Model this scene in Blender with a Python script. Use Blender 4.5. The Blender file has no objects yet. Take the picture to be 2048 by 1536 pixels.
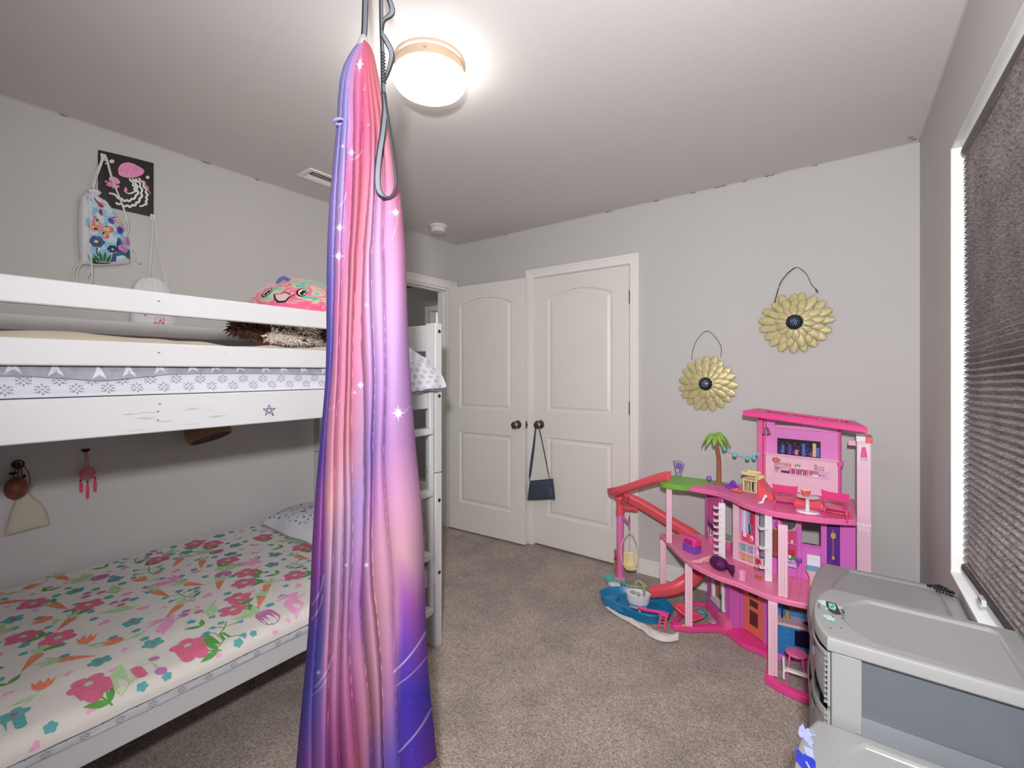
import bpy, bmesh, math, random
from mathutils import Vector, Matrix, noise, Quaternion
from mathutils.geometry import tessellate_polygon
random.seed(7)
scene = bpy.context.scene
COL = scene.collection
PI = math.pi
rad = math.radians
sin, cos = math.sin, math.cos
XL, XR, YB, ZC = -2.716, 0.311, 2.914, 2.44      # left wall, window wall, back wall, ceiling

# ---------------------------------------------------------------- materials
def lin(c):
    c = [v / 255.0 for v in c]
    return tuple(v / 12.92 if v <= 0.04045 else ((v + 0.055) / 1.055) ** 2.4 for v in c) + (1.0,)

class NT:
    """small helper around a node tree"""
    def __init__(s, m):
        s.t = m.node_tree; s.n = s.t.nodes; s.l = s.t.links
        s.bsdf = s.n.get('Principled BSDF')
    def node(s, kind, **kw):
        n = s.n.new(kind)
        for k, v in kw.items():
            if k in n.inputs.keys(): n.inputs[k].default_value = v
            else: setattr(n, k, v)
        return n
    def link(s, a, b): s.l.new(a, b)
    def math(s, op, a, b=None, clamp=False):
        n = s.n.new('ShaderNodeMath'); n.operation = op; n.use_clamp = clamp
        for i, v in enumerate((a, b)):
            if v is None: continue
            if isinstance(v, (int, float)): n.inputs[i].default_value = v
            else: s.l.new(v, n.inputs[i])
        return n.outputs[0]

def mat(name, rgb, rough=0.5, metal=0.0, var=0.0, vscale=8.0, bump=0.0, bscale=60.0, emit=0.0, coat=0.0, sheen=0.0, alpha=None, trans=0.0, spec=None, sss=0.0, detail=2.0):
    m = bpy.data.materials.new(name); m.use_nodes = True
    t = NT(m); b = t.bsdf
    base = lin(rgb)
    b.inputs['Base Color'].default_value = base
    b.inputs['Roughness'].default_value = rough
    b.inputs['Metallic'].default_value = metal
    if coat: b.inputs['Coat Weight'].default_value = coat
    if sheen: b.inputs['Sheen Weight'].default_value = sheen
    if trans: b.inputs['Transmission Weight'].default_value = trans
    if spec is not None: b.inputs['Specular IOR Level'].default_value = spec
    if alpha is not None: b.inputs['Alpha'].default_value = alpha
    if sss:
        b.inputs['Subsurface Weight'].default_value = sss; b.inputs['Subsurface Radius'].default_value = (.01, .006, .004)
    if emit:
        b.inputs['Emission Color'].default_value = base; b.inputs['Emission Strength'].default_value = emit
    tc = t.node('ShaderNodeTexCoord')
    if var:
        nz = t.node('ShaderNodeTexNoise', Scale=vscale, Detail=detail)
        t.link(tc.outputs['Object'], nz.inputs['Vector'])
        r = t.node('ShaderNodeValToRGB')
        d = tuple(max(0, c * (1 - var)) for c in base[:3]) + (1,)
        e = tuple(min(1, c * (1 + var)) for c in base[:3]) + (1,)
        r.color_ramp.elements[0].position = .3; r.color_ramp.elements[1].position = .7
        r.color_ramp.elements[0].color = d; r.color_ramp.elements[1].color = e
        t.link(nz.outputs[0], r.inputs[0]); t.link(r.outputs[0], b.inputs['Base Color'])
    if bump:
        nz = t.node('ShaderNodeTexNoise', Scale=bscale, Detail=3.0)
        t.link(tc.outputs['Object'], nz.inputs['Vector'])
        bp = t.node('ShaderNodeBump', Strength=bump, Distance=0.01)
        t.link(nz.outputs[0], bp.inputs['Height']); t.link(bp.outputs[0], b.inputs['Normal'])
    return m

# ---------------------------------------------------------------- mesh builder
WORLD = {}      # origin (world) of every thing / part that may own children
def V(*a): return Vector(a)

class MB:
    def __init__(s): s.v = []; s.f = []; s.m = []; s.uv = None
    def add(s, vs, fs, m=0):
        o = len(s.v); s.v += [tuple(p) for p in vs]
        for f in fs: s.f.append(tuple(i + o for i in f)); s.m.append(m)
        return s
    def box(s, x0, x1, y0, y1, z0, z1, m=0):
        vs = [(x0, y0, z0), (x1, y0, z0), (x1, y1, z0), (x0, y1, z0), (x0, y0, z1), (x1, y0, z1), (x1, y1, z1), (x0, y1, z1)]
        return s.add(vs, [(0, 3, 2, 1), (4, 5, 6, 7), (0, 1, 5, 4), (1, 2, 6, 5), (2, 3, 7, 6), (3, 0, 4, 7)], m)
    def obox(s, c, size, M=None, m=0):
        """oriented box: centre, full sizes, rotation (Matrix 3x3 or z angle)"""
        if M is None: M = Matrix.Identity(3)
        elif isinstance(M, (int, float)): M = Matrix.Rotation(M, 3, 'Z')
        a, b, d = (q / 2 for q in size); c = Vector(c)
        vs = [c + M @ Vector(p) for p in [(-a, -b, -d), (a, -b, -d), (a, b, -d), (-a, b, -d), (-a, -b, d), (a, -b, d), (a, b, d), (-a, b, d)]]
        return s.add(vs, [(0, 3, 2, 1), (4, 5, 6, 7), (0, 1, 5, 4), (1, 2, 6, 5), (2, 3, 7, 6), (3, 0, 4, 7)], m)
    def hexa(s, p8, m=0):
        return s.add(p8, [(0, 3, 2, 1), (4, 5, 6, 7), (0, 1, 5, 4), (1, 2, 6, 5), (2, 3, 7, 6), (3, 0, 4, 7)], m)
    def prism(s, poly, z0, z1, m=0, fn=None):
        """extrude a 2D outline; fn(x,y,z)->3D"""
        fn = fn or (lambda x, y, z: (x, y, z)); n = len(poly)
        area = sum(poly[i][0] * poly[(i + 1) % n][1] - poly[(i + 1) % n][0] * poly[i][1] for i in range(n))
        if area < 0: poly = poly[::-1]
        vs = [fn(x, y, z0) for x, y in poly] + [fn(x, y, z1) for x, y in poly]
        fs = [tuple(range(n - 1, -1, -1)), tuple(range(n, 2 * n))] + [(i, (i + 1) % n, n + (i + 1) % n, n + i) for i in range(n)]
        return s.add(vs, fs, m)
    def poly(s, pts, m=0): return s.add(pts, [tuple(range(len(pts)))], m)
    def tube(s, pts, r, seg=8, closed=False, m=0, prof=None, up=None):
        """sweep a circle (or a profile of (a,b) points) along a path"""
        P = [Vector(p) for p in pts]; n = len(P)
        rs = r if isinstance(r, (list, tuple)) else [r] * n
        prof = prof or [(cos(2 * PI * k / seg), sin(2 * PI * k / seg)) for k in range(seg)]
        K = len(prof); vs = []; nrm = None
        for i in range(n):
            a = P[(i - 1) % n] if (closed or i > 0) else P[i]
            b = P[(i + 1) % n] if (closed or i < n - 1) else P[i]
            t = (b - a)
            if t.length < 1e-9: t = Vector((0, 0, 1))
            t.normalize()
            if up is not None:
                u = Vector(up(i) if callable(up) else up); nrm = u - t * u.dot(t)
            elif nrm is None:
                u = Vector((0, 0, 1)) if abs(t.z) < .9 else Vector((1, 0, 0)); nrm = u - t * u.dot(t)
            else: nrm = nrm - t * nrm.dot(t)
            if nrm.length < 1e-6: nrm = t.orthogonal()
            nrm = nrm.normalized(); bi = t.cross(nrm)
            for a_, b_ in prof: vs.append(P[i] + bi * (a_ * rs[i]) + nrm * (b_ * rs[i]))
        fs = []
        for i in range(n if closed else n - 1):
            j = (i + 1) % n
            for k in range(K): fs.append((i * K + k, i * K + (k + 1) % K, j * K + (k + 1) % K, j * K + k))
        if not closed: fs += [tuple(range(K - 1, -1, -1)), tuple((n - 1) * K + k for k in range(K))]
        return s.add(vs, fs, m)
    def lathe(s, prof, c=(0, 0, 0), seg=24, m=0, M=None, sx=1, sy=1):
        c = Vector(c); n = len(prof); vs = []
        for k in range(seg):
            a = 2 * PI * k / seg
            for r_, z in prof:
                p = Vector((r_ * cos(a) * sx, r_ * sin(a) * sy, z)); vs.append(c + (M @ p if M else p))
        fs = []
        for k in range(seg):
            k2 = (k + 1) % seg
            for i in range(n - 1): fs.append((k * n + i, k2 * n + i, k2 * n + i + 1, k * n + i + 1))
        if prof[0][0] > 1e-6: fs.append(tuple(k * n for k in range(seg - 1, -1, -1)))
        if prof[-1][0] > 1e-6: fs.append(tuple(k * n + n - 1 for k in range(seg)))
        return s.add(vs, fs, m)
    def ball(s, c, r, seg=16, rings=10, m=0, M=None, fn=None):
        c = Vector(c); r = Vector((r, r, r)) if isinstance(r, (int, float)) else Vector(r); vs = []
        for i in range(rings + 1):
            th = PI * i / rings
            for k in range(seg):
                ph = 2 * PI * k / seg
                d = Vector((sin(th) * cos(ph), sin(th) * sin(ph), cos(th)))
                p = Vector((d.x * r.x, d.y * r.y, d.z * r.z))
                if fn: p = fn(p, d)
                vs.append(c + (M @ p if M else p))
        fs = []
        for i in range(rings):
            for k in range(seg):
                k2 = (k + 1) % seg
                fs.append((i * seg + k, (i + 1) * seg + k, (i + 1) * seg + k2, i * seg + k2))
        return s.add(vs, fs, m)
    def grid(s, fn, nu, nv, m=0, wrap=False):
        vs = [fn(i / nu, j / nv) for j in range(nv + 1) for i in range(nu + 1)]; w = nu + 1
        fs = [(j * w + i, j * w + i + 1, (j + 1) * w + i + 1, (j + 1) * w + i) for j in range(nv) for i in range(nu)]
        return s.add(vs, fs, m)
    def shapes(s, shp, fn, mi, x=0, y=0, sc=1, rot=0, off=0.0008, step=0.0003, flip=False, sub=0):
        """print flat 2D shapes [(colour, outline)] on a surface fn(u,v,off)"""
        c_, s_ = cos(rot), sin(rot)
        for k, (col, pl) in enumerate(shp):
            q = [(x + sc * ((-px if flip else px) * c_ - py * s_), y + sc * ((-px if flip else px) * s_ + py * c_)) for px, py in pl]
            vs = [fn(a, b, off + step * k) for a, b in q]
            try: tr = tessellate_polygon([[Vector((a, b, 0)) for a, b in q]])
            except Exception: continue
            fs = []
            for t in tr:
                a, b, c = (q[i] for i in t)
                ar = (b[0] - a[0]) * (c[1] - a[1]) - (c[0] - a[0]) * (b[1] - a[1])
                fs.append(tuple(t) if ar > 0 else tuple(t[::-1]))
            for _ in range(sub):                                  # finer triangles so the print follows a curved surface
                mid = {}; f2 = []
                def mp(i, j):
                    k_ = (min(i, j), max(i, j))
                    if k_ not in mid: mid[k_] = len(q); q.append(((q[i][0] + q[j][0]) / 2, (q[i][1] + q[j][1]) / 2))
                    return mid[k_]
                for a, b, c in fs: ab, bc_, ca = mp(a, b), mp(b, c), mp(c, a); f2 += [(a, ab, ca), (ab, b, bc_), (ca, bc_, c), (ab, bc_, ca)]
                fs = f2
            if sub: vs = [fn(a, b, off + step * k) for a, b in q]
            s.add(vs, fs, mi[col])
    def build(s, name, mats, parent=None, loc=None, smooth=35, bevel=0, bseg=2, local=False, weld=False):
        me = bpy.data.meshes.new(name)
        if parent is not None: o = WORLD[parent.name]
        elif loc is not None: o = Vector(loc)
        else:
            xs = [p[0] for p in s.v]; ys = [p[1] for p in s.v]; zs = [p[2] for p in s.v]
            o = Vector(((min(xs) + max(xs)) / 2, (min(ys) + max(ys)) / 2, min(zs)))
        vv = s.v if local else [(p[0] - o.x, p[1] - o.y, p[2] - o.z) for p in s.v]
        me.from_pydata(vv, [], s.f)
        mats = mats if isinstance(mats, (list, tuple)) else [mats]
        for m_ in mats: me.materials.append(m_)
        for p, mi in zip(me.polygons, s.m): p.material_index = mi
        if weld:
            bm = bmesh.new(); bm.from_mesh(me); bmesh.ops.remove_doubles(bm, verts=bm.verts, dist=1e-5)
            bmesh.ops.recalc_face_normals(bm, faces=bm.faces); bm.to_mesh(me); bm.free()
        if smooth:
            for p in me.polygons: p.use_smooth = True
            me.update(); me.set_sharp_from_angle(angle=rad(smooth))
        me.validate()
        ob = bpy.data.objects.new(name, me); COL.objects.link(ob)
        if parent is not None: ob.parent = parent
        else: ob.location = o
        WORLD[ob.name] = o
        if bevel:
            b = ob.modifiers.new('bevel', 'BEVEL'); b.width = bevel; b.segments = bseg; b.limit_method = 'ANGLE'; b.angle_limit = rad(40)
        return ob

def tag(o, label=None, cat=None, group=None, kind=None):
    if label: o['label'] = label
    if cat: o['category'] = cat
    if group: o['group'] = group
    if kind: o['kind'] = kind
    return o
def thing(name, label, cat, loc=(0, 0, 0), rotz=0, group=None):
    o = bpy.data.objects.new(name, None); COL.objects.link(o); o.empty_display_size = .05
    o.location = loc; o.rotation_euler = (0, 0, rotz); WORLD[o.name] = Vector(loc)
    return tag(o, label, cat, group)
def struct(name, mb, mats, **k): return tag(mb.build(name, mats, **k), kind='structure')
def copy_tree(o, label=None, loc=None, rotz=None):
    def rec(src, parent):
        c = src.copy(); COL.objects.link(c)
        if parent is not None: c.parent = parent
        for ch in src.children: rec(ch, c)
        return c
    c = rec(o, None)
    if label: c['label'] = label
    if loc is not None: c.location = loc
    if rotz is not None: c.rotation_euler = (0, 0, rotz)
    return c

# ---------------------------------------------------------------- flat shapes for printed patterns
def ell(cx, cy, a, b, n=14, rot=0):
    return [(cx + a * cos(t) * cos(rot) - b * sin(t) * sin(rot), cy + a * cos(t) * sin(rot) + b * sin(t) * cos(rot)) for t in (2 * PI * k / n for k in range(n))]
def strip(pts, w):
    """a line as a thin outline; w constant or list"""
    n = len(pts); ws = w if isinstance(w, (list, tuple)) else [w] * n; L = []; R_ = []
    for i in range(n):
        a = pts[max(0, i - 1)]; b = pts[min(n - 1, i + 1)]
        dx, dy = b[0] - a[0], b[1] - a[1]; l = math.hypot(dx, dy) or 1
        nx, ny = -dy / l * ws[i] / 2, dx / l * ws[i] / 2
        L.append((pts[i][0] + nx, pts[i][1] + ny)); R_.append((pts[i][0] - nx, pts[i][1] - ny))
    return L + R_[::-1]
def bez(p0, p1, p2, n=8):
    return [((1 - t) ** 2 * p0[0] + 2 * t * (1 - t) * p1[0] + t * t * p2[0], (1 - t) ** 2 * p0[1] + 2 * t * (1 - t) * p1[1] + t * t * p2[1]) for t in (k / n for k in range(n + 1))]
def leaf_shape(x0, y0, ang, ln, w):
    o = []
    for k in range(9): t = k / 8; o.append((t * ln, w / 2 * sin(PI * t ** .8)))
    for k in range(7, 0, -1): t = k / 8; o.append((t * ln, -w / 2 * sin(PI * t ** .8)))
    return [(x0 + a * cos(ang) - b * sin(ang), y0 + a * sin(ang) + b * cos(ang)) for a, b in o]
def flower(n, col, mid, r=.5, pw=.2, c=(0, 0), mr=.12, a0=0):
    s = [(col, ell(c[0] + r * .56 * cos(a0 + 2 * PI * k / n), c[1] + r * .56 * sin(a0 + 2 * PI * k / n), r * .46, pw, 10, a0 + 2 * PI * k / n)) for k in range(n)]
    return s + [(mid, ell(c[0], c[1], mr, mr, 8))]
def ribbon(n, pts): return pts
LAMP_EMIT, FLASH, SKY, SUN, EXPO = 20.0, 208.0, 5.0, 6.0, .06
SILK = .46
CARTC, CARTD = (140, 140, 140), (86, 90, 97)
# ---------------------------------------------------------------- shared materials
wall_m = mat('wall_paint', (196, 194, 193), .85, bump=.04, bscale=220, var=.012, vscale=2)
ceil_m = mat('ceiling_paint', (212, 209, 208), .9, bump=.08, bscale=160)
trim_m = mat('trim_paint', (236, 233, 230), .4, var=.01, vscale=3)
door_m = mat('door_paint', (228, 224, 219), .42, var=.012, vscale=2, bump=.02, bscale=300)
steel_m = mat('satin_nickel', (150, 140, 130), .28, 1.0, bump=.02, bscale=200)
dark_m = mat('dark_gap', (26, 25, 25), .7, var=.1, vscale=20)
wood_m = mat('white_bed_paint', (199, 199, 201), .42, var=.02, vscale=4, bump=.03, bscale=90)
blk_m = mat('dark_bolt', (52, 50, 50), .4, .6, var=.1, vscale=60)
bolt_m = mat('bolt_ring', (140, 138, 138), .35, .8, var=.05, vscale=90)

def carpet_material():
    m = bpy.data.materials.new('carpet'); m.use_nodes = True; t = NT(m); b = t.bsdf
    tc = t.node('ShaderNodeTexCoord')
    n1 = t.node('ShaderNodeTexNoise', Scale=170.0, Detail=3.0, Roughness=.7)
    n2 = t.node('ShaderNodeTexNoise', Scale=4.5, Detail=3.0, Roughness=.55)
    n3 = t.node('ShaderNodeTexVoronoi', Scale=190.0)
    for n in (n1, n2, n3): t.link(tc.outputs['Object'], n.inputs['Vector'])
    r1 = t.node('ShaderNodeValToRGB'); e = r1.color_ramp.elements
    e[0].position = .30; e[0].color = lin((110, 97, 90)); e[1].position = .72; e[1].color = lin((218, 202, 191))
    r2 = t.node('ShaderNodeValToRGB'); e = r2.color_ramp.elements
    e[0].position = .36; e[0].color = (.80, .80, .81, 1); e[1].position = .60; e[1].color = (1.04, 1.03, 1.02, 1)
    t.link(n1.outputs[0], r1.inputs[0]); t.link(n2.outputs[0], r2.inputs[0])
    mx = t.node('ShaderNodeMixRGB'); mx.blend_type = 'MULTIPLY'; mx.inputs[0].default_value = 1
    t.link(r1.outputs[0], mx.inputs[1]); t.link(r2.outputs[0], mx.inputs[2]); t.link(mx.outputs[0], b.inputs['Base Color'])
    ad = t.math('ADD', n1.outputs[0], n3.outputs[0])
    bp = t.node('ShaderNodeBump', Strength=.5, Distance=.008); t.link(ad, bp.inputs['Height']); t.link(bp.outputs[0], b.inputs['Normal'])
    b.inputs['Roughness'].default_value = 1; b.inputs['Specular IOR Level'].default_value = .1; b.inputs['Sheen Weight'].default_value = .15
    return m
carpet_m = carpet_material()

# ---------------------------------------------------------------- room shell
b = MB(); b.box(-6.2, .5, -1.6, 6.0, -.12, 0); struct('floor', b, carpet_m)
b = MB(); b.box(XL - .12, XR + .14, -1.6, YB + .12, ZC, ZC + .1); struct('ceiling', b, ceil_m)
DY0, DY1, DZ = 2.04, 2.815, 2.045        # doorway to the hall in the left wall
b = MB(); b.box(XL - .12, XL, -1.6, DY0, 0, ZC); b.box(XL - .12, XL, DY1, YB + .12, 0, ZC); b.box(XL - .12, XL, DY0, DY1, DZ, ZC)
struct('wall_left', b, wall_m)
CI0, CI1, CT = -1.914, -1.138, 2.056
b = MB(); b.box(XL, CI0, YB, YB + .12, 0, ZC); b.box(CI1, XR + .14, YB, YB + .12, 0, ZC); b.box(CI0, CI1, YB, YB + .12, CT, ZC); struct('wall_back', b, wall_m)
b = MB(); b.box(CI0 - .02, CI1 + .02, YB + .121, YB + .16, 0, 2.2); struct('wall_closet', b, wall_m)
WY0, WY1, WZ0, WZ1 = .30, 2.165, .632, 2.104
b = MB(); T = XR + .14
b.box(XR, T, -1.6, WY0, 0, ZC); b.box(XR, T, WY1, YB, 0, ZC); b.box(XR, T, WY0, WY1, 0, WZ0); b.box(XR, T, WY0, WY1, WZ1, ZC)
struct('wall_right', b, wall_m)
b = MB(); b.box(XL - .12, T, -1.72, -1.6, 0, ZC); struct('wall_front', b, wall_m)
# torn paint along the ceiling corners: thin dark slits in the caulk
slit_m = mat('torn_caulk', (120, 114, 110), .9, var=.2, vscale=40)
caulk_m = mat('caulk_line', (196, 193, 190), .8, var=.03, vscale=30)
b = MB()
b.box(XL, XR, YB - .004, YB, ZC - .004, ZC - .0005, 0); b.box(XL, XL + .004, -1.5, YB, ZC - .004, ZC - .0005, 0); b.box(XR - .004, XR, -1.5, YB, ZC - .004, ZC - .0005, 0)
b.box(XL, XL + .004, YB - .004, YB, 2.12, ZC, 0)
for x, w in [(-.35, .05), (-.46, .022), (-.62, .07), (-.75, .03), (-.98, .035), (-1.32, .05), (-.12, .02), (-2.2, .03)]:
    b.add([(x, YB - .0045, ZC - .002), (x + w * .3, YB - .0045, ZC - .009), (x + w * .6, YB - .0045, ZC - .005), (x + w, YB - .0045, ZC - .008), (x + w * 1.1, YB - .0045, ZC - .001)], [(0, 1, 2, 3, 4)], 1)
for y, w in [(.42, .03), (.95, .05), (1.22, .03), (.03, .02)]:
    b.add([(XL + .0045, y, ZC - .002), (XL + .0045, y + w * .4, ZC - .008), (XL + .0045, y + w, ZC - .005), (XL + .0045, y + w, ZC - .001)], [(0, 3, 2, 1)], 1)
for x, y in [(.27, 2.84), (.285, 2.87)]: b.ball((x, y, ZC), (.012, .007, .0015), 8, 4, 1)
struct('trim_1', b, [caulk_m, slit_m])

# hallway beyond the open door
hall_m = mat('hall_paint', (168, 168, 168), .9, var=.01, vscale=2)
b = MB()
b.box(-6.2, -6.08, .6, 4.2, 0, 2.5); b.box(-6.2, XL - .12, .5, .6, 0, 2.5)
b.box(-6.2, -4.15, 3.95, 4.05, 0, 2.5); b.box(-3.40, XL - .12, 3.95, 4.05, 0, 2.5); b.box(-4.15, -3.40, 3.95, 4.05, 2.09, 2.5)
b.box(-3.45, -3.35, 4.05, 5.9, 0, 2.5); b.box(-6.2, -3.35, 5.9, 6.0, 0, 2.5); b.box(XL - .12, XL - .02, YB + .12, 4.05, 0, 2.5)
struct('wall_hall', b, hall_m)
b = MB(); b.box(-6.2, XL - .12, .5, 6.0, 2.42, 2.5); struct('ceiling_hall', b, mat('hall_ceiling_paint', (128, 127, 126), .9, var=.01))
b = MB()
b.box(-4.215, -4.15, 3.935, 3.95, 0, 2.15); b.box(-3.40, -3.335, 3.935, 3.95, 0, 2.15); b.box(-4.15, -3.40, 3.935, 3.95, 2.085, 2.15)
b.box(-4.15, -4.13, 3.95, 4.05, 0, 2.085); b.box(-3.42, -3.40, 3.95, 4.05, 0, 2.085)
struct('trim_2', b, trim_m, bevel=.004)
curt_m = mat('pale_green_curtain', (196, 214, 196), .9, var=.1, vscale=3)
b = MB(); b.grid(lambda u, v: (-4.3 + .95 * u, 4.75 + .03 * sin(u * 40), .1 + 2.0 * v), 80, 2)
tag(b.build('shower_curtain', curt_m), 'pale green curtain seen through the doorway across the hall', 'curtain')
b = MB(); b.tube([(-4.5, 4.75, 2.12), (-3.35, 4.75, 2.12)], .012, 8)
tag(b.build('curtain_rod', steel_m), 'rod carrying the pale green curtain across the hall', 'curtain rod')

# ---------------------------------------------------------------- window with pleated shade
b = MB()
b.box(T - .05, T - .01, WY0, WY0 + .05, WZ0, WZ1); b.box(T - .05, T - .01, WY1 - .05, WY1, WZ0, WZ1); b.box(T - .05, T - .01, WY0, WY1, WZ0, WZ0 + .05)
b.box(T - .05, T - .01, WY0, WY1, WZ1 - .05, WZ1); b.box(T - .055, T - .01, WY0, WY1, 1.34, 1.39)
win = tag(b.build('window_1', trim_m, bevel=.004), kind='structure')
def glass_material():
    m = bpy.data.materials.new('window_glass'); m.use_nodes = True; t = NT(m); t.n.remove(t.bsdf)
    gl = t.node('ShaderNodeBsdfGlossy', Roughness=.02); tr = t.node('ShaderNodeBsdfTransparent'); fr = t.node('ShaderNodeFresnel', IOR=1.3); mx = t.node('ShaderNodeMixShader')
    t.link(fr.outputs[0], mx.inputs[0]); t.link(tr.outputs[0], mx.inputs[1]); t.link(gl.outputs[0], mx.inputs[2]); t.link(mx.outputs[0], t.n['Material Output'].inputs[0])
    return m
b = MB(); b.box(T - .034, T - .03, WY0 + .05, WY1 - .05, WZ0 + .05, WZ1 - .05); b.build('pane', glass_material(), win)
reveal_m = mat('window_reveal_paint', (232, 233, 232), .5, var=.01, vscale=3)
b = MB(); b.box(XR + .001, T - .05, WY1 - .003, WY1, WZ0, WZ1); b.box(XR + .001, T - .05, WY0, WY0 + .003, WZ0, WZ1); b.box(XR + .001, T - .05, WY0, WY1, WZ1 - .003, WZ1)
b.box(XR - .002, T - .05, WY0 - .005, WY1 + .002, WZ0 - .004, WZ0 + .004)
b.build('window_sill', reveal_m, win)

def shade_material():
    m = bpy.data.materials.new('pleated_shade_fabric'); m.use_nodes = True; t = NT(m); b = t.bsdf
    tc = t.node('ShaderNodeTexCoord'); mp = t.node('ShaderNodeMapping'); mp.inputs['Scale'].default_value = (60, 60, 240); t.link(tc.outputs['Object'], mp.inputs[0])
    n1 = t.node('ShaderNodeTexNoise', Scale=1.0, Detail=4.0, Roughness=.7); t.link(mp.outputs[0], n1.inputs['Vector'])
    n2 = t.node('ShaderNodeTexNoise', Scale=7.0, Detail=2.0); t.link(tc.outputs['Object'], n2.inputs['Vector'])
    r = t.node('ShaderNodeValToRGB'); e = r.color_ramp.elements; e[0].position = .33; e[0].color = lin((120, 109, 109)); e[1].position = .72; e[1].color = lin((202, 192, 192))
    t.link(n1.outputs[0], r.inputs[0]); mx = t.node('ShaderNodeMixRGB'); mx.blend_type = 'MULTIPLY'; mx.inputs[0].default_value = .6
    t.link(r.outputs[0], mx.inputs[1]); t.link(n2.outputs[0], mx.inputs[2]); t.link(mx.outputs[0], b.inputs['Base Color']); b.inputs['Roughness'].default_value = .95; b.inputs['Specular IOR Level'].default_value = .1
    # a little daylight comes through the cloth
    tl = t.node('ShaderNodeBsdfTranslucent'); t.link(mx.outputs[0], tl.inputs[0]); ms = t.node('ShaderNodeMixShader'); ms.inputs[0].default_value = .15
    t.link(b.outputs[0], ms.inputs[1]); t.link(tl.outputs[0], ms.inputs[2]); t.link(ms.outputs[0], t.n['Material Output'].inputs[0])
    return m
shade_m = shade_material()
SX, SY1, SY0 = XR + .028, 2.098, .36
shade = thing('pleated_shade', 'dark grey pleated shade pulled down over the bright window', 'window shade', (SX, 1.2, .70))
rail_m = mat('shade_rail', (92, 86, 84), .45, .3, var=.03, vscale=20)
b = MB(); b.tube([(SX + .004, SY0, 2.066), (SX + .004, SY1 - .0, 2.066)], 1, m=0, up=(0, 0, 1), prof=[(.016 * cos(a), .021 * sin(a)) for a in (2 * PI * k / 16 for k in range(16))])
b.build('head_rail', rail_m, shade)
def zbot(y): return .676 + .030 * (SY1 - y) / .62            # the shade hangs a little skewed
NP = 66
b = MB(); rows = []
for k in range(NP * 2 + 1):
    f = k / (NP * 2); g = f - .055 * sin(PI * f) * f               # pleats crowd together at the bottom
    dx = .008 if k % 2 else -.004
    if k % 2 == 0: dx = -.007
    rows.append((dx, g))
vs = []; ny = 24
for dx, g in rows:
    for i in range(ny + 1):
        y = SY1 - (SY1 - SY0) * i / ny; z = 2.05 + (zbot(y) + .012 - 2.05) * g
        vs.append((SX + dx + .002 * noise.noise((y * 3, z * 4, 3.1)), y + (.0012 if dx < 0 else 0), z))
fs = [(j * (ny + 1) + i, j * (ny + 1) + i + 1, (j + 1) * (ny + 1) + i + 1, (j + 1) * (ny + 1) + i) for j in range(len(rows) - 1) for i in range(ny)]
b.add(vs, fs); b.build('shade_cloth', shade_m, shade, smooth=0)
b = MB(); b.hexa([(SX - .012, SY1, zbot(SY1) - .006), (SX + .012, SY1, zbot(SY1) - .006), (SX + .012, SY0, zbot(SY0) - .006), (SX - .012, SY0, zbot(SY0) - .006),
                  (SX - .012, SY1, zbot(SY1) + .014), (SX + .012, SY1, zbot(SY1) + .014), (SX + .012, SY0, zbot(SY0) + .014), (SX - .012, SY0, zbot(SY0) + .014)])
b.build('bottom_rail', mat('shade_bottom_rail', (58, 54, 53), .5, var=.05, vscale=30), shade, bevel=.003)
b = MB(); yy = 1.80; b.box(SX - .022, SX - .011, yy - .022, yy + .022, zbot(yy) - .014, zbot(yy) + .004); b.box(SX - .024, SX - .020, yy - .022, yy + .022, zbot(yy) - .018, zbot(yy) - .012)
tag(b.build('pull_handle', mat('clear_plastic', (205, 212, 212), .15, coat=.5, var=.05), shade, bevel=.002), 'clear plastic pull handle')

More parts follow.
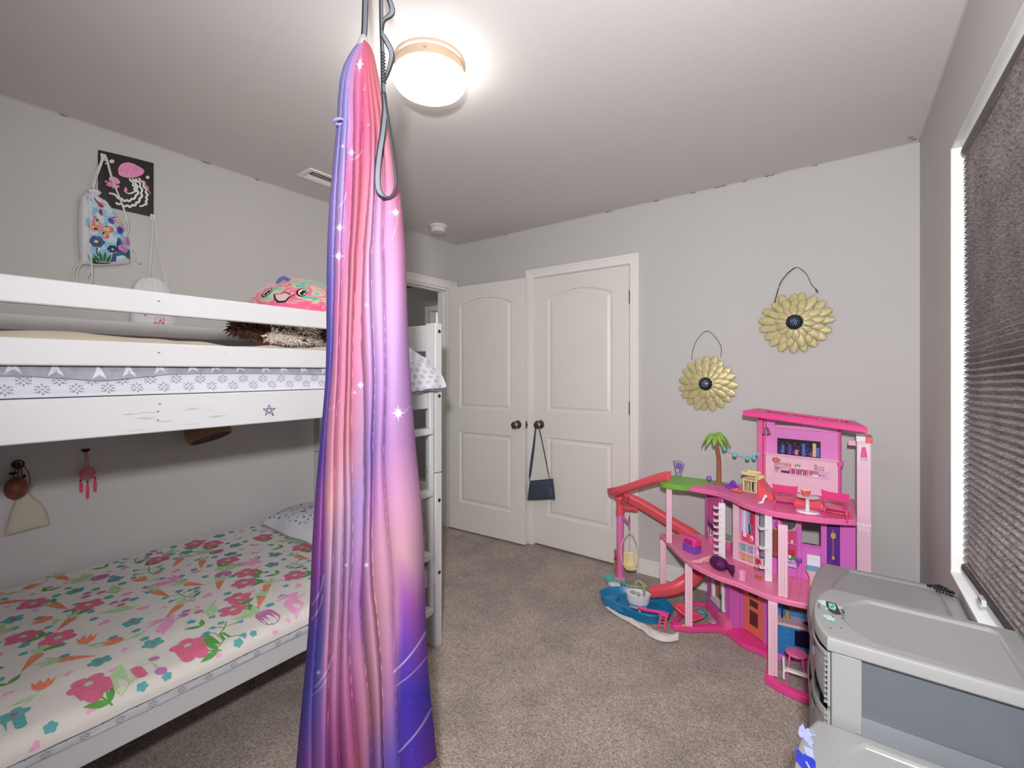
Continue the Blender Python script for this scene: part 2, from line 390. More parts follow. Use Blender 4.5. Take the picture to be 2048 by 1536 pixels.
# ---------------------------------------------------------------- doors
DW, DH, DT = .762, 2.03, .035
def inset(poly, d):
    n = len(poly); out = []
    for i in range(n):
        p0, p1, p2 = Vector(poly[i - 1]), Vector(poly[i]), Vector(poly[(i + 1) % n])
        e1 = (p1 - p0).normalized(); e2 = (p2 - p1).normalized()
        n1 = Vector((-e1.y, e1.x)); n2 = Vector((-e2.y, e2.x)); k = 1 + n1.dot(n2)
        out.append(tuple(p1 + (n1 + n2) * (d / max(k, .2))))
    return out
PX0, PX1 = .122, .640
upper = [(PX0, 1.015), (PX1, 1.015), (PX1, 1.862)] + [(PX1 + (PX0 - PX1) * t, 1.862 + .058 * sin(PI * t) ** .8) for t in (k / 16 for k in range(1, 16))] + [(PX0, 1.862)]
lower = [(PX0, .228), (PX1, .228), (PX1, .818), (PX0, .818)]
def door_mesh(b, fn):
    outer = [(0, 0), (DW, 0), (DW, DH), (0, DH)]
    allp = [Vector((x, z, 0)) for L in (outer, upper, lower) for x, z in L]
    tr = tessellate_polygon([[Vector((x, z, 0)) for x, z in L] for L in (outer, upper, lower)])
    fs = []
    for t in tr:
        a, c, d = (allp[i] for i in t)
        fs.append(tuple(t) if (c.x - a.x) * (d.y - a.y) - (c.y - a.y) * (d.x - a.x) > 0 else tuple(t[::-1]))
    b.add([fn(p.x, 0, p.y) for p in allp], fs)
    for L in (upper, lower):
        loops = [(0, 0), (.007, .009), (.020, .011), (.038, .0035), (.046, .0035)]
        n = len(L); vs = []
        for d, dep in loops: vs += [fn(x, dep, z) for x, z in (inset(L, d) if d else L)]
        f2 = [(k * n + i, k * n + (i + 1) % n, (k + 1) * n + (i + 1) % n, (k + 1) * n + i) for k in range(len(loops) - 1) for i in range(n)]
        f2.append(tuple((len(loops) - 1) * n + i for i in range(n)))
        b.add(vs, f2)
    P = [fn(0, 0, 0), fn(DW, 0, 0), fn(DW, DT, 0), fn(0, DT, 0), fn(0, 0, DH), fn(DW, 0, DH), fn(DW, DT, DH), fn(0, DT, DH)]
    b.add(P, [(0, 3, 2, 1), (4, 5, 6, 7), (1, 2, 6, 5), (2, 3, 7, 6), (3, 0, 4, 7)])
    return b
def knob(b, fn, x, z, M, key=False):
    R3 = M @ Matrix.Rotation(rad(90), 3, 'X')      # lathe axis -> out of the door face (-y)
    b.lathe([(.031, 0), (.033, .004), (.030, .010), (.014, .013), (.012, .030), (.020, .036), (.0275, .046), (.029, .054), (.026, .062), (.018, .067), (0, .068)], fn(x, 0, z), 28, M=R3)
    if key: b.lathe([(.010, .066), (.011, .070), (0, .0705)], fn(x, 0, z), 16, M=R3)
def hinge(b, fn, z):
    b.lathe([(0, 0), (.006, 0), (.006, .089), (0, .089)], fn(DW + .004, -.004, z - .045), 10)
# closed closet door, in the back wall
cfn = lambda x, y, z: (-1.906 + x, YB - .004 + y, .018 + z)
d1 = tag(door_mesh(MB(), cfn).build('door_1', door_m, loc=(-1.906, YB, 0), smooth=20), kind='structure')
b = MB(); knob(b, cfn, .062, .913, Matrix.Identity(3)); b.build('door_knob', steel_m, d1)
for z in (1.815, 1.07, .30):
    b = MB(); hinge(b, cfn, z); b.build('hinge', steel_m, d1)
# open door of the bedroom, folded back in front of the back wall
hx, hy = -2.698, 2.789; ang = math.atan2(2.832 - hy, -1.937 - hx); Mo = Matrix.Rotation(ang, 3, 'Z')
ofn = lambda x, y, z: tuple(Vector((hx, hy, .014)) + Mo @ Vector((x, y, z)))
d2 = tag(door_mesh(MB(), ofn).build('door_2', door_m, loc=(hx, hy, 0), smooth=20), kind='structure')
b = MB(); knob(b, ofn, DW - .062, .913, Mo, True); b.build('door_knob', steel_m, d2)
b = MB(); b.obox(ofn(DW + .0005, DT / 2, .913), (.002, .024, .056), Mo); b.obox(ofn(DW + .005, DT / 2, .913), (.010, .012, .016), Mo); b.build('latch_plate', steel_m, d2)
# casings
def casing(name, segs):
    b = MB()
    for s_ in segs: b.box(*s_)
    return struct(name, b, trim_m, bevel=.003)
ci0, ci1, ct, cw = -1.914, -1.138, 2.056, .062
y0, y1 = YB - .012, YB
casing('trim_3', [(ci0 - cw, ci0, y0, y1, 0, ct + cw), (ci1, ci1 + cw, y0, y1, 0, ct + cw), (ci0, ci1, y0, y1, ct, ct + cw),
                  (ci0 - cw, ci0 - cw + .016, y0 - .006, y0, 0, ct + cw), (ci1 + cw - .016, ci1 + cw, y0 - .006, y0, 0, ct + cw), (ci0 - cw + .016, ci1 + cw - .016, y0 - .006, y0, ct + cw - .016, ct + cw),
                  (ci0 - .034, ci0 - .026, y0 - .003, y0, 0, ct + .03), (ci1 + .026, ci1 + .034, y0 - .003, y0, 0, ct + .03), (ci0 - .026, ci1 + .026, y0 - .003, y0, ct + .026, ct + .034)])
b = MB(); b.box(ci0, ci0 + .004, YB, YB + .12, 0, ct); b.box(ci1 - .004, ci1, YB, YB + .12, 0, ct); b.box(ci0 + .004, ci1 - .004, YB, YB + .12, ct - .004, ct); b.box(ci0 + .004, ci0 + .03, YB + .034, YB + .06, 0, ct - .004); b.box(ci1 - .03, ci1 - .004, YB + .034, YB + .06, 0, ct - .004)
struct('trim_4', b, trim_m)
x0, x1 = XL, XL + .014
casing('trim_5', [(x0, x1, DY0 - cw, DY0, 0, DZ + cw), (x0, x1, DY1, DY1 + cw + .02, 0, DZ + cw), (x0, x1, DY0, DY1, DZ, DZ + cw),
                  (x1, x1 + .006, DY0 - cw, DY1 + cw + .02, DZ + cw - .016, DZ + cw), (x1, x1 + .006, DY1 + cw + .004, DY1 + cw + .02, 0, DZ + cw - .016),
                  (XL - .12, XL, DY0 - .001, DY0 + .018, 0, DZ), (XL - .12, XL, DY1 - .018, DY1 + .001, 0, DZ), (XL - .12, XL, DY0 + .018, DY1 - .018, DZ - .018, DZ + .001),
                  (XL - .075, XL - .04, DY1 - .028, DY1 - .018, 0, DZ - .018), (XL - .075, XL - .04, DY0 + .018, DY1 - .018, DZ - .028, DZ - .018)])
def baseboard(name, segs):
    b = MB()
    for (a, c, d, e, n) in segs:
        b.box(a, c, d, e, 0, .085)
        if n == 'y': b.box(a, c, d + .004, e, .085, .100)
        else: b.box(a, c - .004 if n == '+x' else c, d, e, .085, .1) if n == '+x' else b.box(a + .004, c, d, e, .085, .1)
    return struct(name, b, trim_m, bevel=.003)
baseboard('baseboard_back', [(ci1 + cw, XR, YB - .013, YB, 'y'), (XL, ci0 - cw, YB - .013, YB, 'y')])
baseboard('baseboard_left', [(XL, XL + .013, -1.6, DY0 - cw, '+x')])
baseboard('baseboard_right', [(XR - .013, XR, -1.6, YB - .013, '-x')])

# ---------------------------------------------------------------- ceiling fittings
LX, LY = -1.195, 1.140
lamp = thing('ceiling_light', 'round flush ceiling light with a lit white glass bowl', 'ceiling light', (LX, LY, ZC))
b = MB(); b.lathe([(.128, ZC), (.128, ZC - .010), (.122, ZC - .013), (.120, ZC - .048), (.126, ZC - .052), (.108, ZC - .053), (.108, ZC - .002)][::-1], (LX, LY, 0), 48)
b.build('lamp_pan', mat('brushed_nickel_pan', (190, 170, 150), .38, .8, bump=.02, bscale=300), lamp)
b = MB(); b.lathe([(0, ZC - .112), (.05, ZC - .110), (.09, ZC - .101), (.118, ZC - .086), (.131, ZC - .068), (.133, ZC - .058), (.128, ZC - .050), (.11, ZC - .050)], (LX, LY, 0), 48)
b.build('lamp_shade', mat('lit_opal_glass', (255, 250, 243), .3, emit=LAMP_EMIT, var=.01), lamp, smooth=80)
b = MB(); b.lathe([(0, 0), (.004, 0), (.005, .003), (.003, .007), (0, .008)], (LX + .121 * .62, LY - .121 * .78, ZC - .030), 10, M=Matrix.Rotation(rad(90), 3, 'X')); b.build('set_screw', steel_m, lamp)
smk = thing('smoke_detector', 'round white smoke detector on the ceiling near the hall door', 'smoke detector', (-2.47, 2.44, ZC))
sm_m = mat('detector_plastic', (216, 214, 212), .45, var=.01, vscale=20)
b = MB(); b.lathe([(.070, 0), (.070, -.012), (.064, -.016), (0, -.016)], (-2.47, 2.44, ZC), 32); b.build('mounting_ring', sm_m, smk)
b = MB(); b.lathe([(.060, -.016), (.060, -.020), (.056, -.022), (.058, -.040), (.050, -.050), (.022, -.052), (0, -.052)], (-2.47, 2.44, ZC), 32); b.build('detector_body', sm_m, smk)
vent = thing('ceiling_vent', 'white ceiling air vent with long slats near the left wall', 'air vent', (-2.39, 1.47, ZC))
vx0, vx1, vy0, vy1 = -2.475, -2.325, 1.335, 1.655
b = MB()
for q in [(vx0, vx1, vy0, vy0 + .03), (vx0, vx1, vy1 - .03, vy1), (vx0, vx0 + .03, vy0 + .03, vy1 - .03), (vx1 - .03, vx1, vy0 + .03, vy1 - .03)]: b.box(*q, ZC - .008, ZC)
b.build('vent_frame', trim_m, vent, bevel=.003)
b = MB(); b.box(vx0 + .03, vx1 - .03, vy0 + .03, vy1 - .03, ZC - .002, ZC - .0005); b.build('vent_cavity', dark_m, vent)
for k in range(4):
    x = vx0 + .041 + k * .0225; M = Matrix.Rotation(rad(-35 if k < 2 else 35), 3, 'Y')
    b = MB(); b.obox((x, (vy0 + vy1) / 2, ZC - .009), (.019, vy1 - vy0 - .062, .0015), M); b.build('slat', trim_m, vent)
# ---------------------------------------------------------------- bunk bed
BX = -1.572; BYE, BY0 = 1.580, -.44
bed = thing('bunk_bed', 'white wooden bunk bed with guard rails and ladder along the left wall', 'bunk bed', (-2.1, .57, 0))
def bpart(name, *boxes, m=None, bev=.004, marks=None):
    b = MB()
    for q in boxes: b.box(*q)
    if marks: marks(b)
    return b.build(name, [m or wood_m] + ([ink_m, scr_m] if marks else []), bed, bevel=bev)
ink_m = mat('blue_ink', (52, 48, 92), .6, var=.1, vscale=60); scr_m = mat('bare_scratch', (122, 118, 116), .8, var=.2, vscale=80)
railfn = lambda y, z, o: (BX + o, y, z)
for x0, x1 in ((BX - .069, BX), (-2.640, -2.571)):
    for y0, y1 in ((BYE - .044, BYE), (BY0, BY0 + .044)):
        bpart('post', (x0, x1, y0, y1, 0, .838)); p = bpart('post', (x0, x1, y0, y1, .842, 1.565))
        if x0 > -2 and y0 > 0:
            for z in (1.525, 1.212, .707, .357):
                for nm, r, mm, dx in (('bolt_ring', .0095, bolt_m, .0015), ('bolt', .0068, blk_m, .0022)):
                    b = MB(); b.lathe([(r, 0), (r, dx), (r * .5, dx), (r * .45, dx * .4), (0, dx * .4)], (BX, (y0 + y1) / 2 + .003, z), 16, M=Matrix.Rotation(rad(90), 3, 'Y')); b.build(nm, mm, p)
# the upper side rail carries a doodled star and scratches
R5 = .019; c0 = (.755, 1.197)
pt = [(c0[0] + R5 * cos(PI / 2 + 4 * PI * k / 5) * 1.15, c0[1] + R5 * sin(PI / 2 + 4 * PI * k / 5)) for k in range(5)]
def rail_marks(b):
    b.shapes([(1, strip([pt[k], pt[(k + 1) % 5]], .0022)) for k in range(5)] + [(1, ell(c0[0] + .012, c0[1] - .017, .003, .002))], railfn, {1: 1})
    rnd = random.Random(3)
    for k in range(12):
        y, z = .36 + rnd.random() * .22, 1.168 + rnd.random() * .05; l = .012 + rnd.random() * .04; a = rnd.uniform(-.15, .1)
        b.shapes([(2, strip([(y, z), (y + l * .4, z + l * a), (y + l, z + l * a * .4)], [.0004, .0012 * rnd.random() + .0004, .0004]))], railfn, {2: 2})
    for y, z in ((.45, 1.236), (.445, 1.19), (.446, 1.375 - .16)): b.shapes([(2, ell(y, z, .004, .002, 8, .5))], railfn, {2: 2})
side = bpart('side_rail', (BX - .026, BX, BY0 + .045, BYE - .045, 1.155, 1.262), marks=rail_marks)
for z0, z1 in ((1.343, 1.410), (1.491, 1.556)):
    bpart('guard_rail', (BX - .024, BX, BY0 + .045, 1.10, z0, z1), marks=lambda b: b.shapes([(2, ell(.448, (z0 + z1) / 2 + .006, .0036, .0022, 10)), (2, ell(.62, z1 - .02, .002, .001, 8)), (2, ell(.80, z1 - .024, .0025, .001, 8))], railfn, {2: 2}))
bpart('side_rail', (BX - .026, BX, BY0 + .045, BYE - .045, .313, .402))
bpart('side_rail', (-2.640, -2.614, BY0 + .045, BYE - .045, 1.155, 1.262)); bpart('side_rail', (-2.640, -2.614, BY0 + .045, BYE - .045, .313, .402))
bpart('guard_rail', (-2.640, -2.616, BY0 + .045, BYE - .045, 1.492, 1.558))
for y0 in (BYE - .036, BY0 + .010):
    for z0, z1 in ((1.43, 1.558), (1.16, 1.262), (.62, .78), (.313, .42)): bpart('end_board', (-2.571, BX - .069, y0, y0 + .026, z0, z1))
for k in range(8):
    y = BY0 + .16 + k * .245
    bpart('slat', (-2.614, BX - .026, y, y + .07, 1.175, 1.193)); bpart('slat', (-2.614, BX - .026, y, y + .07, .325, .343))
bpart('ladder_stile', (BX, BX + .020, 1.482, 1.508, .19, 1.253)); bpart('ladder_stile', (BX, BX + .020, 1.108, 1.134, .19, 1.565))
for z in (1.068, .781, .489, .232): bpart('rung', (BX + .001, BX + .046, 1.136, 1.477, z - .030, z))

# ---------------------------------------------------------------- sheets with a grey diamond motif
def diamond(s=1.0):
    o = []
    for (x, y, a, l) in [(0, .30, PI / 2, .2), (0, -.30, PI / 2, .2), (.30, 0, 0, .2), (-.30, 0, 0, .2), (.17, .17, PI / 4, .22), (-.17, .17, 3 * PI / 4, .22), (.17, -.17, -PI / 4, .22), (-.17, -.17, PI / 4, .22), (0, 0, 0, .17), (.33, .2, .6, .12), (-.33, .2, 2.5, .12), (.33, -.2, -.6, .12), (-.33, -.2, .6, .12)]:
        o.append((1, ell(x, y, l * .55, l * .32, 6, a)))
    return o
sheet_m = mat('white_sheet', (200, 201, 210), .9, bump=.05, bscale=500, sheen=.1); motif_m = mat('grey_motif', (146, 146, 156), .9, var=.08, vscale=40)
DIA = diamond()
def scatter_diamonds(b, fn, u0, u1, v0, v1, du, dv, sc):
    j = 0; v = v0
    while v <= v1:
        u = u0 + (du / 2 if j % 2 else 0)
        while u <= u1:
            b.shapes(DIA, fn, {1: 1}, u, v, sc, 0, off=.0007, step=.00002); u += du
        v += dv; j += 1
def mattress(name, label, z0, z1, cover=None):
    b = MB(); x0, x1, y0, y1, r = -2.606, -1.604, BY0 + .05, BYE - .05, .035
    def ring(rr): return [(x0 + rr, y0), (x1 - rr, y0), (x1, y0 + rr), (x1, y1 - rr), (x1 - rr, y1), (x0 + rr, y1), (x0, y1 - rr), (x0, y0 + rr)]
    b.prism(ring(.05), z0, z1)
    o = b.build(name, [sheet_m], bevel=.03, bseg=4); return tag(o, label, 'mattress')
mattress('mattress', 'upper bunk mattress wrapped in a white patterned sheet', 1.196, 1.385)
mattress('mattress', 'lower bunk mattress under the floral comforter', .346, .440)
# fitted sheet of the upper bunk: the visible front side
def nz(*p): return noise.noise(Vector(p))
def upsheet(y, z, o=0):
    roll = .014 * math.exp(-((z - 1.268) / .010) ** 2)
    x = -1.5965 + roll + .003 * nz(y * 4, z * 12, 1) + .002 * sin(z * 90 + y * 3)
    return (min(x, -1.5735) + o if z > 1.262 else x + o, y, z)
b = MB(); b.grid(lambda u, v: upsheet(BY0 + .06 + u * 1.9, 1.2645 + v * .061), 240, 30)
scatter_diamonds(b, upsheet, BY0 + .1, 1.48, 1.284, 1.322, .062, .022, .036)
tag(b.build('fitted_sheet', [sheet_m, motif_m], smooth=80), 'white fitted sheet with grey diamonds on the side of the upper bunk', 'bed sheet')
# grey ikat blanket peeping out below the guard rail
gb_m = mat('grey_ikat', (150, 149, 158), .95, var=.16, vscale=30, bump=.1, bscale=200); gl_m = mat('pale_ikat', (205, 205, 212), .95, var=.05, vscale=30)
def ikat(y, z, o=0): return (-1.587 - .0135 * min(1, max(0, (z - 1.329) / .011)) + .003 * nz(y * 5, z * 9, 7) + o, y, z)
def ikb(y): return 1.319 - .014 * max(0, 1 - abs(y - .33) / .14) + .006 * nz(y * 2.3, 0, 4)
b = MB(); b.grid(lambda u, v: ikat(BY0 + .06 + u * 1.60, ikb(BY0 + .06 + u * 1.60) + v * .075), 200, 8)
b.grid(lambda u, v: (-1.6005 + .002 * nz((BY0 + .06 + u * 1.6) * 5, 1.39 * 9, 7) - v * .004, BY0 + .06 + u * 1.60, ikb(BY0 + .06 + u * 1.6) + .075 - .004 * v), 60, 2)
y = BY0 + .1; k = 0
while y < 1.1:
    w = .03; zb = ikb(y + w / 2) + .004
    b.shapes([(1, [(y, zb), (y + w * .5, zb + .040), (y + w, zb), (y + w * .5, zb + .012)])], ikat, {1: 1}, off=.0012, sub=2); y += .062 + .01 * (k % 3); k += 1
tag(b.build('ikat_blanket', [gb_m, gl_m], smooth=80), 'grey and white ikat blanket edge hanging below the middle guard rail', 'blanket')
# cream quilt on top of the upper bunk
cream_m = mat('cream_quilt', (206, 194, 172), .95, bump=.12, bscale=120, var=.04, vscale=12, sheen=.1)
def cream(u, v):
    y = BY0 + .07 + u * 1.86; x = -1.612 - v * .93
    h = 1.424 + .016 * math.exp(-((y - .28) / .16) ** 2) + .010 * nz(y * 5, x * 6, 2) + .006 * nz(y * 14, x * 9, 5)
    edge = min(1, v / .10); h = 1.395 + (h - 1.395) * (sin(edge * PI / 2) if edge < 1 else 1) - (.012 if u > .97 else 0)
    return (x, y, h)
b = MB(); b.grid(cream, 160, 60); tag(b.build('cream_quilt', cream_m, smooth=80), 'rumpled cream quilt spread over the upper bunk', 'quilt')

# ---------------------------------------------------------------- tie dye plush, shaggy brown plush
def tiedye_material():
    m = bpy.data.materials.new('tie_dye_plush'); m.use_nodes = True; t = NT(m); b = t.bsdf
    tc = t.node('ShaderNodeTexCoord'); mp = t.node('ShaderNodeMapping'); mp.inputs['Scale'].default_value = (4.2, 4.2, 9); mp.inputs['Rotation'].default_value = (.4, .5, .2); t.link(tc.outputs['Object'], mp.inputs[0])
    n = t.node('ShaderNodeTexNoise', Scale=1.3, Detail=2.5, Distortion=1.6); t.link(mp.outputs[0], n.inputs['Vector'])
    r = t.node('ShaderNodeValToRGB'); cr = r.color_ramp; stops = [(.30, (70, 175, 185)), (.38, (130, 195, 160)), (.44, (215, 205, 170)), (.50, (235, 110, 150)), (.56, (245, 85, 140)), (.62, (225, 200, 175)), (.70, (90, 190, 190))]
    while len(cr.elements) < len(stops): cr.elements.new(.5)
    for e, (p, c) in zip(cr.elements, stops): e.position = p; e.color = lin(c)
    t.link(n.outputs[0], r.inputs[0]); t.link(r.outputs[0], b.inputs['Base Color']); b.inputs['Roughness'].default_value = .95; b.inputs['Sheen Weight'].default_value = .4
    n2 = t.node('ShaderNodeTexNoise', Scale=300.0); t.link(tc.outputs['Object'], n2.inputs['Vector']); bp = t.node('ShaderNodeBump', Strength=.3, Distance=.004); t.link(n2.outputs[0], bp.inputs['Height']); t.link(bp.outputs[0], b.inputs['Normal'])
    return m
td_m = tiedye_material(); blackf = mat('black_stitching', (22, 20, 22), .6, var=.1, vscale=80); whitef = mat('white_felt', (240, 236, 232), .8, var=.02, vscale=60); pinkf = mat('pink_felt', (226, 186, 196), .85, var=.03, vscale=60)
pc = V(-2.27, 1.245, 1.605); pr = V(.27, .25, .205)
plush = thing('plush_toy', 'big round tie dye plush toy with a smiling face on the upper bunk', 'plush toy', (pc.x, pc.y, 1.453))
def shape_(p, d): return Vector((p.x, p.y, max(p.z, -.152) if d.z < 0 else p.z * (1 - .10 * (d.x ** 2 + d.y ** 2))))
b = MB(); b.ball(pc, pr, 40, 26, fn=shape_)
body = b.build('plush_body', td_m, plush, smooth=80)
# face coordinates: right/up on the side that looks at the room's middle
fd = V(.66, -.72, .26).normalized(); fr = V(0, 0, 1).cross(fd).normalized(); fu = fd.cross(fr)
def face(a, c, o):
    d = (fd + fr * a + fu * c).normalized(); k = 1 / math.sqrt((d.x / pr.x) ** 2 + (d.y / pr.y) ** 2 + (d.z / (pr.z * (1 - .10 * (d.x ** 2 + d.y ** 2)))) ** 2)
    return tuple(pc + d * (k + o + .0015))
for sx in (-.36, .36):
    b = MB(); b.shapes([(0, ell(sx, .20, .105, .135, 18, -.5)), (1, ell(sx + .01, .20, .078, .105, 18, -.5)), (0, ell(sx + .02, .19, .055, .085, 14, -.5)), (1, ell(sx - .03, .23, .022, .030, 10)), (1, ell(sx + .05, .15, .018, .022, 10))], face, {0: 0, 1: 1})
    b.build('eye', [blackf, whitef], plush)
b = MB(); mo = [(-.15, .10), (-.05, .10), (.05, .15), (.15, .08), (.22, .10), (.14, .04), (.08, -.06), (-.04, -.07), (-.11, 0)]
b.shapes([(0, [(x * 1.14, y * 1.2 - .005) for x, y in mo]), (1, [(x * .92 + .005, y * .9 + .012) for x, y in mo])], face, {0: 0, 1: 1}); b.build('mouth', [blackf, pinkf], plush)
b = MB(); b.tube([face(-.30, .62, 0), face(-.22, .70, .015), face(-.12, .74, .02), face(-.02, .80, .0)], .008, 8); b.build('bow_stitch', mat('blue_ribbon', (70, 110, 170), .7, var=.05), plush)
def shag(b, centers, radius, n, ln, rnd, m=0, down=.3):
    """tufts of long pile growing from a chain of spheres"""
    for _ in range(n):
        t = rnd.random() * (len(centers) - 1); i = min(int(t), len(centers) - 2); f = t - i
        c = Vector(centers[i]).lerp(Vector(centers[i + 1]), f); r = radius[i] + (radius[i + 1] - radius[i]) * f
        d = Vector((rnd.gauss(0, 1), rnd.gauss(0, 1), rnd.gauss(0, 1))).normalized(); p = c + d * r
        g = (d + Vector((rnd.uniform(-.6, .6), rnd.uniform(-.6, .6), -down + rnd.uniform(-.3, .3)))).normalized() * ln * rnd.uniform(.6, 1.2)
        s_ = d.orthogonal().normalized() * .0035; s2 = d.cross(s_).normalized() * .0035; q = p + g * .55 + d * ln * .25; e = p + g
        b.add([p + s_, p - s_ * .5 + s2, p - s_ * .5 - s2, q + s_ * .7, q - s_ * .35 + s2 * .7, q - s_ * .35 - s2 * .7, e], [(0, 1, 4, 3), (1, 2, 5, 4), (2, 0, 3, 5), (3, 4, 6), (4, 5, 6), (5, 3, 6)], m)
brown_m = mat('brown_shag', (74, 38, 30), .85, var=.25, vscale=60); fluff_m = mat('white_fluff', (206, 196, 184), .9, var=.06, vscale=60, sheen=.3)
dog = thing('shaggy_plush', 'dark brown and white shaggy plush lying on the cream quilt', 'plush toy', (-1.92, 1.0, 1.45))
rn = random.Random(5); arm = [(-1.79, .745, 1.498), (-1.81, .80, 1.490), (-1.83, .87, 1.485), (-1.85, .95, 1.482), (-1.87, 1.03, 1.478)]; ar = [.026, .022, .017, .016, .017]
b = MB(); b.tube(arm, ar, 10); shag(b, arm, ar, 1500, .024, rn); b.build('foreleg', brown_m, dog, smooth=60)
bd = [(-1.90, 1.02, 1.502), (-1.93, 1.10, 1.515), (-1.945, 1.18, 1.515)]; br = [.034, .045, .045]
b = MB(); b.tube(bd, br, 12); shag(b, bd, br, 1500, .034, rn); b.build('plush_body', fluff_m, dog, smooth=60)
bl = [(-1.80, .86, 1.470), (-1.84, .98, 1.471), (-1.90, 1.06, 1.478)]
b = MB(); b.tube(bl, [.014, .018, .025], 8); shag(b, bl, [.014, .018, .025], 700, .022, rn); b.build('belly_fluff', fluff_m, dog, smooth=60)
hd = [(-1.86, 1.16, 1.512), (-1.88, 1.25, 1.510), (-1.91, 1.33, 1.506)]
b = MB(); b.tube(hd, [.035, .048, .045], 12); shag(b, hd, [.035, .048, .045], 1700, .024, rn, down=.6); b.build('plush_head', brown_m, dog, smooth=60)
# pillow case hanging over the ladder gap
def pcase(u, v, o=0):
    y = 1.18 + u * .338; fl = min(1, v * 2.2)
    x = -1.645 + .15 * v + .030 * sin(PI * v); z = 1.482 - .035 * (u - .3) ** 2 * 6 * (1 - v) - .235 * max(0, v) ** 1.25 + .012 * nz(u * 5, v * 4, 3)
    y += .018 * v * (u - .2) + .006 * nz(u * 3, v * 6, 8); x += .008 * sin(u * 16 + v * 2) * (1 - u * .7) + .004 * nz(u * 7, v * 7, 1)
    z += .03 * (u - .6) * v
    return (x + o, y, z + o * .4)
b = MB(); b.grid(pcase, 60, 50); b.grid(lambda u, v: (pcase(u, 1)[0] - .05 * v, pcase(u, 1)[1] - .004 * v, pcase(u, 1)[2] - .008 * sin(PI * v) - .004), 60, 6)
j = 0
for v in [q * .105 + .03 for q in range(10)]:
    for u in [q * .13 + .04 + (.065 if j % 2 else 0) for q in range(8)]:
        if u < .95: b.shapes(DIA, pcase, {1: 1}, u, v, .085, .3, off=.0012, step=.00002)
    j += 1
tag(b.build('pillow_case', [sheet_m, motif_m], smooth=80), 'white pillow case with grey diamonds drooping over the ladder end', 'pillow')

# ---------------------------------------------------------------- lower bunk: comforter with spring flowers
fleece = mat('white_fleece', (212, 207, 202), .95, bump=.15, bscale=260, sheen=.35)
cols = {'teal': (92, 164, 168), 'pink': (228, 120, 160), 'mauve': (186, 112, 166), 'coral': (232, 132, 96), 'green': (88, 156, 70), 'pale': (176, 206, 158), 'straw': (222, 212, 160), 'blush': (232, 158, 200), 'brick': (196, 92, 76), 'rose': (214, 108, 140)}
CK = list(cols); cm = [fleece] + [mat('print_' + k, cols[k], .95, var=.07, vscale=70, bump=.1, bscale=260) for k in CK]; CI = {k: i + 1 for i, k in enumerate(CK)}
def M_teal(): return flower(5, 'teal', 'brick', .5, .2)
def M_pink(): return [('green', strip(bez((0, 0), (.05, -.4), (-.12, -.85)), .05)), ('green', leaf_shape(-.1, -.75, 2.0, .62, .2)), ('green', leaf_shape(-.1, -.75, .55, .62, .2))] + flower(5, 'rose', 'pale', .52, .22)
def M_carrot(): return [('coral', [(-.16, .12), (-.13, .2), (0, .23), (.13, .2), (.16, .12), (.09, -.3), (.0, -.75), (-.09, -.3)]), ('pale', leaf_shape(0, .2, 1.2, .62, .16)), ('pale', leaf_shape(0, .2, 1.75, .7, .16)), ('pale', leaf_shape(0, .2, 2.25, .5, .14)), ('straw', strip([(-.12, 0), (-.03, -.03)], .02)), ('straw', strip([(.1, -.15), (.0, -.18)], .02))]
def M_tulip(): return [('pale', strip(bez((0, -.1), (.1, -.5), (.35, -.8)), .04)), ('pale', leaf_shape(.05, -.35, -.4, .6, .18)), ('coral', [(-.3, .45), (-.22, 0), (-.08, -.16), (.08, -.16), (.22, 0), (.3, .45), (.17, .22), (.1, .5), (0, .2), (-.1, .5), (-.17, .22)])]
def M_bells():
    s = [('green', strip(bez((0, -.7), (-.1, -.1), (.2, .5)), .035))]
    for p, e in [((0, -.3), (-.5, -.05)), ((-.03, 0), (.45, .1)), ((.02, .15), (-.35, .45)), ((.0, -.4), (.45, -.25))]:
        s.append(('green', strip(bez(p, ((p[0] + e[0]) / 2, p[1] + .2), e), .028))); s.append(('teal', [(e[0] - .11, e[1] - .13), (e[0] - .09, e[1] + .05), (e[0], e[1] + .1), (e[0] + .09, e[1] + .05), (e[0] + .11, e[1] - .13), (e[0] + .04, e[1] - .08), (e[0] - .04, e[1] - .08)]))
    return s + [('green', leaf_shape(0, -.6, .3, .5, .16))]
def M_heart(): return [('blush', [(0, -.4)] + [(.42 * sin(t) ** 3 * 1.0, .36 * (.81 * cos(t) - .31 * cos(2 * t) - .12 * cos(3 * t) - .06 * cos(4 * t))) for t in (2 * PI * k / 20 + PI for k in range(1, 20))])]
def M_leafs(): return [('green', leaf_shape(0, -.3, 2.3, .8, .24)), ('green', leaf_shape(0, -.3, .9, .8, .24)), ('pale', strip(bez((0, -.3), (-.2, 0), (-.45, .22)), .02))]
def M_beet(): return [('mauve', ell(0, -.25, .3, .27, 14)), ('pale', leaf_shape(0, 0, 1.1, .8, .3)), ('pale', leaf_shape(0, 0, 1.75, .9, .3)), ('pale', leaf_shape(0, 0, 2.3, .7, .24)), ('blush', strip(bez((-.2, -.2), (-.05, -.1), (.1, -.12)), .03))]
def M_bunny(): return [('blush', ell(-.15, -.05, .42, .2, 14, .1)), ('blush', ell(.35, .1, .18, .14, 10)), ('blush', leaf_shape(.3, .15, 2.5, .6, .15)), ('blush', leaf_shape(.34, .2, 2.1, .5, .13)), ('blush', ell(-.5, -.2, .2, .06, 8, .3)), ('blush', ell(.25, -.2, .2, .05, 8, -.4))]
def M_star(): return [('straw', [(.3 * cos(PI * k / 4 + .3) * (1 if k % 2 == 0 else .45), .3 * sin(PI * k / 4 + .3) * (1 if k % 2 == 0 else .45)) for k in range(8)])]
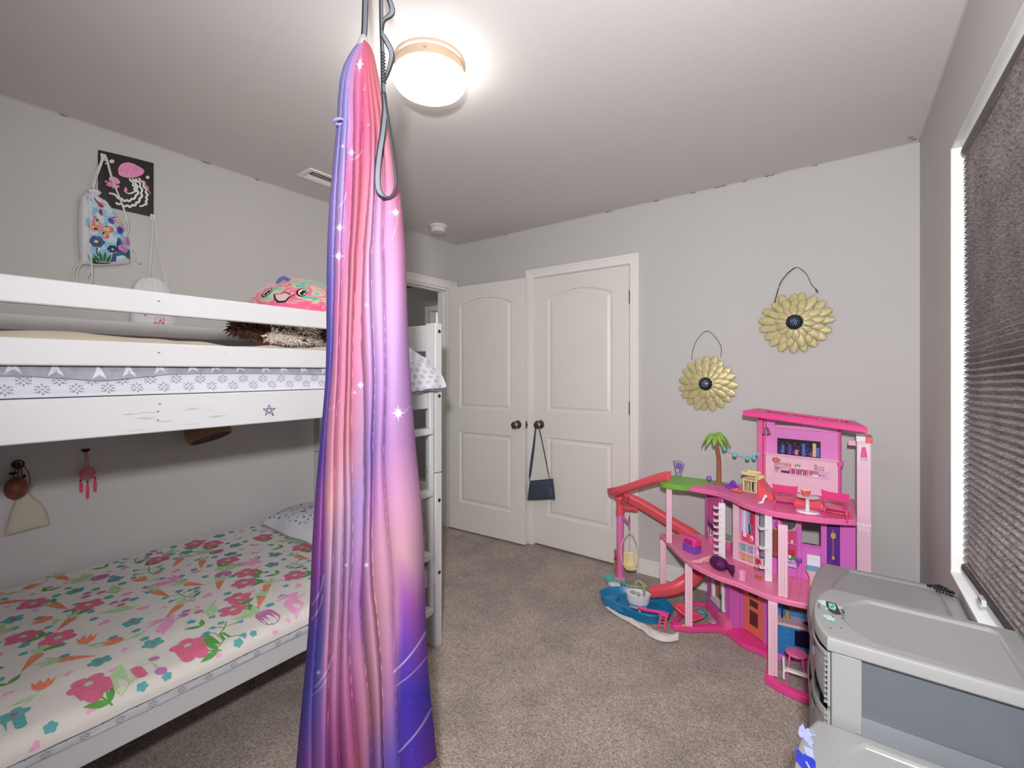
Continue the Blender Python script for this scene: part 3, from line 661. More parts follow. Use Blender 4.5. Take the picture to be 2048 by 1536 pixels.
def M_snow(): return [('pale', leaf_shape(-.1, -.7, 1.9, 1.0, .34)), ('pale', strip(bez((-.1, -.7), (0, .4), (.35, .35)), .03)), ('pale', strip(bez((-.05, -.4), (.2, .3), (.5, .05)), .03)), ('mauve', ell(.36, .28, .13, .1)), ('mauve', ell(.5, 0, .14, .12)), ('rose', ell(.1, -.1, .14, .1))]
def M_small(): return flower(5, 'teal', 'teal', .5, .22)
MOT = [M_teal, M_pink, M_carrot, M_tulip, M_bells, M_heart, M_leafs, M_beet, M_bunny, M_snow]
# surface across the bed: w runs from the wall over the mattress and down the front
W1 = 1.011
def comf(w, y, o=0):
    wr = .006 * nz(w * 5, y * 4, 1.7) + .003 * nz(w * 13, y * 9, 4.2)
    drop = 0; x = -2.650 + w
    z = .474 + wr - .012 * math.exp(-((w - .0) / .1) ** 2) * 0
    if w <= W1: n_ = Vector((0, 0, 1))
    else:
        a = (w - W1) / .045; aa = min(a, PI / 2); x = -2.606 + W1 + .053 * sin(aa); z = .474 + wr * max(0, 1 - a) - .045 * (1 - cos(aa)); n_ = Vector((sin(aa), 0, cos(aa)))
        if a > PI / 2: z -= (a - PI / 2) * .045
    x += .006 * nz(y * 6, 0, 9) * min(1, w)
    return (x + n_.x * o, y, z + n_.z * o)
b = MB(); WE = W1 + .085; CY0, CY1 = -.36, 1.50
hem = lambda y: (WE - .008 + .010 * nz(y * 3.1, 2, 2) + .004 * nz(y * 11, 1, 1)) if y < 1.07 else W1 - .012   # tucked in beside the ladder
b.grid(lambda u, v: comf(u * hem(CY0 + v * (CY1 - CY0)), CY0 + v * (CY1 - CY0)), 90, 150)
b.grid(lambda u, v: comf(hem(CY0 + v * (CY1 - CY0)) * (1 - .03 * u), CY0 + v * (CY1 - CY0), -.010 * u), 2, 150)
cf = lambda w, y, o: comf(w, y, o)
rn = random.Random(11); j = 0; wv = .05; pool = []
while wv < WE - .005:
    yv = CY0 + .085 + (.058 if j % 2 else 0)
    while yv < CY1 - .03:
        if not pool: pool = MOT[:] * 1 + [M_teal, M_heart, M_carrot, M_pink]; rn.shuffle(pool)
        mo_ = pool.pop(); ww, yy_ = wv + rn.uniform(-.012, .012), yv + rn.uniform(-.012, .012)
        sc = {M_teal: .058, M_heart: .046, M_leafs: .066, M_bunny: .105, M_carrot: .098, M_tulip: .086, M_pink: .088, M_bells: .092, M_beet: .104, M_snow: .104}[mo_]
        rt = -PI / 2 + rn.uniform(-.9, .9) + PI
        s_ = mo_()
        mxw = max(abs(p[0]) + abs(p[1]) for _, pl in s_ for p in pl) * sc
        if ww + mxw * .8 < WE - .012 - (.10 if yy_ > .98 else 0): b.shapes(s_, cf, CI, ww, yy_, sc, rt, off=.0012, step=.0002, flip=rn.random() < .5, sub=1)
        for dx, dy in ((.052, .05), (-.02, .057)):
            a_, c_ = ww + dx + rn.uniform(-.008, .008), yy_ + dy + rn.uniform(-.006, .006)
            if a_ < WE - .025 - (.09 if c_ > 1.0 else 0) and c_ < CY1 - .02: b.shapes(rn.choice((M_small, M_star, M_heart, M_small))(), cf, CI, a_, c_, rn.uniform(.022, .032), rn.random() * 6, off=.0010, step=.0001)
        yv += .116
    wv += .094; j += 1
tag(b.build('floral_comforter', cm, smooth=80), 'white fleece comforter printed with spring flowers, carrots and bunnies on the lower bunk', 'comforter')
# sheet edge of the lower bunk bulging over the rail
def losheet(y, z, o=0):
    f = (z - .372) / .065
    return (BX + .0025 + .007 * sin(PI * min(1, max(0, f)) ** .8) + .005 * abs(nz(y * 9, z * 30, 3)) + .003 * abs(nz(y * 21, z * 60, 1)) + o, y, z)
lob = lambda y: .384 + .010 * nz(y * 2.6, 5, 0) + .004 * nz(y * 9, 2, 0)
b = MB(); b.grid(lambda u, v: losheet(BY0 + .07 + u * 1.42, lob(BY0 + .07 + u * 1.42) + v * .060), 260, 16)
b.grid(lambda u, v: (BX + .0025 - .03 * v, BY0 + .07 + u * 1.42, .436 - .002 * v), 60, 2)
j = 0
for z in (.396, .416):
    y = BY0 + .1 + (.035 if j else 0)
    while y < 1.04: b.shapes(DIA, losheet, {1: 1}, y, z, .026, 0, off=.0012, step=.00002); y += .07
    j += 1
tag(b.build('fitted_sheet', [sheet_m, motif_m], smooth=80), 'white sheet edge with grey diamonds puckered over the lower bunk rail', 'bed sheet')
# pillow with blue doodle print
pil_m = mat('pillow_cotton', (214, 214, 220), .92, bump=.06, bscale=300); pb_m = mat('print_navy', (58, 78, 140), .9, var=.1, vscale=60); pg_m = mat('print_leaf', (80, 140, 90), .9, var=.1, vscale=60)
PC = V(-2.29, 1.36, .478)
def pill(u, v, o=0):
    a, c = u * 2 - 1, v * 2 - 1
    h = .105 * (max(0, 1 - abs(a) ** 2.6) * max(0, 1 - abs(c) ** 2.6)) ** .55 + .008 * nz(u * 5, v * 5, 3)
    return (PC.x + a * .30, PC.y + c * .16 + .012 * nz(u * 3, v * 3, 6), PC.z + .012 + h + o)
b = MB(); b.grid(pill, 40, 30); b.grid(lambda u, v: (pill(1 - u, v)[0], pill(1 - u, v)[1], PC.z + .004), 40, 2)
rn = random.Random(2)
for k in range(190):
    u, v = rn.uniform(.05, .95), rn.uniform(.06, .94)
    fn2 = lambda a, c, o: pill(a, c, o)
    t = rn.random()
    if t < .5: s_ = [(1, strip([(-.5, -.4), (.1, .1), (.5, .4)], .3)), (1, strip([(-.4, .3), (.2, -.2)], .25))]
    elif t < .8: s_ = [(1, flower(4, 1, 1, .5, .2)[0][1]), (1, ell(.4, .2, .25, .2))]
    else: s_ = [(2, leaf_shape(-.5, 0, .3, 1, .4))]
    b.shapes(s_, fn2, {1: 1, 2: 2}, u, v, .028, rn.random() * 6, off=.0012)
tag(b.build('pillow', [pil_m, pb_m, pg_m], smooth=80), 'white pillow with small navy doodles at the head of the lower bunk', 'pillow')
# ---------------------------------------------------------------- hanging aerial silk (galaxy print)
HX, HY = -1.017, .744
FW = Vector((-.5883, .8087, 0)); RT = Vector((.8087, .5883, 0)); TOC = -FW      # looking direction, right, towards the middle of the room
HD = 1.20; ppm = 902 / HD
def zpx(v): return 1.326 - (v - 745) / ppm
prof = [(78, 722, 731), (92, 709, 741), (108, 698, 748), (130, 686, 753), (160, 678, 760), (200, 674, 769), (250, 672, 780), (330, 667, 792), (400, 662, 800), (500, 656, 808), (620, 651, 815), (760, 648, 825), (900, 640, 832), (1000, 633, 840), (1100, 625, 846), (1200, 618, 851), (1300, 610, 857), (1400, 603, 864), (1500, 597, 871), (1548, 594, 875)]
def prof_at(v):
    for k in range(len(prof) - 1):
        a, c = prof[k], prof[k + 1]
        if v <= c[0] or k == len(prof) - 2:
            t = max(0, (v - a[0]) / (c[0] - a[0])); return a[1] + (c[1] - a[1]) * t, a[2] + (c[2] - a[2]) * t
rn = random.Random(21)
folds = [(.045, .024), (.135, .024), (.22, .018), (.30, .016), (.37, .014), (.46, .024), (.56, .026), (.67, .018), (.86, .020)]
# colour table of the print: rows (height as px of the hanging length), columns across the cloth; lower rows lightened to offset the weaker flash there
TAB = [
 (80, [(0, (178, 168, 250)), (.22, (200, 180, 248)), (.30, (232, 168, 224)), (.42, (240, 160, 208)), (.6, (238, 120, 158)), (.8, (232, 116, 134)), (1, (232, 132, 150))]),
 (250, [(0, (176, 170, 250)), (.20, (188, 178, 250)), (.27, (214, 190, 250)), (.32, (248, 150, 205)), (.42, (240, 118, 168)), (.6, (238, 124, 156)), (.8, (242, 150, 168)), (1, (240, 166, 172))]),
 (400, [(0, (182, 164, 250)), (.14, (198, 178, 250)), (.19, (214, 180, 246)), (.23, (240, 128, 182)), (.4, (238, 138, 158)), (.5, (240, 150, 172)), (.65, (240, 184, 230)), (.8, (240, 166, 212)), (1, (236, 146, 184))]),
 (600, [(0, (130, 120, 230)), (.06, (150, 130, 232)), (.11, (236, 145, 190)), (.35, (240, 155, 175)), (.45, (238, 150, 185)), (.55, (230, 190, 236)), (.7, (226, 186, 236)), (.85, (222, 172, 226)), (1, (216, 160, 214))]),
 (750, [(0, (98, 88, 205)), (.05, (120, 96, 208)), (.10, (230, 150, 190)), (.3, (230, 140, 170)), (.45, (216, 150, 195)), (.55, (206, 165, 226)), (.75, (206, 160, 220)), (1, (196, 150, 214))]),
 (900, [(0, (110, 84, 200)), (.05, (130, 90, 200)), (.10, (226, 150, 180)), (.3, (226, 150, 165)), (.4, (196, 150, 190)), (.5, (164, 134, 206)), (.65, (190, 140, 205)), (.85, (196, 145, 200)), (1, (190, 140, 195))]),
 (1000, [(0, (166, 91, 187)), (.07, (187, 107, 193)), (.13, (255, 185, 190)), (.25, (232, 177, 209)), (.4, (187, 155, 220)), (.55, (209, 145, 214)), (.7, (225, 161, 203)), (1, (225, 166, 198))]),
 (1100, [(0, (177, 96, 193)), (.08, (182, 102, 196)), (.15, (222, 177, 214)), (.3, (205, 166, 214)), (.45, (205, 150, 209)), (.6, (226, 166, 198)), (.8, (226, 172, 187)), (1, (220, 166, 198))]),
 (1200, [(0, (155, 91, 187)), (.09, (134, 96, 203)), (.16, (211, 166, 214)), (.3, (209, 155, 209)), (.45, (198, 134, 209)), (.6, (226, 166, 182)), (.72, (220, 161, 198)), (.82, (183, 102, 198)), (1, (177, 96, 198))]),
 (1300, [(0, (96, 86, 203)), (.12, (118, 113, 222)), (.18, (237, 166, 209)), (.4, (220, 145, 198)), (.55, (226, 166, 187)), (.72, (220, 155, 209)), (.80, (134, 80, 209)), (1, (142, 85, 209))]),
 (1400, [(0, (121, 106, 222)), (.15, (153, 127, 226)), (.22, (237, 150, 209)), (.4, (220, 125, 187)), (.5, (226, 155, 177)), (.70, (205, 145, 214)), (.78, (86, 64, 203)), (1, (80, 70, 209))]),
 (1540, [(0, (166, 102, 209)), (.15, (196, 121, 214)), (.3, (194, 96, 166)), (.42, (226, 134, 166)), (.55, (177, 129, 214)), (.7, (123, 107, 225)), (.82, (107, 70, 209)), (1, (140, 70, 193))])]
def row_col(row, s):
    for k in range(len(row) - 1):
        a, c = row[k], row[k + 1]
        if s <= c[0]:
            t = max(0, (s - a[0]) / max(1e-6, c[0] - a[0])); t = t * t * (3 - 2 * t); return Vector([a[1][i] + (c[1][i] - a[1][i]) * t for i in range(3)])
    return Vector(row[-1][1])
def tabcol(s, v):
    s = min(1, max(0, s)); v = min(1540, max(80, v))
    for k in range(len(TAB) - 1):
        if v <= TAB[k + 1][0]:
            t = (v - TAB[k][0]) / (TAB[k + 1][0] - TAB[k][0]); return row_col(TAB[k][1], s).lerp(row_col(TAB[k + 1][1], s), t)
    return row_col(TAB[-1][1], s)
LB_ = [(80, [0, .14, .27, .40, .62, .72, .82, .91, 1]), (300, [0, .10, .22, .32, .44, .58, .70, .84, 1]), (500, [0, .07, .17, .26, .36, .47, .59, .73, 1]), (900, [0, .06, .16, .25, .33, .43, .53, .67, 1]), (1200, [0, .07, .19, .28, .36, .46, .57, .71, 1]), (1556, [0, .11, .22, .31, .42, .53, .64, .74, 1])]
def lobes(v):
    for (v0, a), (v1, c) in zip(LB_, LB_[1:]):
        if v <= v1 or v1 == 1556:
            t = min(1, max(0, (v - v0) / (v1 - v0))); return [x + (y - x) * t + (0 if x in (0, 1) else .008 * sin(v * .012 + x * 20)) for x, y in zip(a, c)]
BACKL = [0, .12, .25, .4, .52, .66, .8, 1]
silk = thing('aerial_silk', 'pink and purple galaxy print silk hanging from a ceiling strap', 'aerial silk', (HX, HY, .22))
NA, NZ_ = 560, 200
def silk_pt(a, v):
    """a: angle around the bundle, 0..1 front half left to right, 1..2 back half"""
    l, r = prof_at(v); z = zpx(v); hw = (r - l) / 2 / ppm; cu = ((l + r) / 2 - 1024) / 902 * HD
    th = PI * (1 - a); front = 1 if a <= 1 else -1
    lat = cu + hw * cos(th); s = (cos(th) + 1) / 2
    dep = (.30 + .42 * min(1, hw / .13)) * hw + .012
    d = abs(sin(th)) ** .8 * dep * front
    gro = min(1, max(0, (v - 84) / 200))
    B = lobes(v) if front > 0 else BACKL
    for k in range(len(B) - 1):
        if s <= B[k + 1] or k == len(B) - 2:
            w = B[k + 1] - B[k]; t = min(1, max(0, (s - B[k]) / w)); A = min(.040, .95 * w * 2 * hw) * (1 if w < .2 else .5) * (.8 + .35 * sin(k * 2.3 + v * .0022))
            arch = max(0, 1 - abs(2 * t - 1) ** (2.1 + .4 * sin(k * 1.7))) ** .6; tilt = .25 * sin(k * 1.3 + 1) * (2 * t - 1)
            d += front * gro * (A * (arch * (1 + tilt) - .6) + (.007 if k % 2 else -.007) * min(1, hw / .1) * arch) * min(1, abs(sin(th)) * 2.6); break
    lat += .004 * sin(v * .011 + s * 9) * gro
    kk = (HD - d) / HD; p = FW * (HD - d) + RT * lat * kk; p.z = 1.326 + (z - 1.326) * kk
    return p, s
vs = []; colr = []; uvs = []
for j in range(NZ_ + 1):
    vb = 78 + (1556 - 78) * (j / NZ_) ** 1.04
    for i in range(NA):
        a = 2 * i / NA; sv = (cos(PI * (1 - a)) + 1) / 2; v = vb - (48 * max(0, (sv - .80) / .20) ** 1.3 - 8 * sin(sv * 14)) * (j / NZ_) ** 12; p, s = silk_pt(a, v); hem_ = 0
        if j > NZ_ - 8: p.z += .03 * (1 - s) * 0
        vs.append(tuple(p))
        sc_ = s if a <= 1 else .5 * s
        wv_ = v + 40 * nz(s * 6, v * .004, 1); sc_ += .02 * nz(s * 9, v * .01, 5)
        colr.append(tabcol(sc_, wv_)); uvs.append((s if a <= 1 else 2 + s, v / 1536))
fs = [(j * NA + i, j * NA + (i + 1) % NA, (j + 1) * NA + (i + 1) % NA, (j + 1) * NA + i) for j in range(NZ_) for i in range(NA)]
fs = [f[::-1] for f in fs]
b = MB(); b.add(vs, fs)
def silk_material():
    m = bpy.data.materials.new('galaxy_silk'); m.use_nodes = True; t = NT(m); bs = t.bsdf
    at = t.node('ShaderNodeVertexColor', layer_name='print'); uv = t.node('ShaderNodeUVMap', uv_map='print_uv'); sep = t.node('ShaderNodeSeparateXYZ'); t.link(uv.outputs[0], sep.inputs[0])
    U, Vv = sep.outputs[0], sep.outputs[1]
    acc = None
    # printed stars: (u, v in px, size px, rays)
    for (su, sv, sz, st) in [(.50, 128, 26, 1), (.16, 292, 10, .6), (.13, 512, 17, 1), (.14, 455, 16, .8), (.42, 770, 12, .8), (.84, 826, 22, 1), (.92, 425, 18, .6), (.30, 305, 16, .6), (.30, 1130, 10, .4), (.50, 1130, 12, .5), (.52, 610, 9, .5), (.36, 785, 7, .4), (.12, 1345, 12, .4)]:
        dx = t.math('MULTIPLY', t.math('SUBTRACT', U, su), 165.0 + max(0, (sv - 400) * .095)); dy = t.math('MULTIPLY', t.math('SUBTRACT', Vv, sv / 1536), 1536.0)
        ax = t.math('ABSOLUTE', dx); ay = t.math('ABSOLUTE', dy)
        dd = t.math('SQRT', t.math('ADD', t.math('MULTIPLY', dx, dx), t.math('MULTIPLY', dy, dy)))
        r1 = t.math('SUBTRACT', 1.0, t.math('DIVIDE', t.math('ADD', t.math('MULTIPLY', t.math('MINIMUM', ax, ay), 5.0), t.math('MAXIMUM', ax, ay)), float(sz)), True)
        p_, q_ = t.math('ABSOLUTE', t.math('MULTIPLY', t.math('ADD', dx, dy), .707)), t.math('ABSOLUTE', t.math('MULTIPLY', t.math('SUBTRACT', dx, dy), .707))
        r2 = t.math('SUBTRACT', 1.0, t.math('DIVIDE', t.math('ADD', t.math('MULTIPLY', t.math('MINIMUM', p_, q_), 6.0), t.math('MAXIMUM', p_, q_)), sz * .8), True)
        r3 = t.math('SUBTRACT', 1.0, t.math('DIVIDE', dd, sz * .42), True)
        s_ = t.math('MULTIPLY', t.math('ADD', t.math('MAXIMUM', r1, r2), r3), st * .8, True)
        acc = s_ if acc is None else t.math('MAXIMUM', acc, s_)
    # shooting-star streaks: thin slanted lines
    for (u0, v0, u1, v1, wd, st) in [(.70, 1345, 1.0, 1262, 2.4, .7), (.72, 1372, 1.0, 1312, 1.8, .5), (.74, 1505, 1.0, 1415, 2.2, .6), (.10, 1375, .24, 1310, 2.0, .6), (.08, 1392, .22, 1345, 1.6, .5), (.28, 320, .45, 300, 2.2, .6), (.12, 415, .22, 385, 2.4, .5), (.55, 180, .62, 170, 2, .5), (.55, 250, .62, 243, 2, .5), (.02, 1210, .10, 1150, 1.8, .5), (.02, 1240, .10, 1190, 1.8, .5), (.84, 826, .97, 812, 1.6, .5), (.06, 820, .2, 800, 1.6, .4), (.84, 480, .98, 400, 2.0, .35)]:
        W = 190.0; ax_, ay_, bx_, by_ = u0 * W, v0, u1 * W, v1; L = math.hypot(bx_ - ax_, by_ - ay_); tx, ty = (bx_ - ax_) / L, (by_ - ay_) / L
        px = t.math('SUBTRACT', t.math('MULTIPLY', U, W), ax_); py = t.math('SUBTRACT', t.math('MULTIPLY', Vv, 1536.0), ay_)
        al = t.math('ADD', t.math('MULTIPLY', px, tx), t.math('MULTIPLY', py, ty)); cr = t.math('ABSOLUTE', t.math('ADD', t.math('SUBTRACT', t.math('MULTIPLY', px, ty), t.math('MULTIPLY', py, tx)), t.math('MULTIPLY', t.math('SINE', t.math('MULTIPLY', al, 3.1 / L)), 4.0)))
        ins = t.math('MULTIPLY', t.math('GREATER_THAN', al, 0.0), t.math('LESS_THAN', al, L))
        s_ = t.math('MULTIPLY', t.math('MULTIPLY', t.math('SUBTRACT', 1.0, t.math('DIVIDE', cr, wd), True), ins), st * .55)
        acc = t.math('MAXIMUM', acc, s_)
    # dust of tiny stars
    vo = t.node('ShaderNodeTexVoronoi', Scale=1.0); mp = t.node('ShaderNodeMapping'); mp.inputs['Scale'].default_value = (14, 75, 1); t.link(uv.outputs[0], mp.inputs[0]); t.link(mp.outputs[0], vo.inputs['Vector'])
    du = t.math('MULTIPLY', t.math('SUBTRACT', .06, vo.outputs['Distance'], True), 12.0, True); acc = t.math('MAXIMUM', acc, t.math('MULTIPLY', du, .6))
    mx = t.node('ShaderNodeMixRGB'); t.link(acc, mx.inputs[0]); t.link(at.outputs[0], mx.inputs[1]); mx.inputs[2].default_value = lin((225, 222, 245)); t.link(mx.outputs[0], bs.inputs['Base Color'])
    bs.inputs['Roughness'].default_value = .7; bs.inputs['Specular IOR Level'].default_value = .12
    tc = t.node('ShaderNodeTexCoord'); n = t.node('ShaderNodeTexNoise', Scale=900.0); t.link(tc.outputs['Object'], n.inputs['Vector']); bp = t.node('ShaderNodeBump', Strength=.08, Distance=.002); t.link(n.outputs[0], bp.inputs['Height']); t.link(bp.outputs[0], bs.inputs['Normal'])
    return m
cloth = b.build('silk_cloth', silk_material(), silk, smooth=80); sm_ = cloth.modifiers.new('soften', 'SMOOTH'); sm_.factor = .5; sm_.iterations = 4
me = cloth.data; ca = me.color_attributes.new('print', 'FLOAT_COLOR', 'POINT')
for k, c in enumerate(colr):
    q = lin(tuple(c)); ca.data[k].color = (q[0] * SILK, q[1] * SILK, q[2] * SILK, 1)
ul = me.uv_layers.new(name='print_uv')
for l_ in me.loops: ul.data[l_.index].uv = uvs[l_.vertex_index]
web_m = mat('grey_webbing', (112, 118, 126), .7, bump=.15, bscale=900, var=.05, vscale=200); edge_m = mat('black_webbing_edge', (38, 38, 42), .7, var=.1, vscale=200)
def hp(u, v, d=HD): p = FW * d + RT * ((u - 1024) / 902 * d); p.z = 1.326 - (v - 745) / 902 * d; return p
def strap(pts, w, name, parent, face=None, twist=None):
    """flat webbing with dark selvedges along a path"""
    P = [Vector(p) for p in pts]
    for _ in range(2):
        Q = [P[0]]
        for a, c in zip(P, P[1:]): Q += [a.lerp(c, .25), a.lerp(c, .75)]
        P = Q + [P[-1]]
    up = (lambda i: twist(i / (len(P) - 1))) if twist else (lambda i: face or TOC)
    b = MB(); t = .0016
    b.tube(P, 1, up=up, prof=[(-w * .36, t), (-w * .36, -t), (w * .36, -t), (w * .36, t)], m=0)
    for s_ in (-1, 1): b.tube(P, 1, up=up, prof=[(s_ * w * .36, t * 1.25), (s_ * w * .36, -t * 1.25), (s_ * w * .5, -t * 1.25), (s_ * w * .5, t * 1.25)][::s_], m=1)
    return b.build(name, [web_m, edge_m], parent, smooth=50)
strap([hp(731, -58), hp(731, -20), hp(730, 20), hp(729, 60), hp(727, 80)], .017, 'hanging_strap', silk, twist=lambda t: TOC * .5 + RT * .85)
b = MB(); b.lathe([(.004, .02), (.010, .012), (.014, 0), (.017, -.012), (.015, -.02)], hp(727, 84), 16); b.build('crown_ring', mat('silver_wrap', (196, 196, 204), .4, .5, var=.05), silk)
b = MB(); c = hp(678, 243, HD - .045); tp = [c + RT * (.0125 * cos(a)) + TOC * (.012 * sin(a)) + Vector((0, 0, .003 * cos(a))) for a in (2 * PI * k / 20 for k in range(20))]; b.tube(tp, .0034, 8, closed=True)
b.build('tie_band', mat('lilac_tie', (140, 130, 205), .7, var=.03), silk, smooth=80)
# second strap: loops sewn along it, ending in a long open loop
lp = thing('loop_strap', 'grey daisy chain strap with dark edges hanging in front of the silk', 'strap', tuple(hp(765, -60, HD - .05)))
d0 = HD - .075
strap([hp(761, -68, d0), hp(762, 0, d0), hp(763, 60, d0), hp(765, 110, d0), hp(766, 175, d0), hp(768, 190, d0)], .011, 'main_webbing', lp, twist=lambda t: RT + TOC * .5)
strap([hp(763, -40, d0), hp(783, 10, d0), hp(786, 28, d0), hp(766, 40, d0), hp(764, 62, d0)], .013, 'sewn_loop', lp, twist=lambda t: TOC + RT * (1.2 * cos(t * 3)))
strap([hp(764, 68, d0), hp(775, 86, d0), hp(786, 108, d0), hp(778, 140, d0), hp(768, 164, d0)], .013, 'sewn_loop', lp, twist=lambda t: TOC + RT * (1.0 - 2.2 * t))
b = MB()
for k in range(10):
    c = hp(766 + k * .25, 106 + k * 6.5, d0 - .004); b.tube([c - RT * .006 + V(0, 0, .004), c + TOC * .004, c + RT * .006 - V(0, 0, .004)], .0014, 5)
b.build('bar_tacks', edge_m, lp)
strap([hp(767, 184, d0), hp(770, 214, d0), hp(766, 262, d0), hp(758, 310, d0), hp(754, 355, d0), hp(757, 385, d0), hp(770, 396, d0), hp(784, 392, d0), hp(793, 372, d0), hp(792, 350, d0), hp(786, 300, d0), hp(778, 250, d0), hp(772, 214, d0), hp(768, 186, d0)], .014, 'end_loop', lp, twist=lambda t: (RT * (cos(PI * (t + .1)) * 1.0) + TOC * .55 + V(0, 0, 1.0) * (math.exp(-((t - .5) / .12) ** 2))))
# ---------------------------------------------------------------- dollhouse
def pl(name, rgb, **k): return mat(name, rgb, k.pop('rough', .38), var=k.pop('var', .015), vscale=k.pop('vscale', 25), **k)
hot_m = pl('hot_pink_plastic', (238, 68, 148)); pk_m = pl('pink_plastic', (236, 112, 168)); pale_m = pl('pale_pink_plastic', (240, 196, 214)); purp_m = pl('orchid_plastic', (216, 110, 200)); coral_m = pl('coral_plastic', (232, 92, 104))
green_m = pl('lawn_plastic', (118, 182, 62)); teal_m = pl('teal_plastic', (84, 190, 180)); blue_m = pl('blue_plastic', (34, 126, 178)); wht_m = pl('white_plastic', (234, 228, 234)); cream_p = pl('cream_plastic', (228, 214, 158)); vio_m = pl('violet_plastic', (128, 76, 190)); rose_m = pl('rose_plastic', (238, 130, 172))
brick_m = pl('pale_pink_brick', (240, 200, 220)); dv_m = pl('deep_violet', (96, 44, 140), var=.3, vscale=80); navy_m = pl('navy_print', (36, 36, 92)); sky_m = pl('print_sky', (120, 170, 214)); lil_m = pl('lilac_plastic', (206, 176, 226)); org_m = pl('orange_door', (226, 116, 92)); blk_p = pl('black_print', (30, 24, 36)); aqua_m = pl('aqua_plastic', (96, 206, 214)); lime_m = pl('lime_plastic', (168, 196, 110)); stove_m = pl('kitchen_blue', (52, 130, 196)); red_p = pl('print_red', (190, 50, 66)); gold_m = pl('print_gold', (206, 166, 84)); mirror_m = mat('toy_mirror', (190, 208, 226), .12, .7, var=.02)
HO = (-.25, 2.55, 0)
house = thing('dollhouse', 'three storey pink toy dollhouse with slide and palm against the back wall', 'dollhouse', HO)
def hpart(name, b, m, bev=.002, parent=None, smooth=35, label=None):
    o = b.build(name, m, parent or house, bevel=bev, smooth=smooth)
    if label: o['label'] = label
    return o
def wallstrip(b, pts, w, z0, z1, m=0):
    """a low strip of constant width following a plan path"""
    b.prism(strip(pts, w), z0, z1, m)
# base frame
b = MB()
wallstrip(b, [(-.700, 2.372), (-.618, 2.405), (-.508, 2.490), (-.452, 2.487)], .034, .004, .03)
b.prism([(-.462, 2.470), (-.43, 2.445), (-.394, 2.408), (-.36, 2.398), (-.332, 2.396), (-.30, 2.388), (-.262, 2.372), (-.258, 2.45), (-.295, 2.478), (-.40, 2.556), (-.449, 2.505)], .004, .027)
wallstrip(b, [(-.262, 2.44), (-.252, 2.34), (-.244, 2.215)], .030, .004, .03)
wallstrip(b, [(-.252, 2.205), (-.204, 2.176), (-.15, 2.163), (-.098, 2.160), (.0, 2.160), (.07, 2.168)], .034, .004, .03)
wallstrip(b, [(-.470, 2.520), (-.606, 2.706), (-.690, 2.680), (-.704, 2.372)], .026, .004, .022)
wallstrip(b, [(.07, 2.168), (.075, 2.45), (-.255, 2.445)], .026, .004, .03)
hpart('base_plate', b, hot_m, smooth=40)
# floors
def slab(name, poly, z0, z1, m):
    b = MB(); b.prism(poly, z0, z1); return hpart(name, b, m, .004, smooth=40)
def spline(P, n=6):
    out = []
    for i in range(len(P) - 1):
        p0, p1, p2, p3 = P[max(0, i - 1)], P[i], P[i + 1], P[min(len(P) - 1, i + 2)]
        for k in range(n):
            t = k / n
            out.append(tuple(.5 * (2 * p1[j] + (p2[j] - p0[j]) * t + (2 * p0[j] - 5 * p1[j] + 4 * p2[j] - p3[j]) * t * t + (3 * p1[j] - p0[j] - 3 * p2[j] + p3[j]) * t ** 3) for j in range(len(p1))))
    return out + [tuple(P[-1])]
f2 = spline([(-.865, 2.683), (-.760, 2.540), (-.622, 2.374), (-.484, 2.290), (-.374, 2.262), (-.249, 2.214)]) + [(-.18, 2.212), (-.111, 2.222), (.05, 2.235), (.056, 2.56), (-.27, 2.60), (-.46, 2.80), (-.66, 2.815)]
slab('floor_slab', f2, .346, .370, rose_m)
dk = spline([(.056, 2.404), (-.05, 2.358), (-.16, 2.335), (-.267, 2.344), (-.37, 2.402), (-.44, 2.478), (-.515, 2.545)]) + [(-.60, 2.562), (-.672, 2.572), (-.555, 2.80), (.056, 2.80)]
slab('floor_slab', dk, .674, .700, pk_m)
lawn = [(-.674, 2.5725)] + spline([(-.70, 2.560), (-.76, 2.550), (-.815, 2.562), (-.840, 2.605), (-.842, 2.66)], 4) + [(-.842, 2.79), (-.557, 2.80)]
slab('lawn_deck', lawn, .674, .703, green_m)
# posts
def post(x, y, z0, z1, w=.030, a=.35, m=None):
    b = MB(); b.obox((x, y, (z0 + z1) / 2), (w, w * .62, z1 - z0), a); b.obox((x - .35 * w * sin(-a), y - .35 * w * cos(a), (z0 + z1) / 2), (w * .35, .004, z1 - z0 - .01), a)
    return hpart('post', b, m or pale_m, .002)
post(-.628, 2.402, .03, .346, .036); post(-.233, 2.222, .03, .346, .036, .1); post(-.198, 2.242, .370, .674, .036, .1); post(-.778, 2.572, .370, .674, .030); post(-.838, 2.655, .01, .346, .034)
# toothed lift rails
def toothed(x, y, z0, z1, a, n, deep):
    b = MB(); M = Matrix.Rotation(a, 3, 'Z'); c = Vector((x, y, 0))
    b.obox((x, y, (z0 + z1) / 2), (.030, .012, z1 - z0), M)
    for k in range(n):
        z = z0 + (z1 - z0) * (k + .7) / (n + .4); p = c + M @ Vector((-.022, -.008, z)); b.obox(p, (.034, .026, .005), M); b.obox(c + M @ Vector((-.037, -.008, z + .004)), (.005, .026, .010), M)
    return hpart('lift_rail', b, wht_m, .001)
toothed(-.478, 2.440, .371, .673, .35, 9, 1); toothed(-.266, 2.362, .371, .673, .3, 3, 0)
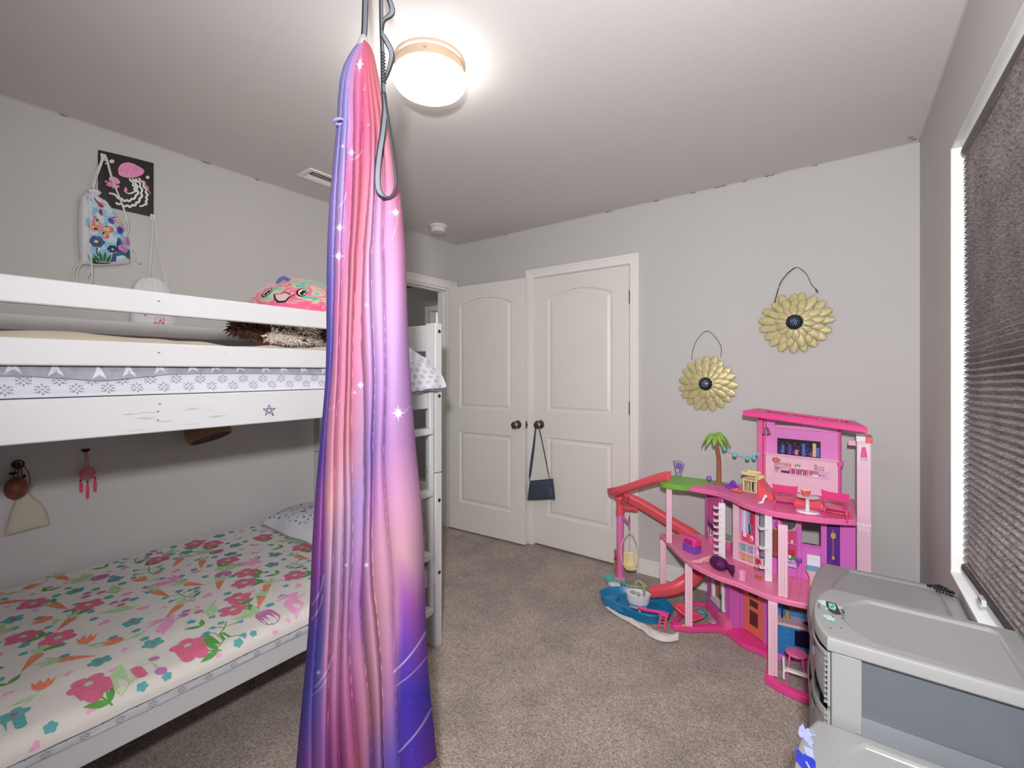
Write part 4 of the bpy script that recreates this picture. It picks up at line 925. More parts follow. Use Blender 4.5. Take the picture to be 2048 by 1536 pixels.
# panel helper: a thin wall between two plan points with its own local frame
class Panel:
    def __init__(s, A, B, z0):
        s.A = Vector((A[0], A[1], 0)); s.e = Vector((B[0] - A[0], B[1] - A[1], 0)); s.L = s.e.length; s.e.normalize(); s.n = Vector((s.e.y, -s.e.x, 0)); s.z0 = z0
    def p(s, a, z, o=0): q = s.A + s.e * a + s.n * o; return (q.x, q.y, s.z0 + z)
    def box(s, b, a0, a1, z0, z1, o0, o1, m=0):
        b.hexa([s.p(a0, z0, o1), s.p(a1, z0, o1), s.p(a1, z0, o0), s.p(a0, z0, o0), s.p(a0, z1, o1), s.p(a1, z1, o1), s.p(a1, z1, o0), s.p(a0, z1, o0)], m)
    def fn(s): return lambda a, z, o: s.p(a, z, o)
# ground floor: window wall and door wall
W = Panel((-.606, 2.706), (-.455, 2.512), .022)
b = MB(); L = W.L
for q in [(0, .075, 0, .322), (.185, L, 0, .322), (.075, .185, 0, .075), (.075, .185, .235, .322)]: W.box(b, *q, -.012, 0)
hpart('wall_panel', b, purp_m)
b = MB()
for q in [(.070, .085, .06, .245), (.176, .192, .06, .245), (.085, .176, .232, .246), (.085, .176, .072, .088), (.062, .200, .056, .070)]: W.box(b, *q, -.010, .012)
fr_ = hpart('window_frame', b, wht_m)
b = MB(); W.box(b, .085, .176, .088, .232, -.008, -.004); hpart('window_pane', b, pl('print_brickwork', (168, 96, 88), var=.25, vscale=60), 0, fr_)
b = MB(); 
for k in range(3): W.box(b, .012, .058, .10 + k * .065, .155 + k * .065, 0, .004)
hpart('cupboard_relief', b, purp_m, .002)
b = MB(); W.box(b, .085, .176, .258, .262, .0, .006)
for k in range(7):
    a = .09 + k * .013; b.tube([W.p(a, .26, .006), W.p(a + .006, .285 + .01 * (k % 2), .012), W.p(a - .006, .305, .008)], .003, 5)
hpart('flower_swag', b, [pl('print_cream', (226, 206, 178), var=.2, vscale=70)], 0)
b = MB(); 
for (a, d) in ((.182, 1.2), (.188, 1.7), (.194, 2.2)): b.shapes([(0, leaf_shape(a, .11, d, .045, .014))], W.fn(), {0: 0}, off=.018)
b.tube([W.p(.188, .04, .018), W.p(.188, .115, .018)], .003, 6); hpart('plant_relief', b, pl('plant_green', (70, 130, 60)), 0)
b = MB(); W.box(b, .185, L + .02, 0, .05, .0, .035); hpart('planter_box', b, pk_m)
Wd = Panel((-.447, 2.502), (-.408, 2.552), .022)
b = MB(); Wd.box(b, 0, Wd.L, 0, .324, -.012, 0); hpart('wall_panel', b, purp_m)
D = Panel((-.405, 2.548), (-.268, 2.448), .027)
b = MB(); L = D.L
for q in [(0, .012, 0, .32), (L - .036, L, 0, .32), (.012, L - .036, .285, .32)]: D.box(b, *q, -.010, .006)
D.box(b, L - .016, L - .008, 0, .32, .006, .010); hpart('door_frame', b, purp_m)
b = MB(); da, db = .014, L - .038; wa, wb = da + .034, db - .030
for q in [(da, wa, .004, .283), (wb, db, .004, .283), (wa, wb, .004, .045), (wa, wb, .118, .138), (wa, wb, .172, .192), (wa, wb, .226, .283)]: D.box(b, *q, -.004, .004)
dr_ = hpart('front_door', b, org_m)
b = MB(); D.box(b, wa, wb, .045, .118, -.003, -.001); D.box(b, wa, wb, .138, .172, -.003, -.001); D.box(b, wa, wb, .192, .226, -.003, -.001); hpart('door_pane', b, pl('dark_pane', (88, 52, 50), var=.3, vscale=90), 0, dr_)
b = MB(); D.box(b, .06, .10, .29, .31, .004, .006); hpart('ground_wall_trim', b, pk_m, 0)
# kitchen
K = Panel((-.232, 2.412), (.02, 2.446), .03); L = K.L
b = MB(); K.box(b, 0, L, 0, .132, -.09, 0); K.box(b, 0, L, .148, .25, -.09, -.075); K.box(b, 0, .035, .148, .25, -.075, -.06)
for k in range(6): K.box(b, .07, .20, .008 + k * .007, .011 + k * .007, 0, .003)
for k in range(3): K.box(b, .004, .055, .012 + k * .04, .046 + k * .04, 0, .003)
kit = hpart('kitchen_unit', b, stove_m)
b = MB(); K.box(b, -.006, L, .133, .147, -.09, .012); hpart('countertop', b, pl('counter_pink', (224, 190, 200)), .003, kit)
b = MB(); K.box(b, .065, .205, .052, .122, .001, .004); hpart('oven_door', b, [pl('oven_glass', (28, 20, 56), rough=.15)], .002, kit)
b = MB(); K.box(b, .085, .185, .124, .129, .002, .008); hpart('oven_handle', b, [navy_m], .001, kit)
b = MB(); K.box(b, .045, .19, .175, .235, -.074, -.072); hpart('spice_shelf', b, pl('print_wood', (120, 78, 48), var=.4, vscale=90), 0, kit)
b = MB(); b.lathe([(.014, 0), (.014, .002), (0, .002)], K.p(.115, .147, -.035), 16); hpart('hob', b, [blk_p], 0, kit)
b = MB(); p = K.p(.04, .147, -.05); b.lathe([(.0, 0), (.011, .0), (.013, .012), (.008, .028), (.005, .046), (.008, .055), (0, .06)], p, 12); hpart('pitcher', b, [pl('olive_jug', (166, 150, 84))], 0, kit)
b = MB(); p = Vector(K.p(.018, .147, -.04)); b.tube([p, p + V(.0, 0, .04), p + V(.008, -.004, .058), p + V(.02, -.01, .06), p + V(.026, -.014, .05)], .004, 8); hpart('tap', b, [navy_m], 0, kit)
b = MB(); K.box(b, -.002, .020, -.03, 0, .0, .012); K.box(b, .06, L, -.03, -.002, -.01, 0); hpart('kitchen_plinth', b, purp_m)
# first floor: lattice side wall, closet, mirror, bathroom
S1 = Panel((-.640, 2.800), (-.498, 2.540), .370); L = S1.L
b = MB(); S1.box(b, 0, .035, 0, .304, -.010, 0); S1.box(b, L - .012, L, 0, .304, -.010, 0); S1.box(b, .035, L, .115, .125, -.010, .004); S1.box(b, .035, L, .292, .304, -.010, 0); S1.box(b, .035, L, 0, .115, -.010, 0)
hpart('wall_panel', b, purp_m)
b = MB()
for r_ in range(9):
    for c_ in range(12):
        a = .046 + c_ * .0205 + (.010 if r_ % 2 else 0); z = .135 + r_ * .0185
        if a < L - .016: b.tube([S1.p(a + .0095 * cos(t), z + .0085 * sin(t), -.004) for t in (2 * PI * k / 6 for k in range(6))], .0026, 4, closed=True)
hpart('lattice_screen', b, pl('lattice_pink', (214, 90, 160)), 0)
b = MB(); S1.box(b, .06, .20, .085, .112, 0, .002); S1.box(b, .06, .20, .05, .056, 0, .003, 1)
for k in range(6): S1.box(b, .065 + k * .022, .077 + k * .022, .056, .074, 0, .004, 1 + k % 2)
hpart('shelf_print', b, [navy_m, wht_m, red_p], 0)
Cc = Panel((-.446, 2.540), (-.300, 2.478), .370); L = Cc.L
b = MB(); Cc.box(b, 0, L + .03, 0, .300, -.028, -.022)
for a0, a1, z0, z1 in [(0, .032, 0, .30), (L - .010, L, 0, .30), (.032, L, 0, .010), (.032, L + .03, .050, .056), (.032, L, .096, .102), (.068, .072, .010, .096), (.106, .112, .010, .096), (.032, L, .28, .30)]: Cc.box(b, a0, a1, z0, z1, -.022, 0)
Cc.box(b, .012, .020, .19, .235, 0, .002); hpart('closet', b, pale_m)
b = MB(); Cc.box(b, .034, .106, .102, .28, -.0215, -.0205); hpart('closet_lining', b, [pl('print_magenta', (214, 70, 130), var=.1, vscale=50)], 0)
b = MB(); b.tube([Cc.p(.034, .268, -.01), Cc.p(.106, .268, -.01)], .0015, 6, m=0)
for k, (mi, wl) in enumerate([(1, .10), (2, .125), (1, .11), (3, .12), (4, .05)]):
    a = .044 + k * .013; b.shapes([(mi, [(a - .007, .258), (a - .009, .255 - wl), (a + .009, .252 - wl), (a + .006, .26), (a, .266)])], Cc.fn(), {mi: mi}, off=-.014 + .002 * k)
hpart('hanging_clothes', b, [gold_m, lil_m, wht_m, sky_m, red_p], 0)
b = MB(); b.shapes([(0, ell(.090, .125, .017, .020, 16)), (0, ell(.088, .147, .012, .014, 14)), (1, ell(.098, .134, .008, .013, 10)), (2, strip([(.088, .15), (.084, .20)], .006)), (2, ell(.096, .13, .003, .004))], Cc.fn(), {0: 0, 1: 1, 2: 2}, off=-.006); hpart('toy_guitar', b, [coral_m, wht_m, blk_p], 0)
for k, (a, z, mm) in enumerate([(.050, .062, teal_m), (.090, .062, sky_m), (.052, .014, gold_m), (.090, .014, pl('print_khaki', (196, 178, 110))), (.126, .014, red_p)]):
    b = MB(); Cc.box(b, a - .010, a + .010, z, z + .016, -.018, -.008); Cc.box(b, a - .012, a + .008, z + .016, z + .024, -.018, -.010); hpart('shoe_print', b, [mm], .002)
MI = Panel((-.318, 2.476), (-.262, 2.470), .370); b = MB(); MI.box(b, 0, MI.L, .056, .295, -.012, -.004, 0); MI.box(b, .004, MI.L - .002, .062, .29, -.004, -.003, 1); hpart('mirror', b, [navy_m, mirror_m], 0)
BW = Panel((-.262, 2.474), (.056, 2.500), .370); L = BW.L
b = MB()
for q in [(0, .100, 0, .304), (.100, .118, 0, .304), (.118, .192, 0, .165), (.118, .192, .268, .304), (.192, .215, 0, .304), (.262, L, 0, .304)]: BW.box(b, *q, -.012, 0)
hpart('bathroom_wall', b, purp_m)
b = MB(); BW.box(b, .118, .192, .160, .166, -.006, .014, 0); BW.box(b, .13, .175, .166, .170, .002, .006, 1); hpart('window_ledge', b, [purp_m, blk_p], .001)
b = MB(); BW.box(b, .030, .098, .075, .215, .001, .003, 0); BW.box(b, .030, .100, .155, .162, .003, .020, 1); BW.box(b, .022, .098, .060, .075, .001, .045, 2); BW.box(b, .034, .092, .100, .128, .003, .010, 3); hpart('vanity', b, [pl('print_rose', (206, 76, 120)), purp_m, lil_m, red_p], .002)
b = MB(); b.tube([BW.p(.060 + .040 * cos(t), .258 + .044 * sin(t), .006) for t in (2 * PI * k / 28 for k in range(28))], .003, 6, closed=True, m=0); b.shapes([(1, ell(.060, .258, .039, .043, 24))], BW.fn(), {1: 1}, off=.004); hpart('vanity_mirror', b, [pl('mirror_gold', (206, 186, 150)), mat('dim_mirror', (120, 118, 122), .2, .6, var=.05)], 0)
b = MB()
for k, (a, z, r_, mi) in enumerate([(.04, .085, .010, 0), (.055, .082, .008, 1), (.07, .088, .011, 2), (.085, .083, .007, 1), (.08, .168, .006, 2), (.034, .168, .006, 1)]): b.lathe([(0, 0), (r_ * .8, 0), (r_, r_), (r_ * .5, r_ * 2.4), (0, r_ * 2.5)], BW.p(a, z - .008, .024 if z < .1 else .012), 10, m=mi)
hpart('toiletries', b, [pl('print_moss', (120, 130, 90)), lil_m, wht_m], 0)
b = MB(); BW.box(b, .215, .262, 0, .30, -.010, -.004, 0); BW.box(b, .219, .258, .02, .29, -.004, -.003, 1); BW.box(b, .2365, .2385, .12, .25, -.003, -.002, 2); b.shapes([(2, flower(6, 2, 2, .014, .003, (.238, .225), .003)[k][1]) for k in range(0)] or [(2, ell(.238, .22, .010, .014)), (2, ell(.238, .12, .006, .008))], BW.fn(), {2: 2}, off=-.0015); hpart('lift_door', b, [pl('lift_frame_blue', (58, 50, 140)), dv_m, gold_m], .001)
b = MB(); 
for k in range(7): b.box(-.215 + k * .036, -.213 + k * .036, 2.225, 2.470, .370, .3708)
for k in range(6): b.box(-.235, .05, 2.25 + k * .038, 2.252 + k * .038, .370, .3708)
hpart('tile_grooves', b, [pl('grout_rose', (222, 96, 150))], 0)
# brick back of the first-floor bed nook
b = MB(); b.obox((-.52, 2.70, .392), (.13, .09, .044), -.4); hpart('nook_bed', b, pk_m, .004)
b = MB(); b.obox((-.52, 2.70, .419), (.13, .092, .010), -.4); b.obox((-.545, 2.712, .428), (.05, .06, .012), -.4, 1); hpart('nook_quilt', b, [pl('print_mint', (170, 205, 170), var=.3, vscale=50), pl('print_blossom', (226, 160, 170), var=.3, vscale=60)], .004)
# second floor: living room back panel, shelves, tv, roof, tower
P3 = Panel((-.343, 2.800), (.004, 2.752), .700); L = P3.L
b = MB(); P3.box(b, .014, L - .010, 0, .345, -.012, 0); P3.box(b, .012, .06, .345, .388, -.012, 0); hpart('living_wall', b, [pl('orchid_wall', (232, 140, 214))])
b = MB(); P3.box(b, .016, L - .012, .004, .187, 0, .004)
rn = random.Random(4)
for r_ in range(17):
    a = .02
    while a < L - .03:
        w = rn.uniform(.02, .05); P3.box(b, a, min(a + w, L - .014), .010 + r_ * .0102, .0185 + r_ * .0102, .004, .0052 + rn.random() * .001); a += w + .002
hpart('brick_panel', b, brick_m, 0)
b = MB(); P3.box(b, -.018, .006, 0, .400, -.016, .030); P3.box(b, .006, .014, 0, .400, -.012, .004)
hpart('corner_post', b, pk_m)
b = MB(); P3.box(b, L - .010, L, 0, .395, -.014, .010); P3.box(b, L - .014, L + .010, .165, .19, 0, .016); hpart('corner_post', b, pl('rose_edge', (226, 90, 166)))
b = MB(); P3.box(b, .012, L - .004, .184, .192, 0, .016); hpart('wall_rail', b, pale_m)
b = MB(); P3.box(b, .06, L - .012, .328, .346, -.012, .008); P3.box(b, .186, .196, .345, .39, -.012, 0); hpart('clerestory_bar', b, [pl('orchid_bar', (226, 150, 206))])
ring_m = pl('silver_plastic', (186, 176, 172), metal=.3)
b = MB(); tv = [(.075, .196), (.262, .190), (.262, .272), (.075, .276)]; P3.box(b, .073, .266, .194, .276, .001, .006, 0)
fnp = P3.fn(); rn = random.Random(8); a = .077
cols_ = [1, 2, 0, 3, 1, 4, 0, 2, 1, 3, 5, 2]
for k, ci in enumerate(cols_):
    w = .0145; h0 = rn.uniform(.215, .272); b.shapes([(ci, [(a, .197), (a + w, .197), (a + w, h0), (a, h0)])], fnp, {ci: ci}, off=.0066)
    for q in range(5): b.shapes([(4, ell(a + rn.random() * w, .2 + rn.random() * .06, .0015, .0022, 6))], fnp, {4: 4}, off=.0072)
    a += .0156
hpart('wall_screen', b, [blk_p, navy_m, pl('screen_blue', (70, 110, 190)), pl('screen_violet', (96, 60, 150)), pl('screen_pink', (220, 130, 180)), pl('screen_blond', (222, 196, 140))], 0)
b = MB(); P3.box(b, .058, .300, .092, .096, .005, .011, 0); P3.box(b, .058, .300, .125, .129, .005, .011, 0)
for q in (.058, .135, .215, .298): P3.box(b, q, q + .003, .092, .129, .005, .011, 0)
P3.box(b, .061, .298, .096, .125, .0052, .0058, 1); hpart('shelf_unit', b, [brick_m, pl('print_deep_pink', (214, 96, 150))], 0)
a = .142; rn = random.Random(6)
for k in range(14):
    w = rn.uniform(.0035, .0055); b = MB(); P3.box(b, a, a + w, .096, .096 + rn.uniform(.018, .026), .006, .0095); hpart('book_relief', b, [[red_p, gold_m, navy_m, wht_m, vio_m, pk_m][k % 6]], 0); a += w + .0004
b = MB(); P3.box(b, .092, .128, .096, .106, .006, .010, 0); P3.box(b, .095, .126, .106, .110, .006, .010, 1); b.ball(P3.p(.072, .104, .008), .007, 10, 6, 2); hpart('books_and_globe', b, [blk_p, lil_m, aqua_m], 0)
b = MB(); b.shapes([(0, ell(.245, .103, .014, .006)), (1, ell(.245, .112, .006, .008)), (2, [(.268, .097), (.278, .097), (.278, .118), (.268, .118)]), (2, [(.281, .097), (.291, .097), (.291, .116), (.281, .116)])], fnp, {0: 0, 1: 1, 2: 2}, off=.0062); hpart('shelf_print', b, [wht_m, teal_m, lil_m], 0)
b = MB(); b.shapes([(0, [(.060, .130), (.078, .130), (.080, .148), (.058, .148)])] + [(1, ell(.066 + .006 * cos(t) * 2, .158 + .009 * sin(t), .008, .007, 10)) for t in (0, 1.1, 2.2, 3.3, 4.4, 5.5)] + [(2, ell(.085, .163, .006, .004)), (0, ell(.088, .142, .006, .010))], fnp, {0: 0, 1: 1, 2: 2}, off=.0062); hpart('bouquet_print', b, [ring_m, pl('print_rosebud', (226, 96, 110)), green_m], 0)
b = MB()
for a0, h in ((.098, .148), (.112, .150), (.126, .147), (.240, .158), (.256, .150), (.270, .150)): P3.box(b, a0, a0 + .012, .130, h, .005, .008)
hpart('photo_prints', b, [pl('print_album', (214, 150, 160), var=.3, vscale=90)], 0)
b = MB(); b.shapes([(0, leaf_shape(.167, .13, d, .022, .008)) for d in (.8, 1.2, 1.6, 2.0, 2.4)] + [(1, [(.162, .128), (.172, .128), (.174, .138), (.160, .138)])], fnp, {0: 0, 1: 1}, off=.0062); hpart('pot_plant_print', b, [green_m, wht_m], 0)
# chandelier under the roof
cp = Vector(P3.p(.038, 0, .075)); cp.z = 1.04
b = MB(); b.tube([cp + V(0, 0, .055), cp], .0012, 5)
for k in range(6):
    t = 2 * PI * k / 6; d = V(cos(t), sin(t), 0); b.tube([cp, cp + d * .010 - V(0, 0, .010), cp + d * .017 - V(0, 0, .028), cp + d * .010 - V(0, 0, .040)], .0022, 5); b.ball(cp + d * .017 - V(0, 0, .036), .0045, 8, 5)
hpart('chandelier', b, [pl('chandelier_taupe', (150, 128, 124), metal=.3)], 0)
# roof: a framed slab with three open skylights, a little lower at the tower side
FLr, FRr, BLr, BRr = V(-.416, 2.640, 1.099), V(.100, 2.585, 1.052), V(-.372, 2.835, 1.101), V(.060, 2.800, 1.060)
def rf(u, v, z): p = FLr.lerp(FRr, u).lerp(BLr.lerp(BRr, u), v); return (p.x, p.y, p.z + z)
def rbar(b, u0, u1, v0, v1, z0, z1): b.hexa([rf(u0, v0, z0), rf(u1, v0, z0), rf(u1, v1, z0), rf(u0, v1, z0), rf(u0, v0, z1), rf(u1, v0, z1), rf(u1, v1, z1), rf(u0, v1, z1)])
b = MB()
for q in [(0, 1, 0, .06), (0, .16, .06, 1), (.90, 1, .06, 1), (.16, .90, .06, .30), (.16, .90, .86, 1), (.38, .42, .30, .86), (.64, .68, .30, .86)]: rbar(b, *q, .018, .027)
rbar(b, 0, 1, 0, .04, 0, .020); rbar(b, 0, .03, .04, 1, 0, .020); rbar(b, .97, 1, .04, 1, 0, .020); rbar(b, .03, .97, .96, 1, 0, .020)
hpart('roof', b, hot_m, .002)
b = MB(); b.obox((.076, 2.690, .865), (.016, .014, .33), .1); b.obox((.056, 2.700, .99), (.05, .012, .025), .1); hpart('tower_bracket', b, pale_m)
TW = [(.062, 2.592), (.112, 2.592), (.116, 2.690), (.072, 2.700)]
b = MB(); b.prism(TW, .03, 1.010); rn = random.Random(12)
for r_ in range(62):
    a = .064; z = .40 + r_ * .0098
    if abs(z - .635) < .012 or .925 < z + .005 < 1.0: continue
    while a < .110:
        w = rn.uniform(.012, .026); b.box(a, min(a + w, .1115), 2.5905, 2.592, z, z + .0085); a += w + .0014
hpart('lift_tower', b, brick_m, 0)
b = MB(); b.box(.060, .114, 2.589, 2.70, .630, .638); 
for k in range(3): b.box(.070 + k * .013, .078 + k * .013, 2.584, 2.592, .604, .630)
hpart('tower_joint', b, [pl('joint_white', (246, 226, 236))], .001)
b = MB(); b.box(.0595, .094, 2.588, 2.70, 1.010, 1.036, 0); b.box(.094, .118, 2.586, 2.70, 1.008, 1.035, 1); hpart('tower_cap', b, [wht_m, coral_m], .002)
b = MB(); b.box(.070, .104, 2.5895, 2.5915, .925, .995, 0); f_ = lambda a, z, o: (a, 2.5895 - o, z)
b.shapes([(1, [(.074, .942), (.100, .942), (.095, .985), (.079, .985)]), (2, [(.079, .985), (.095, .985), (.094, .990), (.080, .990)]), (3, [(.072, .927), (.102, .927), (.100, .942), (.074, .942)]), (4, ell(.084, .955, .004, .006)), (4, ell(.090, .970, .003, .004))], f_, {1: 1, 2: 2, 3: 3, 4: 4}); hpart('lava_lamp_sticker', b, [wht_m, hot_m, gold_m, lil_m, pk_m], 0)
# palm and lantern string
palm = thing('x', None, None)
bpy.data.objects.remove(palm)
pp = spline([V(-.553, 2.742, .700), V(-.551, 2.740, .78), V(-.553, 2.736, .86), V(-.565, 2.730, .935)], 8)
b = MB(); rr = []
pts = [Vector(p) for p in pp]
for i in range(len(pts)): rr.append((.0135 - .0045 * i / len(pts)) * (1.06 if i % 2 else .97))
b.tube(pts, rr, 12); trunk = hpart('palm_trunk', b, [pl('palm_brown', (160, 100, 70), var=.1)], 0)
b = MB(); b.lathe([(.03, 0), (.03, .003), (0, .004)], (-.553, 2.742, .7032), 18); hpart('trunk_foot', b, [green_m], 0, trunk)
ct = V(-.566, 2.730, .944); b = MB(); rn = random.Random(9)
for k in range(11):
    t = 2 * PI * k / 11 + .2; d = V(cos(t), sin(t) * .8, 0); ln = rn.uniform(.066, .086); up_ = rn.uniform(.018, .044)
    P = [ct + d * (ln * s_) + V(0, 0, up_ * sin(PI * min(1, s_ * 1.05)) - .052 * s_ * s_ * rn.uniform(.7, 1.1) + .012) for s_ in [q / 7 for q in range(8)]]
    sd = V(-d.y, d.x, 0).normalized(); wd = [.006, .014, .018, .019, .017, .013, .007, .001]; vs = []
    for p, w in zip(P, wd): vs += [p - sd * w - V(0, 0, w * .5), p + V(0, 0, .002), p + sd * w - V(0, 0, w * .5)]
    fs = []
    for q in range(7): fs += [(q * 3, q * 3 + 1, q * 3 + 4, q * 3 + 3), (q * 3 + 1, q * 3 + 2, q * 3 + 5, q * 3 + 4)]
    b.add(vs, fs)
cr_ = hpart('palm_fronds', b, [pl('palm_green', (138, 178, 74), var=.08, vscale=60)], 0, smooth=50); so = cr_.modifiers.new('thick', 'SOLIDIFY'); so.thickness = .003
LS = spline([V(-.540, 2.725, .930), V(-.495, 2.735, .893), V(-.418, 2.745, .872), V(-.380, 2.765, .873), V(-.352, 2.785, .900)], 6)
b = MB(); b.tube(LS, .0016, 6); st = hpart('lantern_string', b, [aqua_m], 0)
for f_ in (.16, .36, .56, .76, .95):
    p = Vector(LS[int(f_ * (len(LS) - 1))]); b = MB(); b.ball(p - V(0, 0, .014), (.0118, .0118, .0118), 14, 9); b.lathe([(.004, 0), (.005, .005), (0, .006)], p - V(0, 0, .005), 8); hpart('lantern', b, [aqua_m], 0, st)
# slide: a coral trough that turns round the pillar and comes back below the floor
def trough(name, path, w=.042, h=.046, m=None, side=None):
    P = [Vector(p) for p in path]; n = len(P); vs = []; prof_ = []
    for k in range(9): a = PI + PI * k / 8; prof_.append((w * cos(a), h * .62 * (sin(a)) + h * .62))
    prof_ = [(-w, h)] + prof_ + [(w, h)]
    t_ = .0045; out = [(x * (1 + t_ / w), z if 0 < i < len(prof_) - 1 else z) for i, (x, z) in enumerate(prof_)]
    out = [(x, z - t_) if 0 < i < len(prof_) - 1 else (x * 1.10, z) for i, (x, z) in enumerate(out)]
    ring_ = prof_ + out[::-1]; K_ = len(ring_)
    for i in range(n):
        t = (P[min(n - 1, i + 1)] - P[max(0, i - 1)]); t.z = 0; t.normalize(); sd = V(t.y, -t.x, 0)
        for x, z in ring_: vs.append(P[i] + sd * x + V(0, 0, z))
    fs = [(i * K_ + k, i * K_ + (k + 1) % K_, (i + 1) * K_ + (k + 1) % K_, (i + 1) * K_ + k) for i in range(n - 1) for k in range(K_)]
    fs += [tuple(range(K_)), tuple((n - 1) * K_ + k for k in range(K_ - 1, -1, -1))]
    b = MB(); b.add(vs, fs); return hpart(name, b, m or coral_m, 0, smooth=40)
trough('slide', spline([V(-.800, 2.625, .700), V(-.86, 2.628, .684), V(-.96, 2.634, .640), V(-1.06, 2.648, .592), V(-1.125, 2.672, .558), V(-1.160, 2.715, .530), V(-1.155, 2.765, .506), V(-1.105, 2.800, .484), V(-1.02, 2.812, .452), V(-.92, 2.818, .408), V(-.82, 2.822, .362), V(-.72, 2.810, .322), V(-.655, 2.765, .282), V(-.630, 2.69, .226), V(-.660, 2.600, .160), V(-.735, 2.545, .108), V(-.82, 2.530, .070), V(-.885, 2.530, .048)], 6), .043, .050)
b = MB(); b.lathe([(.026, .424), (.028, .45), (.024, .455), (.024, .50), (.034, .53), (.03, .54), (0, .54)], (-1.130, 2.722, 0), 20); b.tube([(-1.13, 2.722, .50), (-1.08, 2.685, .53), (-1.06, 2.655, .575)], .018, 10); b.tube([(-1.13, 2.722, .47), (-1.08, 2.77, .46), (-1.05, 2.80, .45)], .016, 10); hpart('slide_joint', b, coral_m, 0)
b = MB(); b.lathe([(.025, .03), (.0235, .10), (.0225, .424), (0, .424)], (-1.130, 2.722, 0), 24); pil = hpart('slide_pillar', b, [pl('pillar_pink', (226, 120, 184))], 0)
b = MB(); b.obox((-1.148, 2.702, .115), (.030, .006, .17), -.5, 0); fz = lambda a, z, o: (-1.148 + a * cos(.5) - (.004 + o) * sin(.5), 2.702 - a * sin(.5) - (.004 + o) * cos(.5), z); rn = random.Random(14)
for k in range(46): b.shapes([(1 + k % 3, leaf_shape(rn.uniform(-.011, .011), .04 + rn.random() * .15, rn.random() * 6, .012, .006))], fz, {1: 1, 2: 2, 3: 3}, off=.001)
hpart('vine_screen', b, [pl('screen_rose', (206, 106, 126)), pl('vine_dark', (104, 52, 48)), pl('vine_pale', (222, 190, 170)), red_p], 0, pil)
b = MB(); b.obox((-1.130, 2.722, .026), (.062, .062, .012), .3); hpart('pillar_foot', b, [pl('foot_pink', (240, 130, 190))], .002, pil)
b = MB(); b.prism([( -1.150 + .075 * cos(t) + .03 * cos(2 * t) * 0, 2.700 + .055 * sin(t)) for t in (2 * PI * k / 28 for k in range(28))], .004, .020); b.prism([(-1.150 + .066 * cos(t), 2.700 + .047 * sin(t)) for t in (2 * PI * k / 28 for k in range(28))], .020, .023); hpart('pond_pad', b, teal_m, .003)
b = MB(); A0, A1 = V(-1.112, 2.712, .410), V(-1.050, 2.672, .396)
b.tube([A0, A0.lerp(A1, .5) + V(0, 0, .004), A1], [.010, .008, .007], 8); b.tube([A1, A1 - V(0, 0, .03)], [.007, .005], 8); b.tube([A1 - V(0, 0, .03), A1 - V(0, 0, .05)], .0022, 6); arm_ = hpart('swing_arm', b, purp_m, 0)
so_ = A1 - V(0, 0, .05); b = MB(); sd = V(.80, .60, 0); fw_ = V(.60, -.80, 0)
for s_ in (-1, 1):
    P = [so_, so_ + sd * (s_ * .03) - V(0, 0, .035), so_ + sd * (s_ * .052) - V(0, 0, .11), so_ + sd * (s_ * .048) + fw_ * .012 - V(0, 0, .175), so_ + sd * (s_ * .028) + fw_ * .03 - V(0, 0, .215), so_ + fw_ * .038 - V(0, 0, .222)]
    b.tube(spline(P, 4), .0032, 6)
hpart('swing_hoop', b, cream_p, 0, arm_, smooth=60)
b = MB(); b.grid(lambda u, v: tuple(so_ + sd * ((u - .5) * .066 * (1 - .1 * v)) + fw_ * (.045 - .055 * min(1, v * 2) - .012 * max(0, v - .5) + .006 * (2 * u - 1) ** 2) - V(0, 0, .215 - .086 * max(0, (v - .5) * 2) - .010 * (2 * u - 1) ** 2 * (v < .6))), 12, 14)
o = hpart('swing_seat', b, cream_p, 0, arm_, smooth=60); m_ = o.modifiers.new('thick', 'SOLIDIFY'); m_.thickness = .007
# ---------------------------------------------------------------- loose toys on and around the dollhouse
def toy(name, label, cat, b, m, bev=.0015, group=None, smooth=40):
    o = b.build(name, m, bevel=bev, smooth=smooth); return tag(o, label, cat, group)
trans_m = mat('clear_pink_plastic', (236, 66, 132), .2, coat=.3, alpha=.88, var=.02)
def doll_chair(label, x, y, a):
    t = thing('doll_chair', label, 'toy chair', (x, y, .7005), a, 'doll chairs on the top floor')
    def lp(name, f):
        b = MB(); f(b); b.build(name, trans_m, t, local=True, bevel=.001)
    lp('seat', lambda b: b.grid(lambda u, v: ((u - .5) * .080, (v - .5) * .066, .047 + .003 * (2 * u - 1) ** 2), 8, 6) and b.box(-.040, .040, -.033, .033, .040, .047))
    lp('backrest', lambda b: b.prism([(-.046, .088), (-.050, .122), (-.02, .116), (.02, .115), (.050, .120), (.046, .086), (.02, .081), (-.02, .081)], 0, .004, fn=lambda x, z, o: (x, -.036 - o - .5 * x * x * 4, z)))
    for sx in (-1, 1):
        lp('leg', lambda b: b.tube([(sx * .036, -.033, .047), (sx * .042, -.040, 0)], .0035, 6)); lp('leg', lambda b: b.tube([(sx * .036, .030, .044), (sx * .040, .036, 0)], .0035, 6)); lp('back_stile', lambda b: b.tube([(sx * .036, -.033, .045), (sx * .043, -.037, .092)], .0035, 6))
    return t
c1 = doll_chair('clear pink doll chair left of the white table on the top floor', -.205, 2.405, .10)
c2 = copy_tree(c1, 'clear pink doll chair right of the white table on the top floor', (-.012, 2.392, .7005), -.12)
t = thing('doll_table', 'white pedestal doll table between two pink chairs', 'toy table', (-.118, 2.408, .7005))
b = MB(); b.lathe([(.036, .068), (.046, .070), (.047, .073), (0, .074)], (-.118, 2.408, .7005), 10, sy=.8); b.build('tabletop', wht_m, t)
